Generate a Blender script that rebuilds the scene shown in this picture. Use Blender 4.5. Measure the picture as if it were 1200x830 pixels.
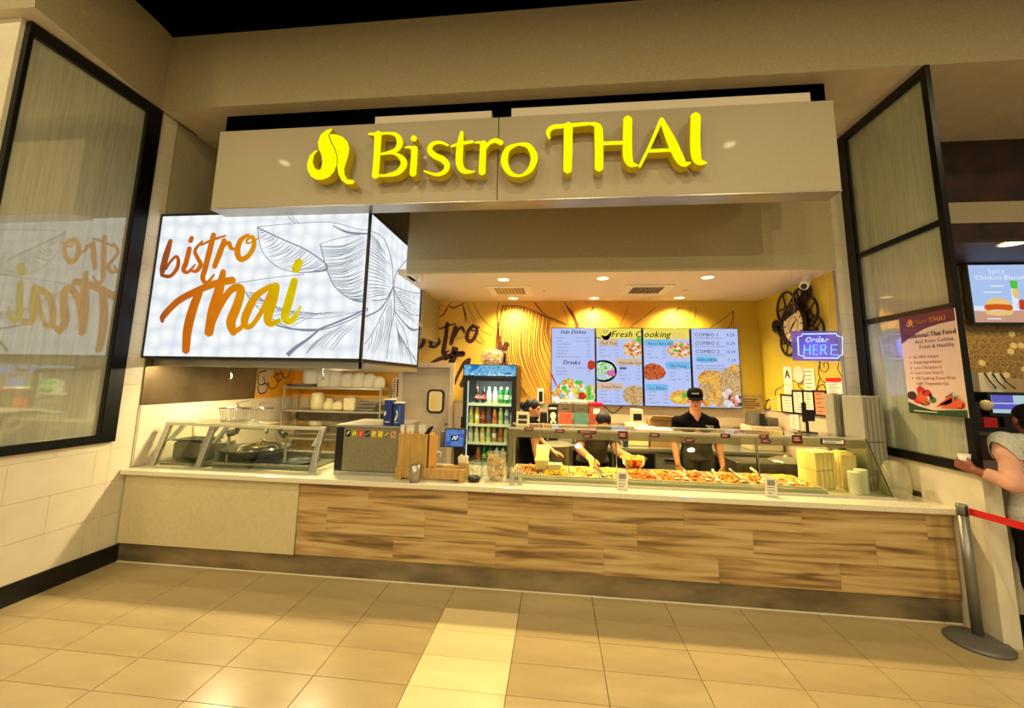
import bpy, bmesh, math, random
import numpy as np
from mathutils import Vector, Matrix
from mathutils.geometry import tessellate_polygon

for _o in list(bpy.data.objects):
    bpy.data.objects.remove(_o, do_unlink=True)
SC = bpy.context.scene
COL = SC.collection
RND = random.Random(11)
pi = math.pi

# ------------------------------------------------------------------ camera
YAW, PITCH, ROLL, FPX, PPX, PPY, EYE = -0.1084, 0.13615, 0.01839, 474.6, 600.0, 380.0, 1.8
def _basis():
    cy, sy = math.cos(YAW), math.sin(YAW); cp, sp = math.cos(PITCH), math.sin(PITCH)
    cr, sr = math.cos(ROLL), math.sin(ROLL)
    f = Vector((sy*cp, cy*cp, sp)); r = Vector((cy, -sy, 0)); u = r.cross(f)
    return cr*r + sr*u, -sr*r + cr*u, f
CR, CU, CF = _basis()
cam_data = bpy.data.cameras.new('camera')
cam = bpy.data.objects.new('camera', cam_data); COL.objects.link(cam)
cam.matrix_world = Matrix(((CR.x, CU.x, -CF.x, 0), (CR.y, CU.y, -CF.y, 0), (CR.z, CU.z, -CF.z, EYE), (0, 0, 0, 1)))
cam_data.sensor_fit = 'HORIZONTAL'; cam_data.sensor_width = 36
cam_data.lens = 36*FPX/1200; cam_data.shift_y = (PPY-415)/1200; cam_data.clip_start = 0.05
SC.camera = cam

def srgb(c):
    return tuple((v/12.92 if v <= 0.04045 else ((v+0.055)/1.055)**2.4) for v in c[:3]) + (1.0,)

# ------------------------------------------------------------------ light
world = bpy.data.worlds.new('world'); SC.world = world; world.use_nodes = True
bg = world.node_tree.nodes['Background']
bg.inputs[0].default_value = srgb((1.0, 0.93, 0.78)); bg.inputs[1].default_value = 0.42
SC.view_settings.view_transform = 'Standard'; SC.view_settings.look = 'None'
SC.view_settings.gamma = 1; SC.view_settings.use_curve_mapping = False
SC.view_settings.exposure = 0.0

def area(name, loc, target, sx, sy, power, col):
    d = bpy.data.lights.new(name, 'AREA'); d.shape = 'RECTANGLE'; d.size = sx; d.size_y = sy
    d.energy = power; d.color = srgb(col)[:3]
    o = bpy.data.objects.new(name, d); COL.objects.link(o); o.location = loc
    o.rotation_euler = (Vector(target)-Vector(loc)).to_track_quat('-Z', 'Y').to_euler()
    return o
WARM = (1.0, 0.925, 0.725)
def mall_lamp(x, y, power):
    d = bpy.data.lights.new('mall_lamp', 'AREA'); d.shape = 'DISK'; d.size = 0.15; d.energy = power; d.color = srgb(WARM)[:3]
    o = bpy.data.objects.new('mall_lamp', d); COL.objects.link(o); o.location = (x, y, 5.38)
for _x in (-4.6, -2.2, 0.2, 2.6, 5.0): mall_lamp(_x, 1.0, 36)
for _x in (-5.0, -2.2, 0.6, 3.4): mall_lamp(_x, -1.6, 74)
for _x in (-4.0, 0.0, 4.0): mall_lamp(_x, -4.6, 190)  # rear row added to send lower light onto the header

# ------------------------------------------------------------------ materials
MATS = {}
def mat(name, col=(0.8, 0.8, 0.8), rough=0.5, metal=0.0, emit=None, es=0.0, noise=None, bump=None, coat=0.0, spec=0.5, col2=None, stretch=(1, 1, 1), rnd=0.0, alpha=None, trans=0.0):
    """noise=(scale, amount 0..1) blends col to col2 with object-space noise; bump=(scale, strength); rnd = brightness change per object"""
    m = bpy.data.materials.new(name); m.use_nodes = True; MATS[name] = m
    nt = m.node_tree; b = nt.nodes['Principled BSDF']
    b.inputs['Base Color'].default_value = srgb(col); b.inputs['Roughness'].default_value = rough
    b.inputs['Metallic'].default_value = metal; b.inputs['Coat Weight'].default_value = coat
    b.inputs['Specular IOR Level'].default_value = spec
    b.inputs['Coat Roughness'].default_value = 0.05
    if trans: b.inputs['Transmission Weight'].default_value = trans
    if alpha is not None: b.inputs['Alpha'].default_value = alpha
    tc = mp = None
    if noise or bump:
        tc = nt.nodes.new('ShaderNodeTexCoord'); mp = nt.nodes.new('ShaderNodeMapping')
        mp.inputs['Scale'].default_value = stretch
        nt.links.new(tc.outputs['Object'], mp.inputs['Vector'])
    if noise:
        n = nt.nodes.new('ShaderNodeTexNoise'); n.inputs['Scale'].default_value = noise[0]; n.inputs['Detail'].default_value = 5
        nt.links.new(mp.outputs[0], n.inputs['Vector'])
        r = nt.nodes.new('ShaderNodeValToRGB')
        c2 = col2 if col2 else tuple(v*(1-noise[1]) for v in col)
        r.color_ramp.elements[0].position = 0.38; r.color_ramp.elements[1].position = 0.62
        r.color_ramp.elements[0].color = srgb(c2); r.color_ramp.elements[1].color = srgb(col)
        nt.links.new(n.outputs['Fac'], r.inputs['Fac']); src = r.outputs['Color']
        if rnd: src = _rnd(nt, src, rnd)
        nt.links.new(src, b.inputs['Base Color'])
    elif rnd:
        rgb = nt.nodes.new('ShaderNodeRGB'); rgb.outputs[0].default_value = srgb(col)
        nt.links.new(_rnd(nt, rgb.outputs[0], rnd), b.inputs['Base Color'])
    if bump:
        n = nt.nodes.new('ShaderNodeTexNoise'); n.inputs['Scale'].default_value = bump[0]; n.inputs['Detail'].default_value = 4
        nt.links.new(mp.outputs[0], n.inputs['Vector'])
        bp = nt.nodes.new('ShaderNodeBump'); bp.inputs['Strength'].default_value = bump[1]; bp.inputs['Distance'].default_value = 0.01
        nt.links.new(n.outputs['Fac'], bp.inputs['Height']); nt.links.new(bp.outputs[0], b.inputs['Normal'])
    if emit:
        b.inputs['Emission Color'].default_value = srgb(emit); b.inputs['Emission Strength'].default_value = es
    return m
def _rnd(nt, src, amt):
    oi = nt.nodes.new('ShaderNodeObjectInfo'); mr = nt.nodes.new('ShaderNodeMapRange')
    mr.inputs['To Min'].default_value = 1-amt; mr.inputs['To Max'].default_value = 1+amt*0.4
    nt.links.new(oi.outputs['Random'], mr.inputs['Value'])
    h = nt.nodes.new('ShaderNodeHueSaturation'); nt.links.new(src, h.inputs['Color']); nt.links.new(mr.outputs[0], h.inputs['Value'])
    return h.outputs['Color']
def glow(name, col, s=1.0):
    """something that gives off light by itself (screens, lit signs, lamps)"""
    m = bpy.data.materials.new(name); m.use_nodes = True; MATS[name] = m
    nt = m.node_tree; nt.nodes.remove(nt.nodes['Principled BSDF'])
    e = nt.nodes.new('ShaderNodeEmission'); e.inputs[0].default_value = srgb(col); e.inputs[1].default_value = s
    nt.links.new(e.outputs[0], nt.nodes['Material Output'].inputs[0]); return m
def glow_noise(name, cols, scale, s=1.0, kind='noise'):
    m = glow(name, cols[0], s); nt = m.node_tree; e = nt.nodes['Emission']
    tc = nt.nodes.new('ShaderNodeTexCoord'); r = nt.nodes.new('ShaderNodeValToRGB'); r.color_ramp.interpolation = 'LINEAR'
    if kind == 'cells':
        n = nt.nodes.new('ShaderNodeTexVoronoi'); n.inputs['Scale'].default_value = scale
        sx = nt.nodes.new('ShaderNodeSeparateColor'); nt.links.new(n.outputs['Color'], sx.inputs[0]); out = sx.outputs[0]
        r.color_ramp.interpolation = 'CONSTANT'
    else:
        n = nt.nodes.new('ShaderNodeTexNoise'); n.inputs['Scale'].default_value = scale; n.inputs['Detail'].default_value = 3; out = n.outputs['Fac']
    nt.links.new(tc.outputs['Object'], n.inputs['Vector'])
    els = r.color_ramp.elements
    while len(els) < len(cols): els.new(0.5)
    for i, c in enumerate(cols):
        els[i].position = (i/len(cols)) if kind == 'cells' else 0.3+0.4*i/max(1, len(cols)-1); els[i].color = srgb(c)
    nt.links.new(out, r.inputs[0]); nt.links.new(r.outputs[0], e.inputs[0]); return m
def glass(name, tint=(1, 1, 1), refl=0.08, haze=0.0, hazecol=(0.9, 0.9, 0.85)):
    m = bpy.data.materials.new(name); m.use_nodes = True; MATS[name] = m
    nt = m.node_tree; nt.nodes.remove(nt.nodes['Principled BSDF'])
    t = nt.nodes.new('ShaderNodeBsdfTransparent'); t.inputs[0].default_value = srgb(tint)
    g = nt.nodes.new('ShaderNodeBsdfGlossy'); g.inputs['Roughness'].default_value = 0.01
    lw = nt.nodes.new('ShaderNodeLayerWeight'); lw.inputs['Blend'].default_value = 0.5
    p5 = nt.nodes.new('ShaderNodeMath'); p5.operation = 'POWER'; p5.inputs[1].default_value = 5.0; nt.links.new(lw.outputs['Facing'], p5.inputs[0])
    add = nt.nodes.new('ShaderNodeMath'); add.operation = 'MULTIPLY_ADD'; add.use_clamp = True; add.inputs[1].default_value = 0.9; add.inputs[2].default_value = refl*0.55
    nt.links.new(p5.outputs[0], add.inputs[0])
    mx = nt.nodes.new('ShaderNodeMixShader'); nt.links.new(add.outputs[0], mx.inputs[0]); nt.links.new(t.outputs[0], mx.inputs[1]); nt.links.new(g.outputs[0], mx.inputs[2])
    last = mx
    if haze:
        d = nt.nodes.new('ShaderNodeBsdfDiffuse'); d.inputs[0].default_value = srgb(hazecol)
        m2 = nt.nodes.new('ShaderNodeMixShader'); m2.inputs[0].default_value = haze
        nt.links.new(mx.outputs[0], m2.inputs[1]); nt.links.new(d.outputs[0], m2.inputs[2]); last = m2
    nt.links.new(last.outputs[0], nt.nodes['Material Output'].inputs[0]); return m

# ------------------------------------------------------------------ geometry helpers
def ray(px, py):
    return CR*((px-PPX)/FPX) - CU*((py-PPY)/FPX) + CF
def at_y(px, py, Y):          # the point on the vertical plane y = Y that this spot of the photograph shows
    d = ray(px, py); return Vector((0, 0, EYE)) + d*(Y/d.y)
def at_x(px, py, X):
    d = ray(px, py); return Vector((0, 0, EYE)) + d*(X/d.x)
def at_z(px, py, Z):
    d = ray(px, py); return Vector((0, 0, EYE)) + d*((Z-EYE)/d.z)

def catmull(pts, n=6):
    if len(pts) < 3: return [tuple(p) for p in pts]
    P = [tuple(p) for p in pts]; out = []
    dim = len(P[0])
    for i in range(len(P)-1):
        p0 = P[max(0, i-1)]; p1 = P[i]; p2 = P[i+1]; p3 = P[min(len(P)-1, i+2)]
        for k in range(n):
            t = k/n; t2 = t*t; t3 = t2*t
            out.append(tuple(0.5*((2*p1[j]) + (-p0[j]+p2[j])*t + (2*p0[j]-5*p1[j]+4*p2[j]-p3[j])*t2 + (-p0[j]+3*p1[j]-3*p2[j]+p3[j])*t3) for j in range(dim)))
    out.append(P[-1]); return out

class MB:
    def __init__(s): s.v = []; s.f = []; s.m = []; s.s = []
    def add(s, vs, fs, m=0, smooth=False):
        b = len(s.v); s.v += [tuple(v) for v in vs]
        for f in fs: s.f.append(tuple(b+i for i in f)); s.m.append(m); s.s.append(smooth)
        return s
    def box(s, x0, x1, y0, y1, z0, z1, m=0):
        x0, x1 = min(x0, x1), max(x0, x1); y0, y1 = min(y0, y1), max(y0, y1); z0, z1 = min(z0, z1), max(z0, z1)
        v = [(x, y, z) for z in (z0, z1) for y in (y0, y1) for x in (x0, x1)]
        return s.add(v, [(0, 2, 3, 1), (4, 5, 7, 6), (0, 1, 5, 4), (2, 6, 7, 3), (0, 4, 6, 2), (1, 3, 7, 5)], m)
    def hexa(s, b, t, m=0):   # bottom ring of 4 (ccw from above) and top ring of 4
        return s.add(list(b)+list(t), [(3, 2, 1, 0), (4, 5, 6, 7), (0, 1, 5, 4), (1, 2, 6, 5), (2, 3, 7, 6), (3, 0, 4, 7)], m)
    def quad(s, a, b, c, d, m=0): return s.add([a, b, c, d], [(0, 1, 2, 3)], m)
    def cyl(s, p0, p1, r0, r1=None, n=14, m=0, cap=True, smooth=True):
        r1 = r0 if r1 is None else r1
        p0 = Vector(p0); p1 = Vector(p1); d = (p1-p0).normalized()
        a = d.orthogonal().normalized(); b = d.cross(a)
        v = []
        for p, r in ((p0, r0), (p1, r1)):
            for i in range(n):
                t = 2*pi*i/n; v.append(p + a*(r*math.cos(t)) + b*(r*math.sin(t)))
        s.add(v, [(i, (i+1) % n, n+(i+1) % n, n+i) for i in range(n)], m, smooth)
        if cap: s.add(v[:n], [tuple(range(n-1, -1, -1))], m); s.add(v[n:], [tuple(range(n))], m)
        return s
    def tube(s, pts, r, n=8, m=0, closed=False):
        P = [Vector(p) for p in pts]; N = len(P); rs = r if isinstance(r, (list, tuple)) else [r]*N
        v = []; prev = None
        for i in range(N):
            if closed: d = P[(i+1) % N]-P[i-1]
            else: d = P[min(i+1, N-1)]-P[max(i-1, 0)]
            d.normalize()
            a = d.orthogonal().normalized() if prev is None else (prev - d*prev.dot(d)).normalized()
            prev = a; b = d.cross(a)
            for k in range(n):
                t = 2*pi*k/n; v.append(P[i]+a*(rs[i]*math.cos(t))+b*(rs[i]*math.sin(t)))
        fs = []
        for i in range(N if closed else N-1):
            j = (i+1) % N
            for k in range(n): fs.append((i*n+k, i*n+(k+1) % n, j*n+(k+1) % n, j*n+k))
        s.add(v, fs, m, True)
        if not closed: s.add(v[:n], [tuple(range(n-1, -1, -1))], m); s.add(v[-n:], [tuple(range(n))], m)
        return s
    def lathe(s, prof, c=(0, 0, 0), n=20, m=0, smooth=True):
        v = []; c = Vector(c)
        for r, z in prof:
            for i in range(n):
                t = 2*pi*i/n; v.append(c+Vector((r*math.cos(t), r*math.sin(t), z)))
        fs = []
        for j in range(len(prof)-1):
            for i in range(n): fs.append((j*n+i, j*n+(i+1) % n, (j+1)*n+(i+1) % n, (j+1)*n+i))
        return s.add(v, fs, m, smooth)
    def ball(s, c, r, n=10, k=6, m=0):
        r = r if isinstance(r, (tuple, list)) else (r, r, r); c = Vector(c); v = []; fs = []
        for j in range(k+1):
            ph = pi*j/k
            for i in range(n):
                t = 2*pi*i/n; v.append(c+Vector((r[0]*math.sin(ph)*math.cos(t), r[1]*math.sin(ph)*math.sin(t), r[2]*math.cos(ph))))
        for j in range(k):
            for i in range(n): fs.append((j*n+i, (j+1)*n+i, (j+1)*n+(i+1) % n, j*n+(i+1) % n))
        return s.add(v, fs, m, True)
    def poly(s, pts, ext=None, m=0, ms=None):
        """flat outline (3D points); ext = vector from the front to the back face"""
        P = [Vector(p) for p in pts]; tris = tessellate_polygon([P]); n = len(P)
        s.add(P, tris, m)
        if ext is not None:
            e = Vector(ext); s.add([p+e for p in P], tris, m if ms is None else ms)
            s.add(P+[p+e for p in P], [(i, (i+1) % n, n+(i+1) % n, n+i) for i in range(n)], m if ms is None else ms)
        return s
    def disc(s, c, u, v, n=20, m=0):
        c = Vector(c); u = Vector(u); v = Vector(v)
        return s.add([c+u*math.cos(2*pi*i/n)+v*math.sin(2*pi*i/n) for i in range(n)], [tuple(range(n))], m)
    def stroke(s, pts, w, fn, ext=None, m=0, n=6, ms=None, cap=True):
        """brush stroke: 2D points (u, v), width(s) w, fn(u, v) -> 3D; ext = thickness vector"""
        N = len(pts); ws = list(w) if isinstance(w, (list, tuple)) else [w]*N
        q = catmull([(p[0], p[1], ws[i]) for i, p in enumerate(pts)], n)
        L = []; Rr = []
        for i, (x, y, ww) in enumerate(q):
            a = q[max(0, i-1)]; b = q[min(len(q)-1, i+1)]
            dx, dy = b[0]-a[0], b[1]-a[1]; l = math.hypot(dx, dy) or 1
            nx, ny = -dy/l, dx/l; ww = max(ww, 0.01)
            L.append((x+nx*ww/2, y+ny*ww/2)); Rr.append((x-nx*ww/2, y-ny*ww/2))
        def capf(i0, i1):
            (x, y, ww) = q[i0]; dx, dy = x-q[i1][0], y-q[i1][1]; a0 = math.atan2(dy, dx)
            return [(x+ww/2*math.cos(a0+t), y+ww/2*math.sin(a0+t)) for t in (pi/3, 0, -pi/3)]
        out = L + (capf(-1, -2) if cap else []) + Rr[::-1] + (capf(0, 1) if cap else [])
        n2 = len(L); F = [fn(*p) for p in out]; T = len(out); k = 3 if cap else 0
        fs = [(i, i+1, T-k-2-i, T-k-1-i) for i in range(n2-1)]
        if cap:
            fs += [(n2-1, n2, n2+1, n2+2, n2+3), (T-4, T-3, T-2, T-1, 0)]
        s.add(F, fs, m)
        if ext is not None:
            e = Vector(ext); G = [Vector(p)+e for p in F]; mm = m if ms is None else ms
            s.add(G, [f[::-1] for f in fs], mm)
            s.add(list(F)+G, [(i, (i+1) % T, T+(i+1) % T, T+i) for i in range(T)], mm)
        return s
    def build(s, name, mats, parent=None, kind=None, bevel=0, local=False, label=None):
        me = bpy.data.meshes.new(name)
        off = Vector((0, 0, 0))
        if parent is not None and not local:
            p = parent
            while p: off += p.location; p = p.parent
        me.from_pydata([tuple(Vector(v)-off) for v in s.v], [], s.f)
        if not isinstance(mats, (list, tuple)): mats = [mats]
        for mt in mats: me.materials.append(MATS[mt] if isinstance(mt, str) else mt)
        me.polygons.foreach_set('material_index', s.m); me.polygons.foreach_set('use_smooth', s.s)
        me.update()
        o = bpy.data.objects.new(name, me); COL.objects.link(o)
        if parent is not None: o.parent = parent
        if kind: o['kind'] = kind
        if label: o['label'] = label
        if bevel:
            b = o.modifiers.new('bevel', 'BEVEL'); b.width = bevel; b.segments = 2; b.limit_method = 'ANGLE'
        return o

def tag(o, label, cat, group=None, kind=None):
    o['label'] = label; o['category'] = cat
    if group: o['group'] = group
    if kind: o['kind'] = kind
    return o
def thing(name, label, cat, loc=(0, 0, 0), rz=0.0, group=None):
    o = bpy.data.objects.new(name, None); COL.objects.link(o); o.empty_display_size = 0.05
    o.location = loc; o.rotation_euler = (0, 0, rz); return tag(o, label, cat, group)
def copy_tree(o, parent=None):
    c = o.copy(); COL.objects.link(c)
    if parent is not None: c.parent = parent
    for ch in list(o.children): copy_tree(ch, c)
    return c
def struct(mb, name, mats, parent=None, bevel=0):
    return mb.build(name, mats, parent, kind=None if parent else 'structure', bevel=bevel)
def piece(src, name, parent, loc):     # a further piece that shares the mesh of src
    o = src.copy(); COL.objects.link(o); o.parent = parent; o.location = loc; return o

# glyphs of the built-in font, laid out by hand so that writing stays plain mesh
_G = {}
def glyph(ch):
    if ch not in _G:
        cu = bpy.data.curves.new('glyph', 'FONT'); cu.body = ch; cu.resolution_u = 2; cu.size = 1
        o = bpy.data.objects.new('glyph', cu); COL.objects.link(o)
        me = o.to_mesh(); vs = [(v.co.x, v.co.y) for v in me.vertices]; fs = [tuple(p.vertices) for p in me.polygons]
        o.to_mesh_clear(); bpy.data.objects.remove(o); bpy.data.curves.remove(cu)
        _G[ch] = (vs, fs, (max(v[0] for v in vs) if vs else 0.22)+0.07)
    return _G[ch]
def text(mb, s, fn, x, y, size, m=0, align='l', shear=0.0, bold=0.0, wide=1.0):
    """fn(u, v) -> 3D, u to the right, v up; (x, y) the start of the base line"""
    w = sum(glyph(c)[2] if c != ' ' else 0.28 for c in s)*size*wide
    if align == 'c': x -= w/2
    elif align == 'r': x -= w
    for c in s:
        if c == ' ': x += 0.28*size*wide; continue
        vs, fs, adv = glyph(c)
        for dx in ((0, bold) if bold else (0,)):
            mb.add([fn(x+(a+b*shear)*size*wide+dx*size, y+b*size) for a, b in vs], fs, m)
        x += adv*size*wide
    return w
def lines(mb, fn, u0, u1, v0, v1, n, h, m=0, seed=1):   # fine print too small to read
    r = random.Random(seed)
    for i in range(n):
        v = v0+(v1-v0)*i/max(1, n-1); e = u0+(u1-u0)*r.uniform(0.6, 1.0)
        mb.quad(fn(u0, v), fn(e, v), fn(e, v+h), fn(u0, v+h), m)
# ------------------------------------------------------------------ palette
mat('wall_cream', (0.86, 0.81, 0.70), 0.45, noise=(6, 0.04))
mat('wall_tile', (0.87, 0.82, 0.71), 0.3, noise=(5, 0.025), rnd=0.02)
mat('tile_joint', (0.66, 0.60, 0.48), 0.8)
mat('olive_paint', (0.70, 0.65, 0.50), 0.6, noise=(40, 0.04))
mat('soffit_paint', (0.66, 0.60, 0.45), 0.6, noise=(40, 0.05))
mat('black', (0.02, 0.018, 0.016), 0.5)
mat('void', (0.006, 0.005, 0.004), 1.0, spec=0.0)
mat('frame_black', (0.035, 0.03, 0.028), 0.35, metal=0.4)
mat('fascia', (0.68, 0.62, 0.50), 0.5, noise=(60, 0.03), coat=0.02)
mat('fascia_pale', (0.86, 0.80, 0.70), 0.5)
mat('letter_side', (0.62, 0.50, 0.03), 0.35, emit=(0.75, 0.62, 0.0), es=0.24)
glow('letter_face', (1.0, 0.985, 0.03), 1.0)
mat('beige_panel', (0.80, 0.735, 0.56), 0.42, noise=(30, 0.03))
mat('quartz', (0.90, 0.86, 0.75), 0.16, noise=(120, 0.08), coat=0.4)
mat('steel', (0.72, 0.70, 0.64), 0.30, metal=0.7, noise=(3, 0.08), stretch=(1, 1, 40))
mat('steel_lit', (0.82, 0.79, 0.70), 0.34, metal=0.35)  # lit copy of steel: light on rails and pans is in the colour
mat('kick_steel', (0.64, 0.57, 0.44), 0.24, metal=0.6, noise=(2.2, 0.25), stretch=(1, 1, 3), bump=(3, 0.25))
mat('steel_dark', (0.46, 0.44, 0.39), 0.36, metal=0.55, noise=(4, 0.2))
mat('chrome', (0.82, 0.80, 0.76), 0.1, metal=1.0)
mat('white_plastic', (0.88, 0.86, 0.80), 0.4)
mat('cream_plastic', (0.88, 0.82, 0.62), 0.4)
mat('grey_plastic', (0.52, 0.51, 0.48), 0.4)
mat('black_plastic', (0.03, 0.03, 0.032), 0.35)
mat('paper', (0.90, 0.86, 0.76), 0.7)
mat('ink', (0.10, 0.07, 0.06), 0.7)
mat('ceiling_white', (0.86, 0.80, 0.70), 0.7)
mat('frp', (0.80, 0.72, 0.60), 0.3, noise=(30, 0.04))
mat('brown_print', (0.26, 0.08, 0.05), 0.6)
mat('mural_line', (0.42, 0.20, 0.04), 0.6)
mat('maroon', (0.36, 0.05, 0.06), 0.5)
mat('red', (0.80, 0.05, 0.04), 0.5)
mat('grout', (0.40, 0.33, 0.20), 0.8)
mat('door_grey', (0.66, 0.60, 0.52), 0.4, noise=(3, 0.05))
mat('rubber', (0.04, 0.035, 0.03), 0.7)
mat('base_black', (0.03, 0.026, 0.03), 0.4)
mat('brown_wall', (0.24, 0.11, 0.05), 0.5, noise=(4, 0.5))
mat('yellow_wall', (0.83, 0.73, 0.22), 0.5, noise=(3, 0.07))

def mural_mat():
    m = mat('mural', (0.9, 0.66, 0.08), 0.5); nt = m.node_tree; b = nt.nodes['Principled BSDF']
    tc = nt.nodes.new('ShaderNodeTexCoord'); sx = nt.nodes.new('ShaderNodeSeparateXYZ'); nt.links.new(tc.outputs['Object'], sx.inputs[0])
    n = nt.nodes.new('ShaderNodeTexNoise'); n.inputs['Scale'].default_value = 2.5; nt.links.new(tc.outputs['Object'], n.inputs['Vector'])
    ad = nt.nodes.new('ShaderNodeMath'); ad.operation = 'MULTIPLY_ADD'; ad.inputs[1].default_value = 0.7
    nt.links.new(n.outputs['Fac'], ad.inputs[0]); nt.links.new(sx.outputs[0], ad.inputs[2])
    mr = nt.nodes.new('ShaderNodeMapRange'); mr.inputs['From Min'].default_value = -4.2; mr.inputs['From Max'].default_value = 3.3
    nt.links.new(ad.outputs[0], mr.inputs['Value'])
    r = nt.nodes.new('ShaderNodeValToRGB'); e = r.color_ramp.elements
    cols = [(0.0, (0.92, 0.64, 0.12)), (0.2, (0.92, 0.64, 0.12)), (0.36, (0.86, 0.71, 0.25)), (0.47, (0.86, 0.70, 0.24)), (0.58, (0.86, 0.62, 0.17)), (0.75, (0.87, 0.63, 0.17)), (0.88, (0.80, 0.67, 0.19)), (1.0, (0.78, 0.67, 0.19))]
    while len(e) < len(cols): e.new(0.5)
    for i, (p, c) in enumerate(cols): e[i].position = p; e[i].color = srgb(c)
    nt.links.new(mr.outputs[0], r.inputs[0]); nt.links.new(r.outputs[0], b.inputs['Base Color'])
mural_mat()

def tile_floor_mat(name, c1, c2, rough):
    m = mat(name, c1, rough, noise=(1.6, 0.1), col2=c2, rnd=0.06, stretch=(1, 3, 1)); return m
tile_floor_mat('floor_tile', (0.70, 0.615, 0.44), (0.65, 0.565, 0.40), 0.24)
tile_floor_mat('floor_tile_pale', (0.88, 0.79, 0.58), (0.84, 0.75, 0.54), 0.36)

def wood_mat():
    m = mat('plank_wood', (0.6, 0.45, 0.25), 0.42); nt = m.node_tree; b = nt.nodes['Principled BSDF']
    tc = nt.nodes.new('ShaderNodeTexCoord'); oi = nt.nodes.new('ShaderNodeObjectInfo')
    cb = nt.nodes.new('ShaderNodeCombineXYZ'); ml = nt.nodes.new('ShaderNodeMath'); ml.operation = 'MULTIPLY'; ml.inputs[1].default_value = 37.0
    nt.links.new(oi.outputs['Random'], ml.inputs[0]); nt.links.new(ml.outputs[0], cb.inputs[0]); nt.links.new(ml.outputs[0], cb.inputs[2])
    ad = nt.nodes.new('ShaderNodeVectorMath'); ad.operation = 'ADD'; nt.links.new(tc.outputs['Object'], ad.inputs[0]); nt.links.new(cb.outputs[0], ad.inputs[1])
    mp = nt.nodes.new('ShaderNodeMapping'); mp.inputs['Scale'].default_value = (0.9, 1, 13); nt.links.new(ad.outputs[0], mp.inputs['Vector'])
    n = nt.nodes.new('ShaderNodeTexNoise'); n.inputs['Scale'].default_value = 1.0; n.inputs['Detail'].default_value = 3; n.inputs['Distortion'].default_value = 1.1
    nt.links.new(mp.outputs[0], n.inputs['Vector'])
    mp2 = nt.nodes.new('ShaderNodeMapping'); mp2.inputs['Scale'].default_value = (1.5, 1, 45); nt.links.new(ad.outputs[0], mp2.inputs['Vector'])
    n2 = nt.nodes.new('ShaderNodeTexNoise'); n2.inputs['Scale'].default_value = 1.0; n2.inputs['Detail'].default_value = 4; nt.links.new(mp2.outputs[0], n2.inputs['Vector'])
    mx = nt.nodes.new('ShaderNodeMath'); mx.operation = 'MULTIPLY_ADD'; mx.inputs[1].default_value = 0.32
    nt.links.new(n2.outputs['Fac'], mx.inputs[0]); nt.links.new(n.outputs['Fac'], mx.inputs[2])
    r = nt.nodes.new('ShaderNodeValToRGB'); e = r.color_ramp.elements
    cols = [(0.46, (0.42, 0.31, 0.175)), (0.56, (0.575, 0.45, 0.275)), (0.64, (0.685, 0.545, 0.33)), (0.70, (0.72, 0.60, 0.385)), (0.82, (0.77, 0.66, 0.45))]
    while len(e) < len(cols): e.new(0.5)
    for i, (p, c) in enumerate(cols): e[i].position = p; e[i].color = srgb(c)
    nt.links.new(mx.outputs[0], r.inputs[0]); nt.links.new(r.outputs[0], b.inputs['Base Color'])
wood_mat()
mat('bamboo', (0.75, 0.59, 0.31), 0.45, noise=(8, 0.13), stretch=(6, 6, 0.6))

def pane_mat(name, base, base2, refl):
    """film-backed glass: streaky body under a mirror-smooth outer face"""
    m = mat(name, base, 0.5, noise=(5, 0.1), col2=base2, stretch=(9, 9, 0.4)); nt = m.node_tree
    b = nt.nodes['Principled BSDF']; g = nt.nodes.new('ShaderNodeBsdfGlossy'); g.inputs['Roughness'].default_value = 0.035
    g.inputs[0].default_value = (0.92, 0.95, 0.9, 1)
    mx = nt.nodes.new('ShaderNodeMixShader'); mx.inputs[0].default_value = refl
    nt.links.new(b.outputs[0], mx.inputs[1]); nt.links.new(g.outputs[0], mx.inputs[2]); nt.links.new(mx.outputs[0], nt.nodes['Material Output'].inputs[0])
pane_mat('pane_left', (0.69, 0.68, 0.57), (0.64, 0.625, 0.52), 0.23)
pane_mat('pane_right', (0.66, 0.67, 0.55), (0.615, 0.625, 0.51), 0.16)
glass('clear_glass', (0.97, 0.98, 0.95), 0.07)
glass('guard_glass', (0.96, 0.97, 0.93), 0.09)
glass('band_glass', (0.80, 0.80, 0.66), 0.22, 0.42, (0.62, 0.57, 0.40))
glass('bag_film', (0.95, 0.94, 0.9), 0.12, 0.25, (0.9, 0.86, 0.74))
glass('acrylic', (0.96, 0.97, 0.96), 0.1, 0.06)

# ------------------------------------------------------------------ setting: floor and walls
XL, XR, YF, YB, ZS, ZC = -4.2, 3.13, 3.75, 6.2, 4.58, 3.014
mb = MB(); mb.box(-9, 9, -6, 8.0, -0.12, -0.006); floor = struct(mb, 'floor', 'grout')
TX, TY = 0.587, 0.2765
def floor_tile_mesh(m):
    b = MB(); e = 0.0016; h = 0.004
    x0, x1, y0, y1 = e, TX-e, e, TY-e
    b.hexa([(x0, y0, -0.006), (x1, y0, -0.006), (x1, y1, -0.006), (x0, y1, -0.006)], [(x0+h/3, y0+h/3, 0), (x1-h/3, y0+h/3, 0), (x1-h/3, y1-h/3, 0), (x0+h/3, y1-h/3, 0)])
    return b.build('tile', m, floor, local=True)
t0 = floor_tile_mesh('floor_tile'); t1 = floor_tile_mesh('floor_tile_pale'); first = {0: True, 1: True}
t1['label'] = 'paler replaced floor tile'
OX, OY = -0.277, 3.413
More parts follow.
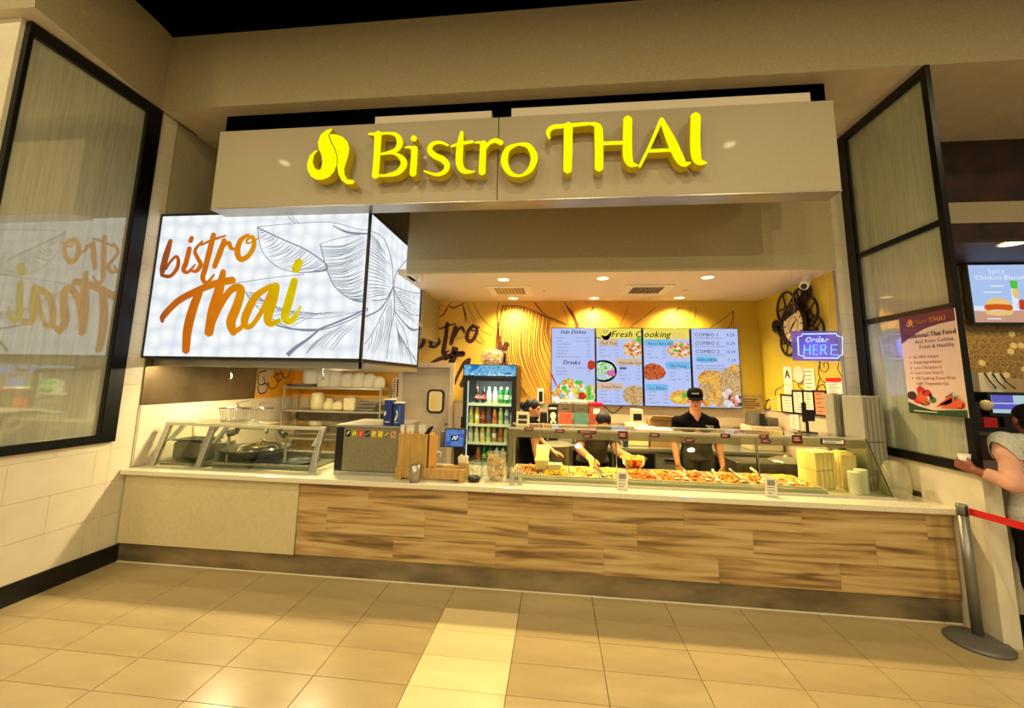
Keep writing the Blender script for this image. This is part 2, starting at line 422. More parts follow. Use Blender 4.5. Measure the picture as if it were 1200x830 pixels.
for i in range(-9, 9):
    for j in range(-9, 2):
        pale = (i == -1 and j < 0)
        src = t1 if pale else t0; k = 1 if pale else 0
        loc = (OX+i*TX, OY+j*TY, 0)
        if loc[0]+TX < -4.7 or (loc[1] > 3.75): continue
        if first[k]: src.location = loc; first[k] = False
        else: piece(src, 'tile', floor, loc)
mb = MB(); mb.box(-9, 9, -6, OY-9*TY-0.002, -0.006, 0); mb.build('tile_field', 'floor_tile', floor, kind='stuff')
mb = MB(); mb.box(-4.8, 9, OY+2*TY, 8, -0.006, -0.001); mb.build('tile_field', 'floor_tile', floor, kind='stuff')

mb = MB(); mb.box(-9, 9, -6, 3.54, 5.44, 5.5); struct(mb, 'ceiling', 'void')
# bulkhead above the shop front: front face, left return, underside
mb = MB()
mb.quad((-4.19, 3.547, ZS), (9, 3.547, ZS), (9, 3.547, 5.6), (-4.17, 3.547, 5.6), 0)
mb.quad((-4.0, 2.35, ZS), (-4.19, 3.55, ZS), (-4.17, 3.55, 5.6), (-4.13, 2.35, 5.6), 0)
mb.quad((-9, 2.30, ZS), (-4.0, 2.35, ZS), (-4.13, 2.35, 5.6), (-9, 2.30, 5.6), 0)
mb.box(-9, 9, 3.7, 6.2, 5.55, 5.6, 0)
mb.box(-9, 9, 3.55, 4.79, ZS, ZS+0.06, 1)
mb.add([(-4.0, 2.35, ZS), (-4.19, 3.55, ZS), (-4.19, 4.0, ZS), (-9, 4.0, ZS), (-9, 2.30, ZS)], [(0, 1, 2, 3, 4)], 1)
struct(mb, 'wall_upper', ['soffit_paint', 'wall_cream'])
mb = MB(); mb.box(-3.56, 2.47, 3.705, 4.0, 3.9, ZS-0.001); struct(mb, 'trim_1', 'void')   # black shutter housing behind the fascia

# left wall with its window
mb = MB()
mb.box(XL-0.16, XL-0.008, 1.6, 3.75, 0, 1.15); mb.box(XL-0.16, XL-0.008, 3.55, 3.75, 1.15, ZS)
wl = struct(mb, 'wall_left', 'tile_joint')
def wall_tiles(parent, X, y0, y1, z0, z1, w, h, shift=0.5, face='x-', mt='wall_tile', t=0.008):
    r = 0; z = z0
    while z < z1-0.005:
        zz = min(z+h, z1); y = y0 - (w*shift if r % 2 else 0)
        while y < y1-0.005:
            a = max(y, y0); b = min(y+w, y1)
            if b-a > 0.01:
                q = MB(); g = 0.0012
                if face == 'x-': q.box(X-t, X, a+g, b-g, z+g, zz-g)
                else: q.box(a+g, b-g, X, X+t, z+g, zz-g)
                q.build('tile', mt, parent)
            y += w
        z = zz; r += 1
wall_tiles(wl, XL, 1.6, 3.55, 0.16, 1.15, 0.61, 0.305)
wall_tiles(wl, XL, 3.55, 3.75, 0.16, ZS, 0.61, 0.305, 0)
mb = MB(); mb.box(XL-0.01, XL+0.012, 1.6, 3.75, 0, 0.16); struct(mb, 'baseboard_left', 'base_black')
# stub of wall left of the window and a far dark frame
mb = MB(); mb.box(-6.5, XL-0.02, 2.42, 2.55, 0, ZS); struct(mb, 'wall_stub', 'wall_cream')
mb = MB(); mb.box(-4.62, -4.50, 2.36, 2.43, 1.0, 4.42); struct(mb, 'trim_2', 'frame_black')
def window(name, X, y0, y1, z0, z1, near, far, top, bot, bars, pane, side, depth=0.10):
    """frame in the plane x = X; side = +1 when the room lies towards +x"""
    xa, xb = (X-depth+0.03, X+0.03) if side > 0 else (X-0.03, X+depth-0.03)
    q = MB(); q.box(xa, xb, y0, y0+near, z0, z1); q.box(xa, xb, y1-far, y1, z0, z1)
    q.box(xa, xb, y0+near, y1-far, z1-top, z1); q.box(xa, xb, y0+near, y1-far, z0, z0+bot)
    w = struct(q, name, 'frame_black')
    for zb, h in bars:
        q = MB(); q.box(xa+0.012, xb-0.012, y0+near, y1-far, zb-h/2, zb+h/2); q.build('glazing_bar', 'frame_black', w)
    zs = [z0+bot]+sorted(b[0] for b in bars)+[z1-top]
    for a, b in zip(zs[:-1], zs[1:]):
        q = MB(); xm = X-0.012*side; q.box(xm-0.004, xm+0.004, y0+near*0.5, y1-far*0.5, a, b); q.build('pane', pane, w)
    q = MB(); q.box(xa+0.012, xb-0.008, y1-far-0.012, y1-far, z0+bot, z1-top); q.build('gasket', 'rubber', w)
    return w
window('window_1', XL, 2.45, 3.555, 1.15, 4.57, 0.03, 0.135, 0.10, 0.075, [], 'pane_left', 1)
# left inner wall: olive above, white tile below, steel sheet behind the range
mb = MB(); mb.box(XL-0.16, XL-0.012, 3.752, 6.3, 0, 5.5); wi = struct(mb, 'wall_inner_left', 'olive_paint')
mb = MB(); mb.box(XL-0.012, XL-0.004, 3.77, 6.2, 0.0, 1.48); mb.build('tile_facing', 'wall_cream', wi)
wall_tiles(wi, XL+0.004, 3.78, 6.19, 0.87, 1.47, 0.61, 0.152)
mb = MB(); mb.box(XL-0.012, XL, 3.775, 5.36, 1.472, 2.02); mb.build('steel_sheet', mat('sheet_steel', (0.56, 0.48, 0.36), 0.32, metal=0.8, noise=(2, 0.2), bump=(4, 0.15)), wi, label='brushed steel sheet')
mb = MB(); mb.box(XL-0.012, XL, 5.36, 6.2, 1.472, 3.0); mb.build('mural_field', 'mural', wi, label='orange painted field')
mb = MB(); fx = lambda u, v: Vector((XL+0.004, u, v))
def cloud(mb, fn, cx, cy, s):
    mb.stroke([(cx-0.02*s, cy+0.24*s), (cx-0.16*s, cy+0.2*s), (cx-0.14*s, cy+0.05*s), (cx-0.02*s, cy+0.06*s), (cx-0.06*s, cy+0.15*s)], 0.018*s, fn, n=5)
    mb.stroke([(cx-0.16*s, cy+0.02*s), (cx-0.1*s, cy-0.08*s), (cx+0.02*s, cy-0.06*s), (cx+0.04*s, cy+0.04*s), (cx-0.04*s, cy+0.06*s)], 0.02*s, fn, n=5)
    mb.stroke([(cx+0.04*s, cy+0.08*s), (cx+0.12*s, cy-0.02*s), (cx+0.26*s, cy+0.04*s), (cx+0.24*s, cy+0.2*s), (cx+0.16*s, cy+0.16*s)], 0.018*s, fn, n=5)
    mb.stroke([(cx+0.02*s, cy+0.26*s), (cx+0.1*s, cy+0.36*s), (cx+0.22*s, cy+0.34*s), (cx+0.34*s, cy+0.4*s)], 0.016*s, fn, n=5)
cloud(mb, fx, 5.55, 1.62, 1.0); cloud(mb, fx, 5.86, 1.78, 0.8); mb.build('mural_swirl', 'brown_print', wi)
mb = MB(); pts = [(5.37, 1.56), (5.5, 1.5), (5.62, 1.58), (5.6, 1.72), (5.72, 1.9), (5.6, 2.0), (5.37, 2.0)]
mb.poly([(XL+0.002, a, b) for a, b in pts]); mb.build('mural_cloud', 'frp', wi)

# header over the counter, recess behind the light box
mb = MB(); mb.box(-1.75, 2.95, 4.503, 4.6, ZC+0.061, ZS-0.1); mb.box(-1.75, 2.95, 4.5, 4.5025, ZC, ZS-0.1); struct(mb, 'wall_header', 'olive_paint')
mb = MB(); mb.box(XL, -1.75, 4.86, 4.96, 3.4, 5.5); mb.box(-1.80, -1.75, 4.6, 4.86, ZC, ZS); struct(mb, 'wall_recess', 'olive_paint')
# back wall
mb = MB(); mb.box(XL-0.16, 3.11, YB, YB+0.12, 0, 3.3); wb = struct(mb, 'wall_back', 'frp')
mb = MB(); mb.box(XL, 2.95, YB-0.006, YB, 1.462, ZC); mb.build('mural_field', 'mural', wb, label='yellow and orange painted field')
# right inner wall
mb = MB(); mb.box(2.95, XR-0.02, 4.56, YB, 0, 3.3); wr = struct(mb, 'wall_inner_right', 'frp')
mb = MB(); mb.quad((2.944, 4.56, 1.60), (2.944, YB, 1.462), (2.944, YB, ZC), (2.944, 4.56, ZC)); mb.build('painted_field', 'yellow_wall', wr, label='yellow painted upper field')
# right jamb, tiled
mb = MB(); mb.box(2.95, XR, 4.555, 4.62, 0, ZS); wj = struct(mb, 'wall_jamb', 'tile_joint')
wall_tiles(wj, 4.547, 2.95, XR-0.002, 0.87, ZS, 0.31, 0.152, 0, 'y')
mb = MB(); mb.box(2.944, 2.952, 4.52, 4.56, 0.87, ZC); struct(mb, 'trim_3', 'grey_plastic')
# partition on the right with its window
mb = MB(); mb.box(XR, XR+0.12, 3.465, 4.6, 0.0, 1.165); mb.box(XR+0.12, XR+0.17, 3.60, 4.6, 0.0, 1.165); struct(mb, 'wall_right', 'wall_cream')
window('window_2', XR, 3.45, 4.56, 1.165, 4.51, 0.055, 0.13, 0.075, 0.075, [(3.135, 0.05), (2.44, 0.05)], 'pane_right', -1, 0.04)
mb = MB(); mb.box(XR-0.022, XR, 4.0, 4.6, 0.866, 0.905); struct(mb, 'baseboard_right', 'brown_wall')
# inner ceiling
mb = MB(); mb.box(-1.9, 2.95, 4.503, YB, ZC, ZC+0.06); mb.box(XL, -1.85, 5.3, YB, 2.5, 2.56); struct(mb, 'ceiling_inner', 'ceiling_white')
mb = MB(); mb.box(-1.90, -1.84, 5.45, 6.19, 2.36, ZC); struct(mb, 'trim_4', 'olive_paint')

# door in the back wall
mb = MB()
mb.box(-2.43, -2.37, YB-0.05, YB, 0, 2.04); mb.box(-1.62, -1.55, YB-0.05, YB, 0, 2.04); mb.box(-2.37, -1.62, YB-0.05, YB, 1.96, 2.04)
d = struct(mb, 'door_1', 'frp', bevel=0.004)
mb = MB(); mb.box(-2.37, -1.62, YB-0.03, YB-0.008, 0.01, 1.955); mb.build('door_leaf', 'door_grey', d)
def rrect(cx, cz, w, h, r, n=4):
    o = []
    for (sx, sz, a0) in ((1, 1, 0), (-1, 1, pi/2), (-1, -1, pi), (1, -1, 1.5*pi)):
        for i in range(n+1):
            a = a0+pi/2*i/n; o.append((cx+sx*(w/2-r)+r*math.cos(a), cz+sz*(h/2-r)+r*math.sin(a)))
    return o
def ring(mb, outer, inner, fn, ext, m=0):
    n = len(outer); A = [Vector(fn(*p)) for p in outer]; B = [Vector(fn(*p)) for p in inner]; e = Vector(ext)
    mb.add(A+B, [(i, (i+1) % n, n+(i+1) % n, n+i) for i in range(n)], m)
    mb.add(A+[p+e for p in A], [(i, (i+1) % n, n+(i+1) % n, n+i) for i in range(n)], m)
    mb.add(B+[p+e for p in B], [(i, (i+1) % n, n+(i+1) % n, n+i) for i in range(n)], m)
mb = MB(); fd = lambda u, v: Vector((u, YB-0.045, v))
ring(mb, rrect(-1.83, 1.45, 0.27, 0.36, 0.07), rrect(-1.83, 1.45, 0.21, 0.30, 0.05), fd, (0, 0.02, 0)); mb.build('window_gasket', 'rubber', d)
mb = MB(); mb.poly([(a, YB-0.036, b) for a, b in rrect(-1.83, 1.45, 0.22, 0.31, 0.05)]); mb.build('pane', glow_noise('door_pane', [(0.95, 0.72, 0.30), (0.98, 0.86, 0.55)], 5, 0.75), d, label='small lit window pane')
mb = MB(); mb.box(-2.33, -2.22, YB-0.06, YB-0.03, 1.88, 1.95); mb.build('door_closer', 'steel_dark', d)
mb = MB(); mb.box(-1.68, -1.64, YB-0.06, YB-0.03, 1.10, 1.13); mb.build('latch', 'chrome', d)

# ------------------------------------------------------------------ neighbouring shop, right
mb = MB(); mb.box(XR+0.12, 9, 4.79, 4.9, 3.42, ZS+0.3); wn = struct(mb, 'wall_neighbour', 'brown_wall')
mb = MB(); mb.box(XR+0.14, 9, 4.77, 4.79, 3.60, 3.84); mb.build('fascia_band', 'fascia', wn, label='pale band along the brown header')
mb = MB(); mb.box(XR+0.12, 9, 4.9, 7.6, 3.86, 3.95); struct(mb, 'ceiling_neighbour', 'brown_wall')
mb = MB(); mb.box(XR+0.12, 9, 7.5, 7.6, 0, 3.9); wk = struct(mb, 'wall_neighbour_back', 'tile_joint')
hx = MB(); hx2 = MB(); rr = 0.062
for i in range(0, 24):
    for j in range(0, 14):
        cx = 5.55+i*rr*1.80; cz = 2.02+j*rr*1.56
        cx += rr*0.9 if j % 2 else 0
        tgt = hx2 if RND.random() < 0.14 else hx
        P = [(cx+rr*0.86*math.cos(pi/6+k*pi/3), 7.492, cz+rr*0.86*math.sin(pi/6+k*pi/3)) for k in range(6)]
        tgt.poly(P, (0, 0.01, 0))
mat('hex_gold', (0.66, 0.54, 0.28), 0.35, noise=(30, 0.3)); mat('hex_pale', (0.9, 0.84, 0.62), 0.3)
hx.build('hexagon_tiles', 'hex_gold', wk, kind='stuff'); hx2.build('hexagon_tiles', 'hex_pale', wk, kind='stuff', label='paler hexagon tiles')
# ------------------------------------------------------------------ storefront sign
fs = thing('storefront_sign', 'long taupe fascia board carrying glowing yellow letters over the counter', 'sign', (-0.52, 3.5, 3.43))
mb = MB(); mb.box(-3.425, -0.545, 3.5, 3.69, 3.433, 4.264); mb.build('fascia_panel', 'fascia', fs, bevel=0.006)
mb = MB(); mb.box(-0.539, 2.395, 3.5, 3.69, 3.433, 4.264); mb.build('fascia_panel', 'fascia', fs, bevel=0.006)
mb = MB(); mb.box(-3.425, 2.395, 3.497, 3.69, 3.424, 3.433); mb.build('bottom_trim', 'steel', fs, label='metal bottom edge')
mb = MB(); mb.box(-1.80, -0.625, 3.56, 3.68, 4.264, 4.378); mb.build('support_box', 'fascia_pale', fs)
mb = MB(); mb.box(-0.43, 2.25, 3.56, 3.68, 4.264, 4.39); mb.build('support_box', 'fascia_pale', fs)
LF = 3.37
Z7 = lambda u, v: at_y(240+u/3.158, 90+v/3.158, LF)
Z8 = lambda u, v: at_y(600+u/3.0, 80+v/3.0, LF)
ZL = lambda u, v: at_y(340+u/7.5, 130+v/7.5, LF)
EXT = (0, 0.10, 0)
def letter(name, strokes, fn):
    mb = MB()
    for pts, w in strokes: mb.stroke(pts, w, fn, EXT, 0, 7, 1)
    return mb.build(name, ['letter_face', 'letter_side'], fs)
letter('letter', [([(641, 212), (637, 290), (631, 366)], [27, 25, 26]), ([(608, 212), (625, 212), (645, 218)], [8, 12, 16]), ([(632, 213), (675, 209), (708, 215), (722, 243), (706, 272), (655, 286)], [14, 10, 16, 24, 18, 9]), ([(640, 286), (700, 284), (732, 305), (735, 330), (712, 355), (670, 365), (628, 365)], [9, 10, 22, 25, 20, 11, 9])], Z7)
letter('letter', [([(776, 266), (774, 310), (770, 358)], [25, 25, 26]), ([(742, 262), (760, 261), (776, 270)], [7, 12, 18]), ([(773, 227), (774, 229)], [23, 23])], Z7)
letter('letter', [([(900, 254), (872, 243), (845, 248), (832, 268), (848, 290), (880, 306), (897, 328), (886, 352), (855, 362), (812, 349)], [8, 12, 16, 20, 23, 24, 22, 18, 12, 7])], Z7)
letter('letter', [([(951, 206), (944, 260), (942, 318), (955, 346), (980, 352), (998, 350)], [14, 26, 27, 23, 13, 6]), ([(914, 257), (945, 248), (990, 240)], [9, 14, 12])], Z7)
letter('letter', [([(1031, 246), (1028, 300), (1026, 353)], [25, 25, 26]), ([(1000, 244), (1018, 243), (1032, 250)], [7, 11, 16]), ([(1036, 272), (1052, 246), (1075, 236), (1096, 244)], [8, 14, 18, 20])], Z7)
letter('letter', [([(607, 169), (595, 175), (591, 189), (597, 202), (609, 206), (621, 199), (626, 184), (619, 171), (607, 169)], [3.2, 6.5, 8.5, 6.5, 3.2, 6.5, 8.5, 6.5, 3.2])], lambda u, v: at_y(u, v, LF))
letter('letter', [([(198, 203), (197, 280), (195, 356)], [32, 31, 31]), ([(131, 245), (127, 225), (142, 208), (180, 203), (266, 195)], [9, 16, 17, 16, 13])], Z8)
letter('letter', [([(272, 195), (292, 198), (304, 215), (306, 280), (306, 349)], [10, 18, 30, 31, 31]), ([(312, 265), (350, 263), (392, 262)], [14, 14, 14]), ([(407, 181), (406, 250), (407, 310), (418, 336), (440, 341)], [32, 33, 34, 24, 8])], Z8)
letter('letter', [([(449, 345), (487, 268), (524, 182)], [10, 12, 14]), ([(526, 180), (560, 255), (588, 315), (606, 336), (627, 332)], [16, 34, 34, 22, 6]), ([(484, 291), (520, 289), (575, 287)], [13, 13, 13])], Z8)
letter('letter', [([(646, 171), (644, 250), (648, 310), (662, 330), (684, 332)], [36, 36, 36, 24, 6])], Z8)
L1 = [(375, 155), (322, 166), (268, 208), (243, 275), (250, 330), (275, 390), (283, 450), (270, 508), (245, 521), (215, 500), (198, 450), (210, 390), (247, 343), (212, 352), (170, 395), (149, 460), (152, 522), (182, 577), (232, 606), (290, 604), (345, 580), (385, 535), (408, 480), (412, 410), (392, 342), (356, 272), (336, 212)]
L2 = [(343, 206), (400, 205), (460, 226), (504, 270), (521, 330), (510, 400), (490, 460), (475, 510), (480, 565), (505, 603), (550, 605), (568, 624), (550, 643), (500, 645), (450, 610), (422, 550), (413, 480), (419, 418), (400, 340), (364, 270)]
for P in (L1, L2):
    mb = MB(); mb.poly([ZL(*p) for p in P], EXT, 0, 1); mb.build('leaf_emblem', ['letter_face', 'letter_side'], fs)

# ------------------------------------------------------------------ lit corner box with brush lettering
SX, SY, SY2, SZ0, SZ1 = -1.862, 3.72, 5.33, 1.972, 3.463
def lightbox_mat():
    m = glow('lightbox', (0.9, 0.93, 0.97), 1.0); nt = m.node_tree; e = nt.nodes['Emission']
    tc = nt.nodes.new('ShaderNodeTexCoord'); v = nt.nodes.new('ShaderNodeTexVoronoi'); v.feature = 'F1'; v.inputs['Scale'].default_value = 6.2; v.inputs['Randomness'].default_value = 0.35
    v.voronoi_dimensions = '3D'; nt.links.new(tc.outputs['Object'], v.inputs['Vector'])
    r = nt.nodes.new('ShaderNodeValToRGB'); r.color_ramp.elements[0].color = srgb((0.99, 1.0, 1.0)); r.color_ramp.elements[1].color = srgb((0.86, 0.89, 0.92))
    r.color_ramp.elements[0].position = 0.15; r.color_ramp.elements[1].position = 0.72
    nt.links.new(v.outputs['Distance'], r.inputs[0]); nt.links.new(r.outputs[0], e.inputs[0])
lightbox_mat()
lb = thing('lightbox_sign', 'white glowing corner light box with orange brush lettering and grey lotus', 'sign', (-3.0, 4.5, SZ0))
mb = MB(); mb.box(XL+0.004, -2.89, SY, SY+0.02, SZ0, SZ1); mb.build('front_panel', 'lightbox', lb)
mb = MB(); mb.box(-2.886, SX, SY, SY+0.02, SZ0, SZ1); mb.build('front_panel', 'lightbox', lb)
mb = MB(); mb.box(SX-0.02, SX, SY+0.02, SY2, SZ0, SZ1-0.02); mb.build('side_panel', 'lightbox', lb)
mb = MB()
mb.box(XL+0.004, SX+0.012, SY-0.014, SY+0.006, SZ1, SZ1+0.02); mb.box(XL+0.004, SX+0.012, SY-0.014, SY+0.006, SZ0-0.02, SZ0)
mb.box(XL+0.002, XL+0.014, SY-0.014, SY+0.006, SZ0, SZ1); mb.box(SX-0.010, SX+0.014, SY-0.014, SY+0.012, SZ0-0.02, SZ1+0.02)
mb.box(SX-0.01, SX+0.014, SY+0.012, SY2, SZ0-0.02, SZ0); mb.box(SX-0.01, SX+0.014, SY+0.012, SY2, SZ1-0.02, SZ1)
mb.box(SX-0.01, SX+0.010, SY2-0.01, SY2+0.02, SZ0-0.02, SZ1)
mb.build('frame', 'black', lb)
mb = MB(); mb.box(XL+0.02, SX-0.03, SY+0.03, SY2-0.03, SZ1-0.03, SZ1-0.01); mb.build('case_top', 'steel_dark', lb); mb = MB(); mb.box(XL+0.02, SX-0.03, SY+0.03, SY2-0.03, SZ0, SZ0+0.01); mb.build('case_bottom', 'steel_dark', lb)
def brush_mat():
    m = glow('brush_orange', (0.8, 0.4, 0.05), 1.0); nt = m.node_tree; e = nt.nodes['Emission']
    tc = nt.nodes.new('ShaderNodeTexCoord'); sx = nt.nodes.new('ShaderNodeSeparateXYZ'); nt.links.new(tc.outputs['Object'], sx.inputs[0])
    n = nt.nodes.new('ShaderNodeTexNoise'); n.inputs['Scale'].default_value = 9; n.inputs['Detail'].default_value = 6; nt.links.new(tc.outputs['Object'], n.inputs['Vector'])
    ma = nt.nodes.new('ShaderNodeMath'); ma.operation = 'MULTIPLY_ADD'; ma.inputs[1].default_value = 0.55; nt.links.new(n.outputs['Fac'], ma.inputs[0]); nt.links.new(sx.outputs[0], ma.inputs[2])
    mr = nt.nodes.new('ShaderNodeMapRange'); mr.inputs['From Min'].default_value = -0.92; mr.inputs['From Max'].default_value = 0.85; nt.links.new(ma.outputs[0], mr.inputs['Value'])
    r = nt.nodes.new('ShaderNodeValToRGB'); el = r.color_ramp.elements
    cols = [(0.0, (0.50, 0.27, 0.16)), (0.16, (0.74, 0.37, 0.08)), (0.45, (0.83, 0.47, 0.06)), (0.7, (0.86, 0.60, 0.04)), (0.85, (0.82, 0.72, 0.03)), (1.0, (0.93, 0.86, 0.1))]
    while len(el) < len(cols): el.new(0.5)
    for i, (p, c) in enumerate(cols): el[i].position = p; el[i].color = srgb(c)
    nt.links.new(mr.outputs[0], r.inputs[0]); nt.links.new(r.outputs[0], e.inputs[0])
brush_mat(); glow('lotus_grey', (0.55, 0.58, 0.62), 0.9)
# one hand-drawn set of brush strokes, used on the light box and again on the painted wall
BRUSH = [
 ([(166, 208), (150, 262), (136, 316), (132, 342)], [17, 25, 24, 14]), ([(132, 342), (164, 346), (190, 318), (197, 286), (188, 269), (165, 290), (148, 318)], [14, 15, 16, 15, 12, 11, 9]),
 ([(240, 238), (227, 292), (217, 322), (235, 330), (262, 300)], [19, 20, 18, 13, 7]), ([(249, 196), (244, 208)], [17, 19]),
 ([(290, 210), (262, 245), (272, 275), (284, 300), (266, 326), (240, 322)], [9, 14, 16, 18, 15, 9]),
 ([(334, 184), (318, 250), (300, 320), (292, 354), (308, 372), (336, 340)], [20, 23, 22, 20, 15, 8]), ([(286, 224), (330, 204), (380, 188)], [8, 11, 8]),
 ([(376, 206), (356, 262), (338, 308)], [20, 23, 20]), ([(350, 275), (374, 228), (394, 216), (402, 236), (420, 240)], [10, 14, 17, 16, 10]),
 ([(470, 184), (440, 206), (427, 250), (440, 280), (470, 266), (492, 226), (486, 192), (464, 206), (470, 218), (512, 196)], [12, 20, 24, 22, 20, 19, 15, 10, 8, 5]),
 ([(134, 522), (140, 500), (200, 440), (290, 394), (352, 372), (408, 362)], [14, 24, 26, 28, 28, 30]), ([(278, 408), (250, 484), (232, 560), (226, 636)], [30, 36, 36, 30]),
 ([(372, 328), (356, 400), (332, 480), (316, 566)], [22, 38, 40, 36]), ([(322, 560), (356, 470), (402, 400), (440, 396), (428, 456), (402, 524), (412, 566)], [16, 24, 28, 32, 36, 38, 28]),
 ([(560, 384), (500, 424), (460, 500), (458, 538), (484, 538), (524, 480), (562, 404), (578, 384), (566, 440), (546, 508), (558, 532), (590, 520)], [20, 28, 32, 26, 20, 20, 24, 30, 36, 34, 26, 18]), ([(410, 564), (440, 548), (470, 500)], [24, 18, 10]),
 ([(650, 364), (632, 430), (614, 500), (626, 522), (650, 510), (674, 464)], [28, 34, 34, 28, 22, 8]), ([(668, 292), (655, 318)], [33, 34])]
C5 = lambda u, v: at_y(150+u/3.3333, 220+v/3.3333, SY-0.0025)
mb = MB()
for pts, w in BRUSH: mb.stroke(pts, w, C5, None, 0, 7)
mb.build('brush_lettering', 'brush_orange', lb, kind='stuff', label='orange to yellow brush script')
def lerp(a, b, t): return tuple(x+(y-x)*t for x, y in zip(a, b))
def sample(pts, n): 
    q = catmull(pts, 10); return [q[int(round(i*(len(q)-1)/(n-1)))] for i in range(n)]
def hatch(mb, A, B, n, w, fn, lag=0.0, bow=0.0, seed=3, fmin=0.72):
    r = random.Random(seed); a = sample(A, 60); b = sample(B, 60)
    for i in range(n):
        t = (i+0.5)/n; p = a[int(t*59)]; q = b[min(59, int((t+lag)*59))]
        f = r.uniform(fmin, 1.0); q = lerp(p, q, f)
        mid = lerp(p, q, 0.5); mid = (mid[0]+bow*(q[1]-p[1]), mid[1]-bow*(q[0]-p[0]))
        mb.stroke([p, mid, q], [w*0.8, w*1.35, w*0.4], fn, None, 0, 4, cap=False)
C5b = lambda u, v: at_y(150+u/3.3333, 220+v/3.3333, SY-0.0012)
mb = MB()
A = [(505, 155), (600, 200), (700, 245), (775, 300), (776, 322)]; B = [(505, 155), (525, 250), (590, 312), (680, 332), (775, 325)]
for P, w in ((A, 5), (B, 3), ([(505, 153), (650, 140), (790, 135), (900, 162), (938, 165)], 2.4), ([(625, 112), (655, 140)], 2.5), ([(640, 112), (668, 140)], 2),
             ([(750, 220), (830, 196), (938, 178)], 2.4), ([(750, 220), (768, 290), (784, 340), (815, 395), (880, 440), (935, 446)], 4), ([(405, 376), (560, 352), (690, 338)], 2.5),
             ([(455, 400), (480, 440), (545, 500), (640, 550), (740, 558), (850, 525), (938, 478)], 4), ([(525, 440), (640, 500), (760, 510), (938, 476)], 2), ([(560, 530), (640, 552), (745, 555)], 7),
             ([(745, 556), (705, 590), (655, 625), (622, 655)], [8, 10, 14, 18]), ([(740, 556), (850, 512), (938, 470)], [8, 8, 5]), ([(800, 148), (860, 175), (938, 180)], [3, 9, 6])):
    mb.stroke(P, w, C5b, None, 0, 7, cap=False)
hatch(mb, A, B, 30, 2.2, C5b, -0.02, 0.10)
hatch(mb, [(752, 228), (768, 290), (784, 340), (815, 395), (880, 440)], [(938, 188), (938, 240), (938, 300), (938, 380), (938, 440)], 34, 2.2, C5b, 0, -0.10, 5)
hatch(mb, [(460, 405), (480, 440), (545, 500), (640, 548)], [(520, 430), (600, 480), (740, 500), (900, 480)], 16, 2.0, C5b, 0, 0.1, 6)
hatch(mb, [(690, 655), (740, 620), (800, 640)], [(760, 570), (860, 520), (935, 490)], 9, 2.0, C5b, 0, 0.05, 7)
SP = lambda u, v: at_x(150+u/3.3333, 220+v/3.3333, SX+0.0012)
K = (1036, 385)
for P, w in (([(950, 170), (1000, 200), (1030, 290), K], 3), ([(952, 440), (985, 440), (1020, 425), K], 4), ([K, (1010, 460), (960, 560), (925, 612)], 3), ([K, (1050, 330), (1090, 280), (1102, 260)], 3), ([K, (1075, 400), (1110, 410), (1142, 412)], 3),
             ([K, (1060, 440), (1100, 490), (1138, 500)], 3), ([(1040, 480), (1080, 530), (1110, 555), (1138, 552)], [3, 5, 9, 4]), ([K, (1040, 480), (1025, 560), (1010, 670)], 3), ([(1040, 400), (1046, 500), (1080, 560), (1110, 690)], 2.5), ([(925, 505), (990, 470), K], [6, 6, 2])):
    mb.stroke(P, w, SP, None, 0, 7, cap=False)
hatch(mb, [(945, 180), (940, 300), (935, 440)], [(1010, 260), (1030, 350), (1030, 420)], 26, 2.2, SP, 0, 0.05, 8)
hatch(mb, [(1042, 400), (1044, 440), (1046, 480)], [(1138, 430), (1138, 480), (1138, 545)], 10, 2, SP, 0, 0.05, 9)
hatch(mb, [(1030, 430), (1000, 500), (940, 600)], [(1005, 670), (960, 660), (930, 650)], 9, 2, SP, 0, 0.05, 10)
hatch(mb, [(1045, 520), (1055, 560), (1100, 640)], [(1060, 690), (1100, 690), (1135, 690)], 9, 2, SP, 0, 0.03, 12)
mb.build('lotus_drawing', 'lotus_grey', lb, kind='stuff', label='grey lotus line drawing')

# hood rim beneath the light box
hd = thing('exhaust_hood', 'stainless steel exhaust hood rim under the white light box', 'hood', (-3.0, 4.5, 1.88))
mb = MB()
mb.box(XL+0.004, -1.90, 3.84, 3.90, 1.875, 1.945); mb.box(-1.94, -1.88, 3.84, 5.40, 1.875, 1.945); mb.box(XL+0.004, -1.9, 5.34, 5.40, 1.875, 1.945)
mb.build('rim', 'steel', hd, bevel=0.005)
mb = MB(); mb.box(XL+0.004, -1.86, 3.76, 5.42, 1.945, 1.951); mb.build('soffit_plate', 'steel_dark', hd)
mb = MB()
for i in range(9): mb.box(XL+0.2+i*0.22, XL+0.39+i*0.22, 4.4, 5.2, 1.92, 1.944)
mb.build('filters', 'steel_dark', hd, kind='stuff')
glow('hood_fill_glow', (1.0, 0.95, 0.8), 4.0)  # lamp discs and beams added under the hood to brighten the wok station
for x in (-3.5, -2.5):
    mb = MB(); mb.lathe([(0.075, 0), (0.075, -0.02), (0, -0.02)], (x, 4.35, 1.944), 18); mb.build('lamp', 'hood_fill_glow', hd)
    l = bpy.data.lights.new('hood_fill_beam', 'AREA'); l.shape = 'DISK'; l.size = 0.14; l.energy = 40; l.color = srgb((1.0, 0.92, 0.72))[:3]
    o = bpy.data.objects.new('hood_fill_beam', l); COL.objects.link(o); o.parent = hd; o.location = Vector((x, 4.35, 1.92))-hd.location
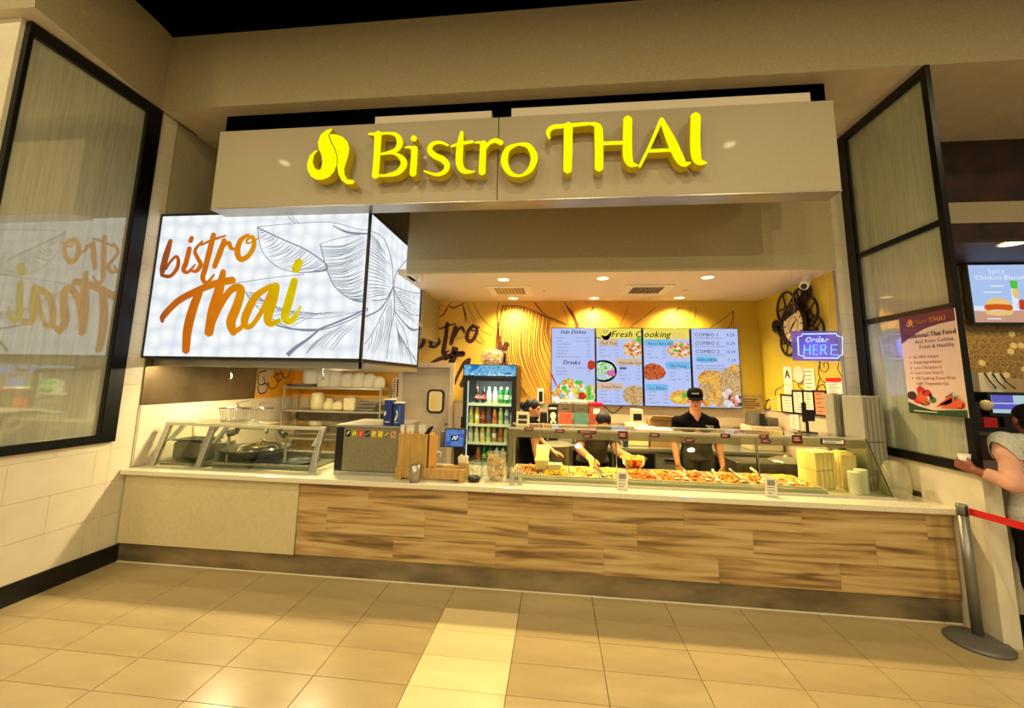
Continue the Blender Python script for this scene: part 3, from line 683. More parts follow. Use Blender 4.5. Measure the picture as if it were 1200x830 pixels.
for px, py0, py1, dx, label in ((262, 421, 445, 8, 'white hooked pull rod hanging from hood above the fry baskets'), (378, 424, 446, 0, 'dark hooked pull rod hanging from hood before the steel rack')):
    a = at_y(px, py0, 4.25); b = at_y(px+dx, py1-5, 4.25)
    t = thing('pull_rod', label, 'rod', (a.x, 4.25, 1.9))
    mb = MB(); mb.tube([(a.x, 4.25, 1.945), (b.x, 4.25, b.z+0.02)], 0.006, 6); mb.build('rod', 'chrome' if dx else 'steel_dark', t)
    mb = MB(); mb.tube([(b.x, 4.25, b.z+0.02), (b.x+0.012, 4.25, b.z), (b.x+0.012, 4.25, b.z-0.03), (b.x-0.006, 4.25, b.z-0.04)], 0.008, 6); mb.build('hook', 'white_plastic' if dx else 'steel_dark', t)

# ------------------------------------------------------------------ painted lettering on the back wall
YM = YB-0.008
WM = lambda u, v: at_y(480+u/5.93, 300+v/5.93, YM)      # on the crop of the painted wall
mb = MB()
WB = [([(95, 545), (96, 600), (78, 632), (62, 640)], [12, 26, 24, 14]), ([(160, 520), (148, 590), (150, 625)], [24, 26, 22]), ([(166, 478), (158, 496)], [22, 22]),
      ([(205, 500), (180, 540), (198, 580), (205, 600), (175, 632), (135, 630)], [12, 18, 24, 26, 20, 12]), ([(262, 470), (252, 560), (238, 640), (235, 680), (270, 660)], [26, 30, 32, 28, 12]),
      ([(215, 508), (262, 486), (320, 472)], [10, 14, 10]), ([(320, 495), (300, 560), (288, 612)], [28, 30, 26]), ([(315, 560), (340, 510), (365, 500), (380, 530)], [14, 20, 24, 18]),
      ([(440, 480), (410, 520), (398, 570), (420, 595), (450, 570), (468, 520), (455, 490), (425, 510), (450, 520), (488, 490)], [16, 26, 30, 28, 26, 24, 20, 14, 10, 6]),
      ([(130, 755), (210, 715), (300, 690), (370, 680)], [14, 28, 36, 40]), ([(326, 645), (310, 700), (285, 755), (255, 850)], [26, 40, 42, 44])]
for pts, w in WB: mb.stroke(pts, w, WM, None, 0, 6)
W2 = lambda u, v: at_y(520+u/10.38, 390+v/10.38, YM)
for pts, w in (([(120, 185), (105, 280), (90, 375)], [44, 60, 60]), ([(20, 320), (130, 262), (220, 252)], [40, 60, 50]), ([(310, 330), (250, 370), (180, 500), (130, 620)], [50, 44, 36, 30]), ([(310, 330), (270, 500), (220, 640)], [40, 50, 60]), ([(762, 140), (745, 190)], [70, 75]), ([(735, 270), (715, 345)], [62, 75])):
    mb.stroke(pts, w, W2, None, 0, 6)
mb.build('painted_lettering', 'brown_print', wb, kind='stuff', label='dark brown brush script')
mb = MB()
for P, w in (([(120, 408), (150, 405), (165, 390)], 8), ([(165, 395), (190, 420), (225, 415), (255, 375), (270, 345), (290, 325)], [3, 5, 10, 10, 6, 3]), ([(245, 350), (215, 345), (210, 370), (235, 385)], 4), ([(270, 345), (300, 360), (345, 345), (380, 325)], [4, 12, 8, 5]), ([(365, 330), (385, 400), (390, 470)], [6, 14, 3]),
             ([(390, 325), (450, 480), (520, 610)], 3), ([(405, 325), (430, 400), (500, 520), (620, 560)], 3), ([(440, 325), (500, 430), (610, 530)], 4), ([(395, 400), (420, 500), (480, 610)], 2.5), ([(250, 560), (330, 575), (420, 560), (510, 620)], 3), ([(240, 600), (300, 690), (420, 770)], 2.5),
             ([(620, 325), (608, 400), (615, 500), (640, 640), (670, 830)], 5), ([(640, 345), (780, 352), (900, 400), (1000, 440), (1090, 480)], 5), ([(870, 325), (920, 390), (960, 415)], [10, 8, 3]), ([(1075, 325), (1130, 400), (1165, 485)], [6, 14, 20]), ([(1060, 350), (1090, 420), (1105, 485)], 3), ([(1115, 325), (1150, 420), (1180, 490)], 3)):
    mb.stroke(P, w, WM, None, 0, 7, cap=False)
hatch(mb, [(640, 345), (720, 345), (800, 360), (900, 400), (985, 440)], [(690, 1000), (800, 1010), (900, 1010), (980, 960), (985, 580)], 24, 6, WM, 0.02, -0.11, 4, 0.95)
hatch(mb, [(612, 380), (614, 450), (622, 540), (640, 650)], [(720, 1000), (760, 1010), (820, 1010), (860, 1010)], 9, 5, WM, 0, -0.08, 14, 0.95)
hatch(mb, [(890, 400), (960, 420)], [(1080, 485), (1120, 485)], 6, 3, WM, 0, 0.0, 15)
T3 = lambda u, v: at_y(640+u/5, 360+v/5, YM)
for P, w in (([(120, 0), (160, 60), (185, 118)], [4, 12, 20]), ([(280, 0), (240, 60), (215, 118)], [12, 10, 4]), ([(480, 0), (455, 60), (430, 115)], 3), ([(640, 0), (570, 60), (490, 118)], 4), ([(780, 0), (740, 60), (700, 118)], [8, 5, 4]), ([(790, 0), (760, 80), (755, 120)], 3), ([(800, 0), (778, 60), (770, 120)], 3), ([(850, 0), (828, 60), (800, 118)], 3), ([(880, 0), (872, 60), (850, 118)], 4),
             ([(1095, 22), (1040, 70), (960, 120)], 4), ([(1095, 22), (1090, 80), (1070, 120)], 4), ([(1098, 22), (1096, 120)], 3)):
    mb.stroke(P, w, T3, None, 0, 6, cap=False)
mb.build('painted_curves', 'mural_line', wb, kind='stuff', label='thin brown curved lines')
# scrolls and scenery painted on the yellow side wall
X9 = lambda u, v: at_x(870+u/4.88, 420+v/4.88, 2.941)
mb = MB()
for P, w in (([(440, 10), (445, 60), (470, 78), (492, 55), (485, 25), (465, 30), (468, 52)], 4), ([(445, 20), (435, 80), (455, 130), (480, 140)], 5), ([(440, 120), (425, 180)], 5), ([(550, 30), (545, 60), (560, 90), (572, 110)], 4), ([(420, 185), (440, 160), (462, 150), (480, 185)], 5),
             ([(188, 215), (190, 185), (205, 172), (225, 165), (240, 140)], 4), ([(288, 128), (315, 140), (325, 165), (350, 182)], 5), ([(150, 235), (135, 262), (128, 290), (158, 290), (160, 240), (130, 245)], 5)):
    mb.stroke(P, w, X9, None, 0, 6)
mb.build('painted_scroll', 'brown_print', wr, kind='stuff')

# ------------------------------------------------------------------ counter
ct = thing('service_counter', 'long service counter with pale stone top and wood plank front', 'counter', (-0.5, 4.1, 0))
mb = MB(); mb.box(XL+0.006, -0.53, 3.66, 4.54, 0.82, 0.865); mb.build('countertop', 'quartz', ct, bevel=0.004)
mb = MB(); mb.box(-0.529, XR-0.003, 3.66, 4.54, 0.82, 0.865); mb.build('countertop', 'quartz', ct, bevel=0.004)
mb = MB(); mb.box(XL+0.02, XR-0.02, 3.78, 4.5, 0.0, 0.818); mb.build('carcass', 'steel_dark', ct)
mb = MB(); mb.box(XL+0.015, -2.374, 3.715, 3.78, 0.178, 0.818); mb.build('side_panel', 'beige_panel', ct, bevel=0.003, label='plain beige front panel')
mb = MB(); mb.box(XL+0.015, XR-0.01, 3.745, 3.78, 0.0, 0.176); mb.build('kick_plate', 'kick_steel', ct, label='brushed steel kick plate')
mb = MB(); mb.box(XL+0.015, XR-0.01, 3.738, 3.745, 0.0, 0.008); mb.build('floor_bead', 'quartz', ct)
PL = 0.926; zr = [0.180, 0.392, 0.606, 0.818]
for r, off in ((2, -1.70), (1, -2.085), (0, -1.44)):
    x = off
    while x > -2.37: x -= PL
    while x < XR-0.02:
        a, b = max(x, -2.372), min(x+PL, XR-0.012)
        if b-a > 0.02:
            q = MB(); q.box(a+0.0006, b-0.0006, 3.728+RND.uniform(0, 0.0015), 3.78, zr[r]+0.0006, zr[r+1]-0.0006); q.build('plank', 'plank_wood', ct)
        x += PL
# ------------------------------------------------------------------ ceiling fittings
glow('lamp_disc', (1.0, 0.93, 0.72), 3.0)
def downlight(x, y, label, p=26):
    t = thing('downlight', label, 'ceiling light', (x, y, ZC), group='recessed downlights in the kitchen ceiling')
    q = MB(); q.lathe([(0.06, 0), (0.085, -0.006), (0.09, 0.0)], (x, y, ZC), 20); q.build('trim_ring', 'white_plastic', t)
    q = MB(); q.disc((x, y, ZC-0.004), (0.066, 0, 0), (0, -0.066, 0), 20); q.build('lamp', 'lamp_disc', t)
    l = bpy.data.lights.new('downlight_beam', 'SPOT'); l.energy = p*9; l.color = srgb((1.0, 0.89, 0.64))[:3]; l.spot_size = 2.5; l.spot_blend = 0.9; l.shadow_soft_size = 0.06
    o = bpy.data.objects.new('downlight_beam', l); COL.objects.link(o); o.location = (0, 0, -0.03); o.parent = t
DL = [(-0.64, 4.81, 'round downlight in the front ceiling row, nearest the white light box'), (0.555, 4.78, 'round downlight in the middle of the front ceiling row'), (1.745, 4.78, 'round downlight in the front ceiling row, nearest the clock wall'),
      (-0.64, 5.96, 'round downlight close to the back wall above the bottle fridge'), (0.565, 5.97, 'round downlight close to the back wall above the left menu screens'), (1.77, 5.95, 'round downlight close to the back wall above the combo menu screen')]
for x, y, l in DL: downlight(x, y, l)
for x, y, l in ((-0.62, 5.42, 'square louvred ceiling vent on the left, above the bottle fridge'), (1.19, 5.42, 'square louvred ceiling vent on the right, before the menu screens')):
    t = thing('ceiling_vent', l, 'vent', (x, y, ZC), group='ceiling vents over the kitchen')
    q = MB(); w = 0.30
    for a, b, c, d in ((-w, w, -w, -w+0.1), (-w, w, w-0.1, w), (-w, -w+0.1, -w+0.1, w-0.1), (w-0.1, w, -w+0.1, w-0.1)): q.box(x+a, x+b, y+c, y+d, ZC-0.012, ZC-0.001)
    q.build('frame', 'white_plastic', t)
    q = MB(); q.box(x-0.2, x+0.2, y-0.2, y+0.2, ZC-0.003, ZC-0.001); q.build('backing', 'black', t)
    for i in range(9):
        xx = x-0.18+i*0.045; q = MB(); q.hexa([(xx, y-0.2, ZC-0.012), (xx+0.008, y-0.2, ZC-0.012), (xx+0.008, y+0.2, ZC-0.012), (xx, y+0.2, ZC-0.012)], [(xx+0.02, y-0.2, ZC-0.003), (xx+0.028, y-0.2, ZC-0.003), (xx+0.028, y+0.2, ZC-0.003), (xx+0.02, y+0.2, ZC-0.003)])
        q.build('slat', 'grey_plastic', t)
for x, y, l in ((-0.15, 5.45, 'small round sprinkler cap between the two ceiling vents'), (1.70, 5.45, 'small round sprinkler cap right of the right ceiling vent')):
    q = MB(); q.lathe([(0.03, 0), (0.03, -0.012), (0.0, -0.016)], (x, y, ZC-0.0005), 14); tag(q.build('sprinkler_cap', 'ceiling_white'), l, 'sprinkler', 'sprinkler caps')
t = thing('camera_dome', 'white security camera on the ceiling by the tiled jamb', 'camera', (2.80, 4.75, 2.9))
q = MB(); q.cyl((2.80, 4.75, ZC-0.001), (2.80, 4.75, 2.96), 0.05, n=16); q.build('mount', 'white_plastic', t)
q = MB(); q.cyl((2.80, 4.78, 2.95), (2.72, 4.68, 2.88), 0.045, n=16); q.build('housing', 'white_plastic', t)
q = MB(); q.cyl((2.72, 4.68, 2.88), (2.712, 4.67, 2.873), 0.03, n=16); q.build('lens', 'black_plastic', t)
t = thing('motion_sensor', 'small white sensor beside the light box under the ceiling edge', 'sensor', (-1.60, 4.56, 2.95))
q = MB(); q.ball((-1.60, 4.56, 2.96), (0.03, 0.03, 0.045)); q.build('housing', 'white_plastic', t)
q = MB(); q.cyl((-1.60, 4.56, 2.99), (-1.60, 4.56, ZC-0.001), 0.018); q.build('mount', 'white_plastic', t)

# ------------------------------------------------------------------ menu screens
glow('menu_bg', (0.74, 0.79, 0.97), 0.95); glow('menu_yellow', (0.95, 0.88, 0.36), 0.95); glow('menu_tan', (0.90, 0.76, 0.60), 0.9); glow('menu_blue', (0.47, 0.75, 0.93), 0.95)
glow('menu_ink', (0.12, 0.10, 0.16), 0.5); glow('menu_grey', (0.40, 0.40, 0.55), 0.9); glow('menu_white', (0.97, 0.97, 0.97), 0.95); glow('menu_black', (0.03, 0.03, 0.04), 0.5)
glow('menu_green', (0.35, 0.80, 0.25), 0.9); glow('menu_red', (0.80, 0.25, 0.14), 0.9); glow('menu_pink', (0.88, 0.45, 0.70), 0.9)
glow_noise('dish_noodle', [(0.72, 0.34, 0.14), (0.93, 0.66, 0.38), (0.99, 0.92, 0.78), (0.85, 0.50, 0.25)], 20, 0.9)
glow_noise('dish_rice', [(0.70, 0.56, 0.34), (0.90, 0.80, 0.58), (0.80, 0.52, 0.30), (0.62, 0.68, 0.34)], 34, 0.9)
glow_noise('dish_bbq', [(0.35, 0.12, 0.06), (0.75, 0.30, 0.14), (0.88, 0.48, 0.26), (0.45, 0.15, 0.08)], 30, 0.9)
glow_noise('dish_green', [(0.30, 0.72, 0.28), (0.92, 0.96, 0.88), (0.45, 0.80, 0.35), (0.95, 0.95, 0.93)], 18, 0.9)
glow_noise('dish_veg', [(0.95, 0.92, 0.80), (0.96, 0.85, 0.40), (0.55, 0.82, 0.22), (0.93, 0.55, 0.22), (0.98, 0.96, 0.88), (0.60, 0.86, 0.70), (0.95, 0.70, 0.25)], 26, 0.95, 'cells')
glow_noise('dish_chicken', [(0.80, 0.42, 0.12), (0.94, 0.66, 0.24), (0.97, 0.80, 0.40), (0.85, 0.50, 0.18)], 20, 0.9)
glow_noise('dish_roll', [(0.95, 0.92, 0.93), (0.92, 0.55, 0.45), (0.96, 0.95, 0.96), (0.35, 0.30, 0.28), (0.95, 0.80, 0.78)], 22, 0.9, 'cells')
MENU = ['menu_bg', 'menu_yellow', 'menu_tan', 'menu_blue', 'menu_ink', 'menu_grey', 'menu_white', 'menu_black', 'menu_green', 'menu_red', 'menu_pink', 'dish_noodle', 'dish_rice', 'dish_bbq', 'dish_green', 'dish_veg', 'dish_chicken', 'dish_roll']
MI = {k: i for i, k in enumerate(MENU)}
TVX = [(-0.066, 0.583), (0.592, 1.258), (1.272, 1.936), (1.950, 2.604)]; TZ0, TZ1, TYF = 1.455, 2.590, 6.085
def blob(q, fn, cx, cy, rx, ry, m, n=22, wob=0.06, seed=1):
    r = random.Random(seed); P = []
    for i in range(n):
        a = 2*pi*i/n; k = 1+r.uniform(-wob, wob); P.append(fn(cx+rx*k*math.cos(a), cy+ry*k*math.sin(a)))
    q.add(P, [tuple(range(n))], m)
TVL = ['side dishes and drinks menu screen, the one with a big fried rice picture', 'menu screen with Pad Thai, Noodle Soup and Fried Rice under a yellow banner', 'menu screen with Rice Noodle, Ho Fung and Lo Mein on blue banners', 'combo prices menu screen with a large chicken plate, behind the man in the cap']
for k, (x0, x1) in enumerate(TVX):
    t = thing('menu_screen', TVL[k], 'screen', ((x0+x1)/2, YB-0.05, TZ0), group='menu screens on the back wall')
    q = MB(); q.box(x0, x1, TYF, YB-0.02, TZ0, TZ1); q.build('housing', 'black_plastic', t)
    q = MB(); e = 0.009; q.box(x0+e, x1-e, TYF-0.003, TYF-0.0005, TZ0+e, TZ1-e); q.build('display', 'menu_bg', t)
    W = x1-x0-2*e; H = TZ1-TZ0-2*e
    def fnl(layer, X0=x0+e, W=W, H=H): return lambda u, v: Vector((X0+u*W, TYF-0.0035-0.0007*layer, TZ1-e-v*H))
    f1, f2, f3 = fnl(1), fnl(2), fnl(3)
    def T(s, u, v, h, m='menu_ink', al='l', sh=0, fn=f3, bold=0.0):   # h = letter size as a share of the height
        g = lambda a, b: fn(a/W, v-b/H); text(q, s, g, u*W, 0, h*H, MI[m], al, sh, bold)
    def R(u0, u1, v0, v1, m, fn=f1): q.quad(fn(u0, v1), fn(u1, v1), fn(u1, v0), fn(u0, v0), MI[m])
    q = MB()
    def rows(items, u0, u1, v, dv, size=0.026):
        for i, (a, b) in enumerate(items): T(a, u0, v+i*dv, size, 'menu_grey'); T(b, u1, v+i*dv, size, 'menu_grey', 'r')
    if k == 0:
        T('Side Dishes', 0.5, 0.075, 0.07, 'menu_ink', 'c', 0.25, bold=0.035)
        rows([('Fried Rice', 'Sm 4.29  Lg 7.29'), ('Lo Mein', 'Sm 5.29  Lg 8.29'), ('Cream Rangoon 6', '5.99'), ('Vegetable Roll', '1.99'), ('Vegetable only', '5.29'), ('Single Entree', '6.29'), ('Single Beef or Shrimp Entree', '6.99')], 0.10, 0.90, 0.14, 0.042)
        T('Drinks', 0.46, 0.485, 0.078, 'menu_ink', 'c', 0.25, bold=0.04)
        rows([('Soft Drinks', 'Sm 2.29  Lg 2.49'), ('Bottle Water', '1.99'), ('Bottle Drinks', '2.99')], 0.10, 0.90, 0.54, 0.042)
        blob(q, f1, 0.93, 0.49, 0.10, 0.065, MI['menu_red'], 14, 0.15, 2)
        P = [f1(0.0, 0.86), f1(0.12, 0.78), f1(0.25, 0.70), f1(0.38, 0.66), f1(0.55, 0.69), f1(0.70, 0.74), f1(0.82, 0.76), f1(0.90, 0.74), f1(1.0, 0.78), f1(1.0, 1.0), f1(0.0, 1.0)]; q.add(P, [tuple(range(11))], MI['dish_veg'])
        for (a, b, c, d, m) in ((0.29, 0.80, 0.07, 0.035, 'menu_green'), (0.86, 0.86, 0.05, 0.08, 'menu_green'), (0.62, 0.72, 0.09, 0.03, 'menu_green'), (0.70, 0.90, 0.09, 0.05, 'menu_red'), (0.36, 0.71, 0.08, 0.03, 'dish_chicken'), (0.16, 0.84, 0.1, 0.03, 'dish_chicken'), (0.44, 0.88, 0.06, 0.05, 'menu_white'), (0.10, 0.94, 0.09, 0.04, 'menu_white'), (0.22, 0.90, 0.04, 0.03, 'menu_blue'), (0.55, 0.82, 0.06, 0.04, 'menu_yellow')):
            blob(q, f2, a, b, c, d, MI[m], 10, 0.25, int(a*100))
        q.stroke([(0.0, 0.62), (0.06, 0.70), (0.12, 0.77)], [0.03, 0.03, 0.02], f2, None, MI['menu_red'])
    elif k in (1, 2):
        R(0, 1, 0, 0.14, 'menu_yellow')
        if k == 1:
            T('Fresh C', 1.0, 0.115, 0.115, 'menu_black', 'r', 0.3, bold=0.03)
            q.stroke([(0.12, 0.10), (0.18, 0.128), (0.26, 0.12), (0.33, 0.06)], [0.02, 0.05, 0.06, 0.03], f2, None, MI['menu_black']); q.stroke([(0.0, 0.125), (0.10, 0.13)], 0.012, f2, None, MI['menu_black'])
            q.stroke([(0.20, 0.07), (0.17, 0.05), (0.20, 0.03)], 0.008, f2, None, MI['menu_grey']); q.stroke([(0.25, 0.06), (0.23, 0.04), (0.26, 0.03)], 0.008, f2, None, MI['menu_grey'])
        else:
            T('ooking', 0.0, 0.115, 0.115, 'menu_black', 'l', 0.3, bold=0.03); lines(q, f2, 0.62, 0.95, 0.06, 0.11, 3, 0.008, MI['menu_tan'])
        def sect(s, v, u0, u1, tone, tu, al='l'):
            q.stroke([(u0, v), ((u0+u1)/2, v), (u1, v)], [0.085, 0.09, 0.08], f1, None, MI[tone], 3); T(s, tu, v+0.028, 0.058, 'menu_grey', al, bold=0.03)
        A5 = lambda p: [('* Chicken', p), ('* Shrimp', p), ('* Beef', p), ('* Veggie Tofu', p)]
        if k == 1:
            sect('Pad Thai', 0.19, 0.08, 0.46, 'menu_tan', 0.10); rows(A5('11.29'), 0.05, 0.49, 0.245, 0.044)
            blob(q, f1, 0.84, 0.27, 0.25, 0.118, MI['dish_noodle'], 26, 0.03); blob(q, f2, 0.97, 0.15, 0.09, 0.035, MI['menu_green'], 10, 0.2); 
            for a, b in ((0.85, 0.27), (0.92, 0.22), (0.9, 0.31)): blob(q, f2, a, b, 0.05, 0.02, MI['menu_white'], 9, 0.2, 4); blob(q, f3, a+0.02, b+0.01, 0.03, 0.012, MI['menu_red'], 8, 0.2, 4)
            blob(q, f1, 0.15, 0.565, 0.30, 0.145, MI['menu_black'], 26, 0.01); blob(q, f2, 0.14, 0.565, 0.265, 0.118, MI['dish_green'], 24, 0.02); blob(q, f3, 0.32, 0.59, 0.10, 0.045, MI['menu_pink'], 12, 0.2); blob(q, f3, 0.13, 0.63, 0.10, 0.03, MI['menu_bg'], 12, 0.2)
            sect('Noodle Soup', 0.445, 0.46, 1.0, 'menu_tan', 0.50); R(0.51, 0.66, 0.512, 0.54, 'menu_grey', f2)
            rows([('* Chicken', '11.29'), ('  Shrimp', '11.29'), ('* Beef', '11.29'), ('* Seafood', '12.29'), ('* Veggie Tofu', '10.29')], 0.47, 0.96, 0.50, 0.042)
            sect('Fried Rice', 0.76, 0.02, 0.55, 'menu_tan', 0.10); rows(A5('11.29'), 0.05, 0.49, 0.83, 0.044)
            blob(q, f1, 0.83, 0.87, 0.26, 0.128, MI['dish_rice'], 26, 0.03)
        else:
            sect('Rice Noodle', 0.19, 0.05, 0.62, 'menu_blue', 0.10); rows(A5('11.29'), 0.05, 0.49, 0.255, 0.044)
            blob(q, f1, 0.80, 0.28, 0.28, 0.108, MI['dish_noodle'], 26, 0.03, 3)
            for a, b, c in ((0.75, 0.26, 'menu_white'), (0.88, 0.31, 'menu_white'), (0.68, 0.29, 'menu_green'), (0.82, 0.22, 'menu_green')): blob(q, f2, a, b, 0.05, 0.018, MI[c], 9, 0.2, 4)
            blob(q, f1, 0.18, 0.565, 0.28, 0.105, MI['dish_bbq'], 26, 0.07, 5)
            sect('Ho Fung', 0.475, 0.50, 1.0, 'menu_blue', 0.56); rows(A5('11.29'), 0.52, 0.96, 0.535, 0.044)
            sect('Lo Mein', 0.765, 0.05, 0.47, 'menu_blue', 0.10); rows(A5('11.29'), 0.05, 0.49, 0.83, 0.044)
            blob(q, f1, 0.78, 0.885, 0.25, 0.09, MI['dish_chicken'], 24, 0.06, 6); blob(q, f2, 0.86, 0.86, 0.08, 0.03, MI['menu_green'], 9, 0.2, 4); blob(q, f2, 0.7, 0.9, 0.08, 0.03, MI['menu_yellow'], 9, 0.2, 5)
    else:
        for i, (s, p) in enumerate((('COMBO 1', '9.29'), ('COMBO 2', '11.29'), ('COMBO 3', '13.29'))):
            v = 0.10+i*0.108; T(s, 0.07, v, 0.064, 'menu_grey', bold=0.04); T(p, 0.93, v, 0.055, 'menu_grey', 'r', bold=0.03); T('ANY TWO ENTREES, ANY SIDE DISH' if i else 'ANY ONE ENTREE, ANY SIDE DISH', 0.07, v+0.03, 0.021, 'menu_ink')
        q.stroke([(0.10, 0.395), (0.3, 0.40), (0.50, 0.395)], [0.07, 0.085, 0.06], f1, None, MI['menu_blue'], 3); T('KIDS MEAL', 0.10, 0.42, 0.05, 'menu_ink', 'l', 0.2); T('7.29', 0.93, 0.425, 0.055, 'menu_grey', 'r')
        T('Upgrade to Beef Entree add $1.25', 0.07, 0.485, 0.024, 'menu_ink'); T('Upgrade to Shrimp Entree add $1.25', 0.07, 0.518, 0.024, 'menu_ink')
        q.add([f1(*p) for p in ((0.26, 0.53), (0.10, 0.78), (0.30, 0.90), (0.5, 0.99), (1.0, 0.99), (1.0, 0.46), (0.85, 0.46), (0.62, 0.54))], [tuple(range(8))], MI['dish_rice'])
        q.stroke([(0.26, 0.53), (0.10, 0.78)], 0.012, f2, None, MI['menu_red'])
        r = random.Random(5)
        for i in range(16): blob(q, f2, r.uniform(0.16, 0.55), r.uniform(0.58, 0.96), r.uniform(0.07, 0.11), r.uniform(0.035, 0.055), MI['dish_chicken'], 10, 0.2, i)
        for i in range(12): blob(q, f3, r.uniform(0.66, 0.95), r.uniform(0.76, 0.96), r.uniform(0.06, 0.10), r.uniform(0.03, 0.05), MI['dish_roll'], 10, 0.15, i)
        blob(q, f2, 0.88, 0.50, 0.1, 0.04, MI['dish_chicken'], 10, 0.2, 3)
    # keep pictures inside the display
    X0, X1 = x0+e+0.001, x1-e-0.001
    q.v = [(min(max(v[0], X0), X1), v[1], min(max(v[2], TZ0+e+0.001), TZ1-e-0.001)) for v in q.v]
    q.build('menu_print', MENU, t, kind='stuff', label='menu words, prices and dish pictures')

# ------------------------------------------------------------------ clock of gears, neon sign, notices
mat('clock_metal', (0.16, 0.10, 0.06), 0.45, metal=0.7); mat('clock_face', (0.95, 0.87, 0.64), 0.5)
XW = 2.90
CK = lambda px, py: at_x(900+px/7.47, 330+py/8.3, XW)
def gear(mb, c, r, n, teeth, wid=0.02, sp=5):
    c = Vector(c); pts = [c+Vector((0, r*math.cos(a), r*math.sin(a))) for a in [2*pi*i/28 for i in range(28)]]
    mb.tube(pts, wid*0.5, 6, closed=True)
    for i in range(sp):
        a = 2*pi*i/sp; mb.cyl(c, c+Vector((0, r*math.cos(a), r*math.sin(a))), wid*0.35, n=6)
    mb.cyl(c-Vector((0.012, 0, 0)), c+Vector((0.012, 0, 0)), r*0.2, n=14)
    for i in range(teeth):
        a = 2*pi*i/teeth; p = c+Vector((0, r*math.cos(a), r*math.sin(a))); mb.ball(p, wid*0.55, 6, 4)
C0 = CK(240, 425); ck = thing('gear_clock', 'dark metal wall clock of cogs on the yellow side wall', 'clock', (2.944, C0.y, C0.z))
gears = [((150, 265), 0.21, 0), ((345, 290), 0.17, 16), ((330, 110), 0.085, 10), ((165, 595), 0.16, 14), ((62, 435), 0.075, 0), ((265, 170), 0.12, 0), ((400, 470), 0.15, 12)]
for i, (p, r, tth) in enumerate(gears):
    c = CK(*p); c.x = 2.915-0.004*(i % 3); mb = MB(); gear(mb, c, r, 24, tth, 0.028); mb.build('gear', 'clock_metal', ck)
mb = MB()
a, b = CK(300, 230), CK(70, 440); a.x = b.x = 2.895; mb.tube([b, (a+b)/2, a], [0.028, 0.045, 0.05], 8)
a2 = CK(165, 590); a2.x = 2.895; mb.tube([b, (b+a2)/2, a2], 0.03, 8); mb.build('arm', 'clock_metal', ck)
mb = MB(); c = Vector((2.88, C0.y, C0.z)); RC = 0.235
mb.cyl((2.90, c.y, c.z), (2.94, c.y, c.z), 0.06, n=12); mb.tube([c+Vector((0, RC*math.cos(t), RC*math.sin(t))) for t in [2*pi*i/32 for i in range(32)]], 0.028, 8, closed=True); mb.build('rim', 'clock_metal', ck)
mb = MB(); mb.cyl((2.875, c.y, c.z), (2.90, c.y, c.z), RC, n=32); mb.build('dial', 'clock_face', ck, label='cream dial')
mb = MB()
for i in range(12):
    a = 2*pi*i/12; u = Vector((0, -math.sin(a), math.cos(a))); w = Vector((0, math.cos(a), math.sin(a))); p = Vector((2.873, c.y, c.z))
    mb.quad(p+u*0.15-w*0.008, p+u*0.15+w*0.008, p+u*0.20+w*0.008, p+u*0.20-w*0.008)
mb.tube([Vector((2.873, c.y+0.10*math.cos(t), c.z+0.10*math.sin(t))) for t in [2*pi*i/24 for i in range(24)]], 0.003, 5, closed=True); mb.build('hour_mark', 'ink', ck, kind='stuff')
for l, a in ((0.09, 0.9), (0.13, 3.9)):
    mb = MB(); mb.tube([(2.868, c.y, c.z), (2.868, c.y-l*math.sin(a), c.z+l*math.cos(a))], [0.009, 0.004], 6); mb.build('clock_hand', 'ink', ck)

glow('neon_blue', (0.36, 0.62, 1.0), 2.2); glow('neon_white', (0.72, 0.82, 1.0), 1.6); glass('neon_plate', (0.74, 0.70, 1.0), 0.06, 0.26, (0.70, 0.62, 1.0))
ns = thing('neon_sign', 'blue neon sign reading Order HERE on clear violet lit plate by the jamb', 'sign', (2.66, 4.522, 2.05))
NY = 4.522; N = lambda u, v: at_y(900+u/7.47, 330+v/8.3, NY)
a = N(205, 480); b = N(672, 775)
mb = MB(); mb.box(a.x, min(b.x, 2.93), NY+0.012, NY+0.018, b.z, a.z); mb.build('plate', 'neon_plate', ns)
def neon(mb, pts, r=0.006, closed=False): mb.tube([N(*p) for p in (catmull(pts, 5) if len(pts) > 2 and not closed else pts)], r, 6, closed=closed)
mb = MB(); neon(mb, [(300, 512), (600, 506), (604, 528), (650, 540), (652, 715), (620, 725), (618, 745), (315, 745), (312, 728), (268, 716), (262, 540), (298, 530)], 0.0055, True); mb.build('border_tube', 'neon_white', ns)
mb = MB()
for P in ([(350, 545), (335, 570), (345, 588), (370, 575), (372, 548), (350, 545)], [(385, 585), (398, 558), (412, 562)], [(440, 560), (420, 568), (425, 585), (445, 580), (455, 535)], [(445, 580), (460, 588)], [(468, 575), (485, 562), (475, 556), (466, 572), (475, 586), (495, 580)], [(503, 586), (512, 560), (530, 566)]):
    neon(mb, P, 0.004)
mb.build('script_tube', 'neon_white', ns)
mb = MB()
for P in ([(318, 620), (316, 712)], [(368, 620), (366, 712)], [(318, 664), (366, 664)], [(432, 618), (398, 618), (396, 712), (434, 712)], [(398, 664), (428, 664)], [(462, 712), (464, 618), (500, 618)], [(500, 618), (508, 640), (498, 664), (464, 664)], [(484, 664), (515, 712)], [(606, 616), (556, 616), (552, 714), (610, 714)], [(556, 664), (600, 664)]):
    mb.tube([N(*p) for p in P], 0.006, 6)
mb.build('capital_tube', 'neon_blue', ns)
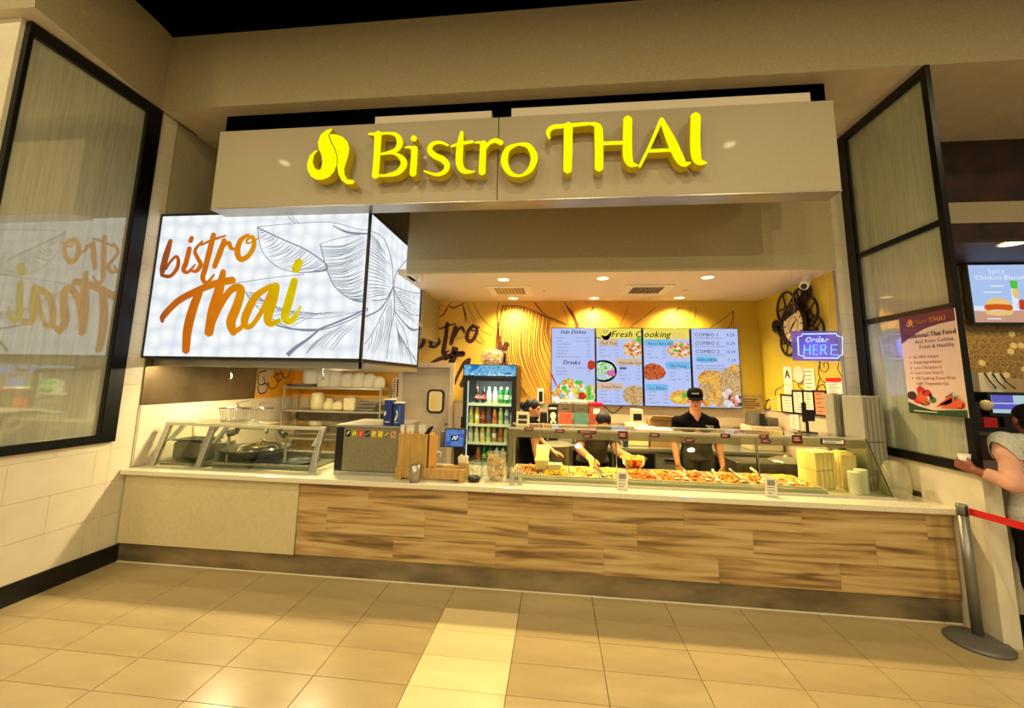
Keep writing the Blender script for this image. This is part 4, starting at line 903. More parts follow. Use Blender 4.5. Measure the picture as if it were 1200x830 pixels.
mb = MB(); mb.tube([(a.x+0.05, NY+0.015, a.z-0.01), (a.x+0.05, NY+0.015, ZC)], 0.0015, 5); mb.tube([(b.x-0.10, NY+0.015, a.z-0.01), (b.x-0.10, NY+0.015, ZC)], 0.0015, 5); mb.build('hanging_wire', 'steel', ns)
pl = bpy.data.lights.new('neon_light', 'POINT'); pl.energy = 3.0; pl.color = (0.22, 0.22, 1.0); pl.shadow_soft_size = 0.15
po = bpy.data.objects.new('neon_light', pl); COL.objects.link(po); po.parent = ns; po.location = (0.05, -0.09, 0.15)

mat('orange_paper', (0.90, 0.52, 0.34), 0.6); mat('yellow_paper', (0.88, 0.80, 0.36), 0.6)
def notice(name, label, cat, box, body, framed=False, n=8, seed=1, group=None, head=None):
    """box = (px0, py0, px1, py1) on the crop at 870,420 x4.88, lies on the yellow side wall"""
    x = 2.940; p = [at_x(870+u/4.88, 420+v/4.88, x) for u, v in ((box[0], box[1]), (box[2], box[1]), (box[2], box[3]), (box[0], box[3]))]
    y0, y1 = (p[1].y+p[2].y)/2, (p[0].y+p[3].y)/2; z1, z0 = (p[0].z+p[1].z)/2, (p[2].z+p[3].z)/2
    t = thing(name, label, cat, (x, (y0+y1)/2, z0), group=group)
    q = MB(); q.box(x-0.004, x+0.002, y0, y1, z0, z1); q.build('sheet', body, t)
    if framed:
        q = MB(); e = 0.018
        for a in ((y0-e, y1+e, z1, z1+e), (y0-e, y1+e, z0-e, z0), (y0-e, y0, z0, z1), (y1, y1+e, z0, z1)): q.box(x-0.014, x+0.002, a[0], a[1], a[2], a[3])
        q.build('frame', 'black_plastic', t)
    fn = lambda u, v: Vector((x-0.0048, y1+(y0-y1)*u, z0+(z1-z0)*v))
    if head:
        q = MB(); q.quad(fn(0, 0.78), fn(1, 0.78), fn(1, 1), fn(0, 1)); q.build('heading_band', head, t)
    if n:
        q = MB(); lines(q, fn, 0.15, 0.88, 0.12, 0.74 if head else 0.86, n, 0.028, 0, seed); q.build('print', 'ink', t, kind='stuff')
    return t, fn
t, fn = notice('grade_card', 'white card with a large black letter A', 'card', (236, 48, 283, 150), 'paper', n=0)
q = MB(); w = 0.2; H = 0.3; text(q, 'A', lambda u, v: fn(u, v*0.7), 0.5, 0.50, 0.95, 0, 'c', bold=0.06); q.build('letter', 'ink', t)
notice('notice_card', 'plain white card below the letter A card', 'card', (240, 152, 288, 208), 'paper', n=2, seed=2)
notice('notice_sheet', 'white notice sheet right of the round white plaque', 'poster', (352, 60, 415, 184), 'paper', n=5, seed=3)
notice('notice_sheet', 'yellow notice sheet at the left end of the framed row', 'poster', (164, 216, 222, 300), 'yellow_paper', n=6, seed=4)
G = 'framed certificates on the side wall'
notice('framed_certificate', 'first framed certificate of the row, under the white cards', 'certificate', (230, 214, 290, 305), 'paper', True, 5, 5, G)
notice('framed_certificate', 'second framed certificate, just under the round plaque', 'certificate', (296, 190, 350, 310), 'paper', True, 7, 6, G)
notice('framed_certificate', 'third framed certificate, left of the orange one', 'certificate', (357, 192, 412, 314), 'paper', True, 7, 7, G)
notice('framed_certificate', 'orange framed certificate at the right end of the row', 'certificate', (418, 192, 480, 322), 'orange_paper', True, 5, 8, G)
notice('notice_poster', 'white poster with a red heading right of the framed certificates', 'poster', (482, 112, 572, 215), 'paper', False, 7, 9, head='red')
notice('notice_poster', 'pale poster below the red headed poster', 'poster', (486, 218, 570, 312), 'paper', False, 5, 10)
notice('notice_sheet', 'white list taped to the pale wall below the certificates', 'poster', (276, 322, 324, 405), 'paper', n=8, seed=11)
c = at_x(870+325/4.88, 420+92/4.88, 2.93); q = MB(); q.cyl((2.915, c.y, c.z), (2.943, c.y, c.z), 0.10, n=24); tag(q.build('wall_plaque', 'fascia_pale', bevel=0.01), 'round pale plaque on the yellow wall beside the letter A', 'plaque')
# board on the back wall beside the screens
bx = at_y(869, 461, YB-0.02); b2 = at_y(894, 481, YB-0.02); t = thing('notice_board', 'tan board with dark lines of writing right of the menu screens', 'board', ((bx.x+b2.x)/2, YB-0.02, b2.z))
q = MB(); q.box(bx.x, b2.x, YB-0.02, YB-0.009, b2.z, bx.z); q.build('board', mat('tan_board', (0.74, 0.62, 0.36), 0.6), t)
fn = lambda u, v: Vector((bx.x+(b2.x-bx.x)*u, YB-0.021, b2.z+(bx.z-b2.z)*v))
q = MB(); text(q, 'FOOD ALLERGY INFO', lambda u, v: Vector((bx.x+u, YB-0.0215, bx.z-0.05+v)), (b2.x-bx.x)/2, 0, 0.027, 0, 'c', bold=0.04)
lines(q, fn, 0.06, 0.94, 0.10, 0.62, 5, 0.06); q.build('print', 'ink', t, kind='stuff')
# vertical instruction sign by the door
a = at_y(461, 443, YB-0.01); b = at_y(468, 471, YB-0.01); t = thing('pull_sign', 'narrow white and maroon upright sign beside the door frame', 'sign', ((a.x+b.x)/2, YB-0.012, b.z))
q = MB(); q.box(a.x, b.x, YB-0.012, YB-0.0085, b.z, a.z); q.build('plate', 'paper', t)
q = MB(); fn = lambda u, v: Vector((a.x+(b.x-a.x)*u, YB-0.013, b.z+(a.z-b.z)*v)); q.quad(fn(0.55, 0.2), fn(0.9, 0.2), fn(0.9, 0.95), fn(0.55, 0.95)); lines(q, fn, 0.1, 0.45, 0.1, 0.9, 9, 0.04); q.build('print', 'maroon', t, kind='stuff')
for px, py, lab, nm in ((633.5, 464.5, 'small white wall box with a dark window above the woman at the fridge', 'dispenser_box'),):
    c = at_y(px, py, YB-0.05); t = thing(nm, lab, 'box', (c.x, YB-0.05, c.z-0.1))
    q = MB(); q.box(c.x-0.05, c.x+0.05, YB-0.07, YB-0.009, c.z-0.11, c.z+0.11); q.build('case', 'white_plastic', t, bevel=0.01)
    q = MB(); q.box(c.x-0.025, c.x+0.03, YB-0.075, YB-0.069, c.z-0.08, c.z+0.07); q.build('window', 'black_plastic', t)
CT = 0.865      # counter height
# ------------------------------------------------------------------ wok station behind slanted glass, left
st = thing('wok_station_guard', 'slanted glass and steel guard over the wok range on the left', 'glass guard', (-3.2, 4.1, CT))
GY0, GY1, GZ0, GZ1 = 3.86, 4.0, CT, 1.285
def slant(x, w, d, mb, z0=GZ0, z1=GZ1, o=0.0):
    mb.hexa([(x-w, GY0+o, z0), (x+w, GY0+o, z0), (x+w, GY0+d+o, z0), (x-w, GY0+d+o, z0)], [(x-w, GY1+o, z1), (x+w, GY1+o, z1), (x+w, GY1+d+o, z1), (x-w, GY1+d+o, z1)])
for x, m in ((-4.085, 'steel'), (-3.575, 'steel'), (-2.36, 'steel')):
    mb = MB(); slant(x, 0.028, 0.045, mb); mb.build('post', m, st, bevel=0.004)
for x in (-4.03, -3.63, -3.51, -2.42):
    mb = MB(); slant(x, 0.016, 0.05, mb, 1.10, 1.24, 0.02+0.105*0.75); mb.build('bracket', 'grey_plastic', st)
for x0, x1 in ((-4.055, -3.603), (-3.547, -2.388)):
    mb = MB(); mb.hexa([(x0, GY0+0.015, CT), (x1, GY0+0.015, CT), (x1, GY0+0.021, CT), (x0, GY0+0.021, CT)], [(x0, GY1+0.015, GZ1), (x1, GY1+0.015, GZ1), (x1, GY1+0.021, GZ1), (x0, GY1+0.021, GZ1)]); mb.build('front_glass', 'guard_glass', st)
mb = MB(); mb.box(-4.115, -2.33, GY1-0.01, 4.42, GZ1, GZ1+0.012); mb.build('top_shelf', 'clear_glass', st)
mb = MB(); mb.box(-4.115, -2.33, GY1-0.012, GY1+0.01, GZ1-0.03, GZ1-0.001); mb.box(-4.115, -2.33, 4.40, 4.42, GZ1-0.03, GZ1-0.001); mb.build('shelf_rail', 'steel_lit', st)
mb = MB(); mb.hexa([(-2.352, 3.92, CT), (-2.346, 3.92, CT), (-2.346, 4.42, CT), (-2.352, 4.42, CT)], [(-2.352, 4.05, GZ1), (-2.346, 4.05, GZ1), (-2.346, 4.42, GZ1), (-2.352, 4.42, GZ1)]); mb.build('end_glass', 'guard_glass', st)
mb = MB(); mb.box(-2.37, -2.33, 4.38, 4.42, CT, GZ1); mb.build('post', 'steel_dark', st)
a = at_y(300, 503, 4.25); mb = MB(); mb.box(-3.35, -3.05, 4.1, 4.3, GZ1-0.006, GZ1-0.001); mb.build('label_sheet', 'paper', st)

rg = thing('wok_range', 'low stainless wok range with dark burner wells behind the slanted glass', 'range', (-3.2, 4.4, CT))
mb = MB(); mb.box(-4.06, -2.42, 4.44, 4.54, CT, 0.95); mb.build('back_ledge', 'steel', rg, bevel=0.006)
mb = MB(); mb.box(-4.06, -2.42, 3.93, 4.435, CT+0.0005, 0.885); mb.build('burner_deck', 'steel_dark', rg)
mb = MB(); mb.box(-3.5, -2.45, 3.95, 3.98, 0.886, 0.91); mb.build('front_rail', 'steel', rg)
for cx in (-3.2, -2.72):
    mb = MB(); mb.lathe([(0.19, 0), (0.22, 0.02), (0.20, 0.035), (0.14, 0.03), (0.12, 0)], (cx, 4.2, 0.886), 24); mb.build('burner_ring', 'black', rg)
w = thing('wok', 'large dark wok holding a shiny steel bowl behind the guard glass', 'wok', (-3.2, 4.2, 0.92))
mb = MB(); mb.lathe([(0.0, 0.0), (0.12, 0.01), (0.24, 0.05), (0.335, 0.115), (0.34, 0.118), (0.325, 0.11), (0.23, 0.04), (0.0, -0.008)], (-3.2, 4.2, 0.915), 32); mb.build('pan', 'steel_dark', w)
for s in (-1, 1):
    mb = MB(); mb.tube([(-3.2+s*0.33, 4.15, 1.03), (-3.2+s*0.40, 4.16, 1.06), (-3.2+s*0.40, 4.24, 1.06), (-3.2+s*0.33, 4.25, 1.03)], 0.009, 6); mb.build('handle', 'steel_dark', w)
bw = thing('steel_bowl', 'upturned shiny steel bowl sitting inside the dark wok', 'bowl', (-3.15, 4.2, 0.96))
mb = MB(); mb.lathe([(0.24, 0.0), (0.235, 0.025), (0.19, 0.065), (0.10, 0.088), (0.0, 0.095)], (-3.15, 4.2, 0.99), 32); mb.build('shell', 'chrome', bw)
mb = MB(); mb.lathe([(0.025, 0), (0.03, 0.03), (0.0, 0.04)], (-3.15, 4.2, 1.08), 14); mb.build('knob', 'chrome', bw)
for px, sgn, l in ((269, 1, 'left pot filler tap over the wok, arm turned to the right'), (336, -1, 'right pot filler tap over the wok, arm turned to the left')):
    c = at_y(px, 510, 4.02); t = thing('pot_filler', l, 'tap', (c.x, 4.02, 0.886), group='pot filler taps')
    mb = MB(); mb.tube([(c.x, 4.02, 0.886), (c.x, 4.02, 1.18)], 0.014, 8); mb.build('riser', 'steel', t)
    mb = MB(); mb.cyl((c.x-0.01, 4.0, 1.19), (c.x+0.05*sgn, 4.03, 1.20), 0.034, n=12); mb.cyl((c.x+0.06*sgn, 4.03, 1.19), (c.x+0.08*sgn, 4.03, 1.245), 0.024, n=10); mb.build('valve', 'steel_dark', t)
    mb = MB(); mb.tube([(c.x+0.08*sgn, 4.03, 1.245), (c.x+0.24*sgn, 4.10, 1.235), (c.x+0.30*sgn, 4.14, 1.225), (c.x+0.315*sgn, 4.15, 1.18)], 0.009, 8); mb.build('spout', 'steel', t)
t = thing('roasting_box', 'dark grey steel box behind the left pane of the glass guard', 'box', (-3.8, 4.2, 0.886))
mb = MB(); mb.box(-4.05, -3.69, 4.03, 4.30, 0.887, 1.09); mb.build('body', 'steel_dark', t, bevel=0.04)
mb = MB(); mb.box(-4.05, -3.69, 4.025, 4.30, 1.091, 1.105); mb.build('lid', 'black', t, bevel=0.004)
mb = MB(); mb.box(-3.585, -3.53, 4.06, 4.30, 0.887, 1.08); tag(mb.build('splash_panel', 'grey_plastic', bevel=0.015), 'rounded grey splash panel beside the dark steel box', 'panel')
# fry baskets
def basket(x, y, label):
    t = thing('fry_basket', label, 'basket', (x, y, GZ1+0.013), group='wire fry baskets on the guard shelf')
    z0, z1 = GZ1+0.014, GZ1+0.15; W0, W1, D = 0.085, 0.112, 0.08
    def rim(s, wd, z): return [(x-wd, y-D*s, z), (x+wd, y-D*s, z), (x+wd, y+D*s, z), (x-wd, y+D*s, z)]
    q = MB(); q.tube(rim(1.2, W1, z1), 0.005, 6, closed=True); q.tube(rim(1, W0, z0+0.004), 0.004, 6, closed=True); q.build('rim', 'chrome', t)
    q = MB(); top = rim(1.2, W1, z1); bot = rim(1, W0, z0+0.004)
    for e in range(4):
        for k in range(7):
            f = (k+0.5)/7; p = lerp(top[e], top[(e+1) % 4], f); r = lerp(bot[e], bot[(e+1) % 4], f); q.cyl(p, r, 0.0026, n=4, cap=False)
        for h in (0.25, 0.5, 0.75):
            q.cyl(lerp(bot[e], top[e], h), lerp(bot[(e+1) % 4], top[(e+1) % 4], h), 0.0014, n=4, cap=False)
    for k in range(6):
        f = (k+0.5)/6; q.cyl(lerp(bot[0], bot[1], f), lerp(bot[3], bot[2], f), 0.0014, n=4, cap=False)
    q.build('wire_mesh', 'steel', t, kind='stuff')
    q = MB(); q.tube([(x-0.05, y+0.12, z1), (x, y+0.02, z1+0.05), (x+0.20, y-0.05, z1+0.085)], 0.006, 6); q.build('handle', 'chrome', t)
basket(-3.51, 4.2, 'left wire fry basket on the guard shelf'); basket(-3.24, 4.2, 'right wire fry basket on the guard shelf')

# ------------------------------------------------------------------ steel rack with kitchenware
rk = thing('steel_rack', 'two shelf stainless rack against the orange wall, left', 'rack', (-3.3, 5.95, 0))
RX0, RX1, RY0, RY1 = -4.07, -2.52, 5.75, 6.12
for x in (RX0+0.02, RX1-0.02):
    for y in (RY0+0.02, RY1-0.02):
        mb = MB(); mb.cyl((x, y, 0), (x, y, 1.66), 0.014, n=8); mb.build('leg', 'steel', rk)
for z in (0.9, 1.30, 1.64):
    mb = MB(); mb.box(RX0, RX1, RY0, RY1, z-0.03, z); mb.build('shelf', 'steel', rk, bevel=0.004)
mb = MB(); mb.box(RX0+0.03, RX1-0.03, RY1-0.005, RY1, 0.95, 1.27); mb.build('back_panel', 'steel_dark', rk)
def jar(px, py, w, h, label, kind, mt='cream_plastic'):
    c = at_y(px, py, 5.9); t = thing('kitchen_jar', label, 'jar', (c.x, 5.9, 1.301), group='pale jars on the middle rack shelf')
    q = MB()
    if kind == 'pail': q.lathe([(0, 0), (w*0.42, 0), (w*0.5, h*0.15), (w*0.5, h*0.8), (w*0.44, h*0.92), (w*0.44, h), (0, h)], (c.x, 5.9, 1.301), 20)
    elif kind == 'jug': q.lathe([(0, 0), (w*0.5, 0), (w*0.5, h*0.45), (w*0.34, h*0.8), (w*0.28, h*0.9), (w*0.28, h), (0, h)], (c.x, 5.9, 1.301), 20)
    else: q.box(c.x-w/2, c.x+w/2, 5.9-w/2, 5.9+w/2, 1.301, 1.301+h)
    q.build('body', mt, t, bevel=0.03 if kind == 'box' else 0)
    q = MB(); q.lathe([(0, 0), (w*0.3, 0), (w*0.3, 0.012), (0, 0.014)], (c.x, 5.9, 1.3005+h), 16); q.build('lid', 'white_plastic', t)
jar(372, 478, 0.20, 0.24, 'tall pale pail, first of the jars on the rack', 'pail'); jar(386, 478, 0.18, 0.16, 'rounded jug with sloping shoulders on the rack', 'jug')
jar(397.5, 478, 0.15, 0.12, 'small square tub between the jug and the big bottle', 'box'); jar(412, 478, 0.19, 0.19, 'large angular bottle at the end of the jars', 'box')
c = at_y(431, 478, 5.9)
for i in range(3):
    t = thing('metal_tray', ['bottom shallow metal tray in the small stack on the rack', 'middle metal tray in the small stack on the rack', 'top metal tray in the small stack on the rack'][i], 'tray', (c.x, 5.9, 1.301+i*0.045), group='metal trays on the middle rack shelf')
    q = MB(); x = c.x+0.02*i; z = 1.301+i*0.046; q.box(x-0.14, x+0.14, 5.8, 6.0, z, z+0.03); q.build('base', 'steel_dark', t, bevel=0.008)
    q = MB(); q.box(x-0.15, x+0.15, 5.79, 6.01, z+0.031, z+0.038); q.build('rim', 'steel', t)
c = at_y(356, 452, 5.85); t = thing('sheet_pan', 'dark sheet pan lying on the top rack shelf, left end', 'pan', (c.x, 5.88, 1.641))
q = MB(); q.hexa([(c.x-0.19, 5.77, 1.641), (c.x+0.19, 5.77, 1.641), (c.x+0.19, 6.0, 1.641), (c.x-0.19, 6.0, 1.641)], [(c.x-0.22, 5.75, 1.68), (c.x+0.22, 5.75, 1.68), (c.x+0.22, 6.02, 1.68), (c.x-0.22, 6.02, 1.68)]); q.build('pan', 'steel_dark', t)
BAG = [(366, 443, 0.30, 0.26, 1.681), (381, 442, 0.26, 0.29, 1.641), (394, 442, 0.24, 0.27, 1.641), (408, 446, 0.24, 0.22, 1.641), (421, 445, 0.24, 0.23, 1.641), (433, 446, 0.22, 0.21, 1.641), (444, 448, 0.20, 0.17, 1.641)]
ORD = ['first and tallest', 'second', 'third', 'fourth', 'fifth', 'sixth', 'last and lowest']
for i, (px, py, w, h, z) in enumerate(BAG):
    c = at_y(px, py, 5.95); t = thing('container_sleeve', '%s bagged pale sleeve of containers along the rack top' % ORD[i], 'packaging', (c.x, 5.95, z), group='bagged foam containers on the rack top')
    q = MB(); n = 6
    q.lathe([(w*0.40, 0.0), (w*0.44, h*0.1), (w*0.46, h*0.5), (w*0.40, h*0.8), (w*0.2, h*0.97), (0, h)], (c.x, 5.95, z), 18); q.build('wrap', 'paper', t)
    q = MB(); q.lathe([(0, 0), (w*0.42, 0), (w*0.42, 0.006), (0, 0.006)], (c.x, 5.95, z+0.001), 18); q.build('base', 'white_plastic', t)

# ------------------------------------------------------------------ drinks dispenser, blue cartons, bamboo stand, till
dp = thing('ice_drink_dispenser', 'stainless drinks dispenser with a row of soda stickers along its top', 'dispenser', (-1.8, 4.1, CT))
DX0, DX1, DY = -2.125, -1.485, 3.86
mb = MB(); mb.box(-2.05, DX1, DY, 4.45, 0.905, 1.315); mb.build('body', mat('dispenser_steel', (0.56, 0.53, 0.42), 0.38, metal=0.45, noise=(60, 0.08)), dp, bevel=0.004)
mb = MB(); mb.box(DX0, -2.052, DY-0.004, 4.45, 0.905, 1.31); mb.build('side_bezel', 'black_plastic', dp, bevel=0.006, label='black left bezel')
mb = MB(); mb.box(DX0, DX1, DY-0.01, 4.46, 1.316, 1.335); mb.build('top', 'steel', dp)
mb = MB(); mb.box(DX0, DX1, DY-0.006, 4.45, CT, 0.902); mb.build('foot_rail', 'steel', dp)
for i, (c1, c2) in enumerate((((0.10, 0.10, 0.13), (0.9, 0.9, 0.9)), ((0.55, 0.60, 0.12), (0.9, 0.85, 0.2)), ((0.80, 0.16, 0.10), (0.95, 0.6, 0.4)), ((0.15, 0.13, 0.10), (0.5, 0.5, 0.4)), ((0.78, 0.66, 0.15), (0.9, 0.85, 0.5)), ((0.80, 0.70, 0.12), (0.95, 0.85, 0.3)), ((0.45, 0.42, 0.22), (0.75, 0.7, 0.3)), ((0.80, 0.62, 0.48), (0.35, 0.10, 0.10)))):
    x = -2.005+i*0.0655; mat('sticker_a%d' % i, c1, 0.4); mat('sticker_b%d' % i, c2, 0.4)
    q = MB(); q.box(x-0.024, x+0.024, DY-0.002, DY-0.0005, 1.225, 1.285, 0); fn = lambda u, v, x=x: Vector((x+u, DY-0.003, 1.255+v))
    if i == 7:
        q.disc((x, DY-0.0026, 1.256), (0.015, 0, 0), (0, 0, 0.017), 14, 1)
        q.stroke([(-0.009, -0.009), (0.003, 0.002), (0.008, 0.013)], 0.007, fn, None, 0, 4)
    elif i == 0: q.stroke([(-0.008, -0.006), (0.003, 0.004), (0.008, 0.018)], 0.011, fn, None, 1, 4)
    elif i == 1: q.stroke([(-0.014, -0.016), (0, 0.014), (0.012, -0.012)], 0.012, fn, None, 1, 4)
    elif i == 2: q.stroke([(-0.006, -0.016), (0.0, 0.0), (0.008, 0.014)], 0.014, fn, None, 1, 4)
    else: q.stroke([(-0.014, -0.008), (0.0, -0.004 if i % 2 else 0.006), (0.014, 0.012)], 0.014, fn, None, 1, 4)
    q.build('drink_sticker', ['sticker_a%d' % i, 'sticker_b%d' % i], dp)
mat('blue_carton', (0.08, 0.18, 0.46), 0.45); mat('blue_carton_pale', (0.20, 0.36, 0.62), 0.45)
for x0, x1, h, l in ((-1.665, -1.585, 0.255, 'taller dark blue carton on the drinks dispenser'), (-1.565, -1.49, 0.225, 'shorter blue carton with a white mark, on the drinks dispenser')):
    t = thing('blue_carton', l, 'carton', ((x0+x1)/2, 3.95, 1.336), group='blue cartons on the dispenser')
    q = MB(); q.box(x0, x1, 3.88, 3.98, 1.336, 1.336+h-0.012); q.build('box', 'blue_carton', t, bevel=0.002)
    q = MB(); q.box(x0-0.002, x1+0.002, 3.878, 3.982, 1.336+h-0.012, 1.336+h); q.build('lid', 'white_plastic', t)
    q = MB(); fn = lambda u, v: Vector((x0+(x1-x0)*u, 3.8785, 1.336+h*v)); q.stroke([(0.25, 0.25), (0.5, 0.45), (0.4, 0.6)] if h < 0.24 else [(0.1, 0.42), (0.25, 0.48)], 0.14, fn); q.quad(fn(0.2, 0.12), fn(0.8, 0.12), fn(0.8, 0.15), fn(0.2, 0.15)); q.build('print', 'white_plastic', t)
    if h < 0.24: q = MB(); q.quad(fn(0.55, 0.1), fn(0.95, 0.1), fn(0.95, 0.85), fn(0.55, 0.85)); q.build('printed_field', 'blue_carton_pale', t)
bs = thing('bamboo_stand', 'bamboo counter organiser with tall box and long low tray', 'stand', (-1.2, 3.85, CT))
mb = MB()
for i in range(5): mb.box(-1.470+i*0.0595, -1.412+i*0.0595, 3.80, 3.815, 0.94, 1.275)
mb.build('front_board', 'bamboo', bs)
mb = MB(); mb.box(-1.470, -1.455, 3.816, 3.97, 0.94, 1.275); mb.box(-1.455, -1.19, 3.955, 3.97, 0.94, 1.275); mb.box(-1.187, -1.172, 3.80, 3.97, 0.94, 1.275); mb.build('box_side', 'bamboo', bs)
mb = MB(); mb.box(-1.19, -1.10, 3.805, 3.82, 0.985, 1.272); mb.build('divider', mat('bamboo_pale', (0.82, 0.58, 0.26), 0.45), bs)
mb = MB(); mb.box(-1.475, -0.815, 3.775, 3.795, 0.885, 0.975); mb.build('front_rail', 'bamboo', bs, bevel=0.003)
mb = MB(); mb.box(-1.475, -0.815, 3.796, 3.99, 0.955, 0.972); mb.build('tray_board', 'bamboo', bs)
for x in (-1.475, -0.875):
    mb = MB(); mb.box(x, x+0.06, 3.77, 3.99, CT, 0.955); mb.build('foot', 'bamboo', bs, bevel=0.003)
def fork(x, label, lean, y=3.88):
    t = thing('plastic_fork', label, 'fork', (x, y, 1.0), group='white plastic forks in the bamboo box')
    q = MB(); q.hexa([(x-0.006, y, 1.05), (x+0.006, y, 1.05), (x+0.006, y+0.004, 1.05), (x-0.006, y+0.004, 1.05)], [(x+lean-0.009, y, 1.29), (x+lean+0.009, y, 1.29), (x+lean+0.009, y+0.004, 1.29), (x+lean-0.009, y+0.004, 1.29)]); q.build('handle', 'white_plastic', t)
    q = MB(); xx = x+lean; q.box(xx-0.018, xx+0.018, y, y+0.004, 1.29, 1.318)
    for k in range(4): q.box(xx-0.018+k*0.0103, xx-0.0125+k*0.0103, y, y+0.004, 1.318, 1.352)
    q.build('prongs', 'white_plastic', t)
for i, (x, ln) in enumerate(((-1.43, -0.03), (-1.405, 0.0), (-1.39, 0.02), (-1.31, 0.02), (-1.295, 0.03))): fork(x, ['leftmost white plastic fork in the bamboo box', 'second white plastic fork from the dispenser side', 'third white plastic fork, end of the dense bunch', 'fourth white plastic fork, standing by the gap', 'rightmost white plastic fork leaning to the black handle'][i], ln, 3.86+0.01*i)
t = thing('black_ladle', 'black handled utensil leaning out of the bamboo box', 'utensil', (-1.22, 3.9, 1.0))
q = MB(); q.tube([(-1.28, 3.9, 0.99), (-1.24, 3.9, 1.26)], 0.007, 6); q.build('shaft', 'steel', t)
q = MB(); q.tube([(-1.24, 3.9, 1.26), (-1.205, 3.9, 1.305), (-1.175, 3.9, 1.345)], [0.014, 0.022, 0.016], 8); q.build('handle', 'black_plastic', t)
t = thing('steel_cup', 'plain stainless steel cup in front of the bamboo stand', 'cup', (-1.265, 3.715, CT))
q = MB(); q.lathe([(0, 0), (0.045, 0), (0.047, 0.155), (0.043, 0.155), (0.041, 0.01), (0, 0.008)], (-1.265, 3.715, CT), 24); q.build('cup', 'steel', t)
t = thing('soap_pump', 'small clear pump bottle on the bamboo tray', 'bottle', (-1.085, 3.89, 0.973))
q = MB(); q.lathe([(0, 0), (0.03, 0), (0.032, 0.05), (0.024, 0.07), (0.012, 0.08), (0.012, 0.09)], (-1.085, 3.89, 0.973), 16); q.build('bottle', 'acrylic', t)
q = MB(); q.cyl((-1.085, 3.89, 1.06), (-1.085, 3.89, 1.105), 0.006, n=8); q.tube([(-1.085, 3.89, 1.1), (-1.10, 3.88, 1.108), (-1.115, 3.87, 1.10)], 0.008, 6); q.build('pump', 'white_plastic', t)
t = thing('napkin_pack', 'small open box of white napkins on the bamboo tray end', 'napkins', (-0.85, 3.88, 0.973))
q = MB(); q.box(-0.90, -0.81, 3.84, 3.92, 0.973, 1.02); q.build('box', 'bamboo', t); q = MB()
for i in range(5): q.hexa([(-0.895+i*0.016, 3.85, 1.0), (-0.885+i*0.016, 3.85, 1.0), (-0.885+i*0.016, 3.91, 1.0), (-0.895+i*0.016, 3.91, 1.0)], [(-0.905+i*0.02, 3.85, 1.07+0.02*(i % 3)), (-0.895+i*0.02, 3.85, 1.08+0.02*(i % 2)), (-0.895+i*0.02, 3.91, 1.08), (-0.905+i*0.02, 3.91, 1.07)])
q.build('napkins', 'paper', t)
# till
ps = thing('card_terminal', 'black touch screen till on a post behind the bamboo tray', 'till', (-0.96, 4.05, CT))
q = MB(); q.box(-1.06, -0.86, 3.99, 4.16, CT, 0.885); q.build('base', 'black_plastic', ps, bevel=0.008)
q = MB(); q.hexa([(-0.99, 4.06, 0.885), (-0.90, 4.06, 0.885), (-0.90, 4.12, 0.885), (-0.99, 4.12, 0.885)], [(-1.0, 4.03, 1.18), (-0.90, 4.03, 1.18), (-0.90, 4.08, 1.18), (-1.0, 4.08, 1.18)]); q.build('post', 'black_plastic', ps)
q = MB(); q.hexa([(-1.075, 3.94, 1.145), (-0.865, 3.94, 1.145), (-0.865, 3.99, 1.13), (-1.075, 3.99, 1.13)], [(-1.075, 3.985, 1.315), (-0.865, 3.985, 1.315), (-0.865, 4.04, 1.315), (-1.075, 4.04, 1.315)]); q.build('screen_case', 'black_plastic', ps, bevel=0.006)
PF = lambda u, v: Vector((-1.06+0.18*u, 3.9355+0.043*v-0.003*0, 1.155+0.15*v))
glow_noise('till_screen', [(0.20, 0.30, 0.62), (0.42, 0.58, 0.85), (0.30, 0.36, 0.66)], 14, 0.8); glow('till_logo', (0.85, 0.88, 0.95), 0.8); glow('till_dark', (0.05, 0.07, 0.2), 0.6)
q = MB(); q.quad(PF(0, 0), PF(1, 0), PF(1, 1), PF(0, 1)); q.build('display', 'till_screen', ps)
q = MB(); PG = lambda u, v: PF(u, v)+Vector((0, -0.001, 0)); q.quad(PG(0.28, 0.28), PG(0.72, 0.34), PG(0.78, 0.72), PG(0.30, 0.64), 0)
PH = lambda u, v: PF(u, v)+Vector((0, -0.002, 0))
q.stroke([(0.38, 0.38), (0.48, 0.62), (0.54, 0.40)], 0.07, PH, None, 1, 4); q.stroke([(0.58, 0.40), (0.62, 0.62), (0.70, 0.60)], 0.07, PH, None, 1, 4); q.stroke([(0.40, 0.47), (0.68, 0.50)], 0.05, PH, None, 1, 3)
q.build('display_mark', ['till_dark', 'till_logo'], ps)
q = MB(); q.box(-1.125, -1.08, 4.0, 4.06, 1.13, 1.28); q.build('card_reader', 'steel_dark', ps, bevel=0.006)
q = MB(); q.box(-1.10, -1.06, 4.02, 4.05, 1.19, 1.21); q.build('bracket', 'black_plastic', ps)
t = thing('tape_dish', 'small black dish with a silver centre on the counter', 'dish', (-0.745, 3.84, CT))
q = MB(); q.lathe([(0, 0), (0.05, 0), (0.06, 0.03), (0.05, 0.045), (0.03, 0.03), (0, 0.02)], (-0.745, 3.84, CT), 20); q.build('dish', 'black_plastic', t); q = MB(); q.ball((-0.745, 3.84, CT+0.033), (0.025, 0.025, 0.014)); q.build('coil', 'chrome', t)
t = thing('acrylic_box', 'clear empty acrylic box behind the black dish', 'box', (-0.70, 3.99, CT))
q = MB()
for a in ((-0.80, -0.795, 3.92, 4.06), (-0.605, -0.60, 3.92, 4.06), (-0.795, -0.605, 3.92, 3.925), (-0.795, -0.605, 4.055, 4.06), (-0.70, -0.697, 3.925, 4.055)): q.box(a[0], a[1], a[2], a[3], CT, CT+0.15)
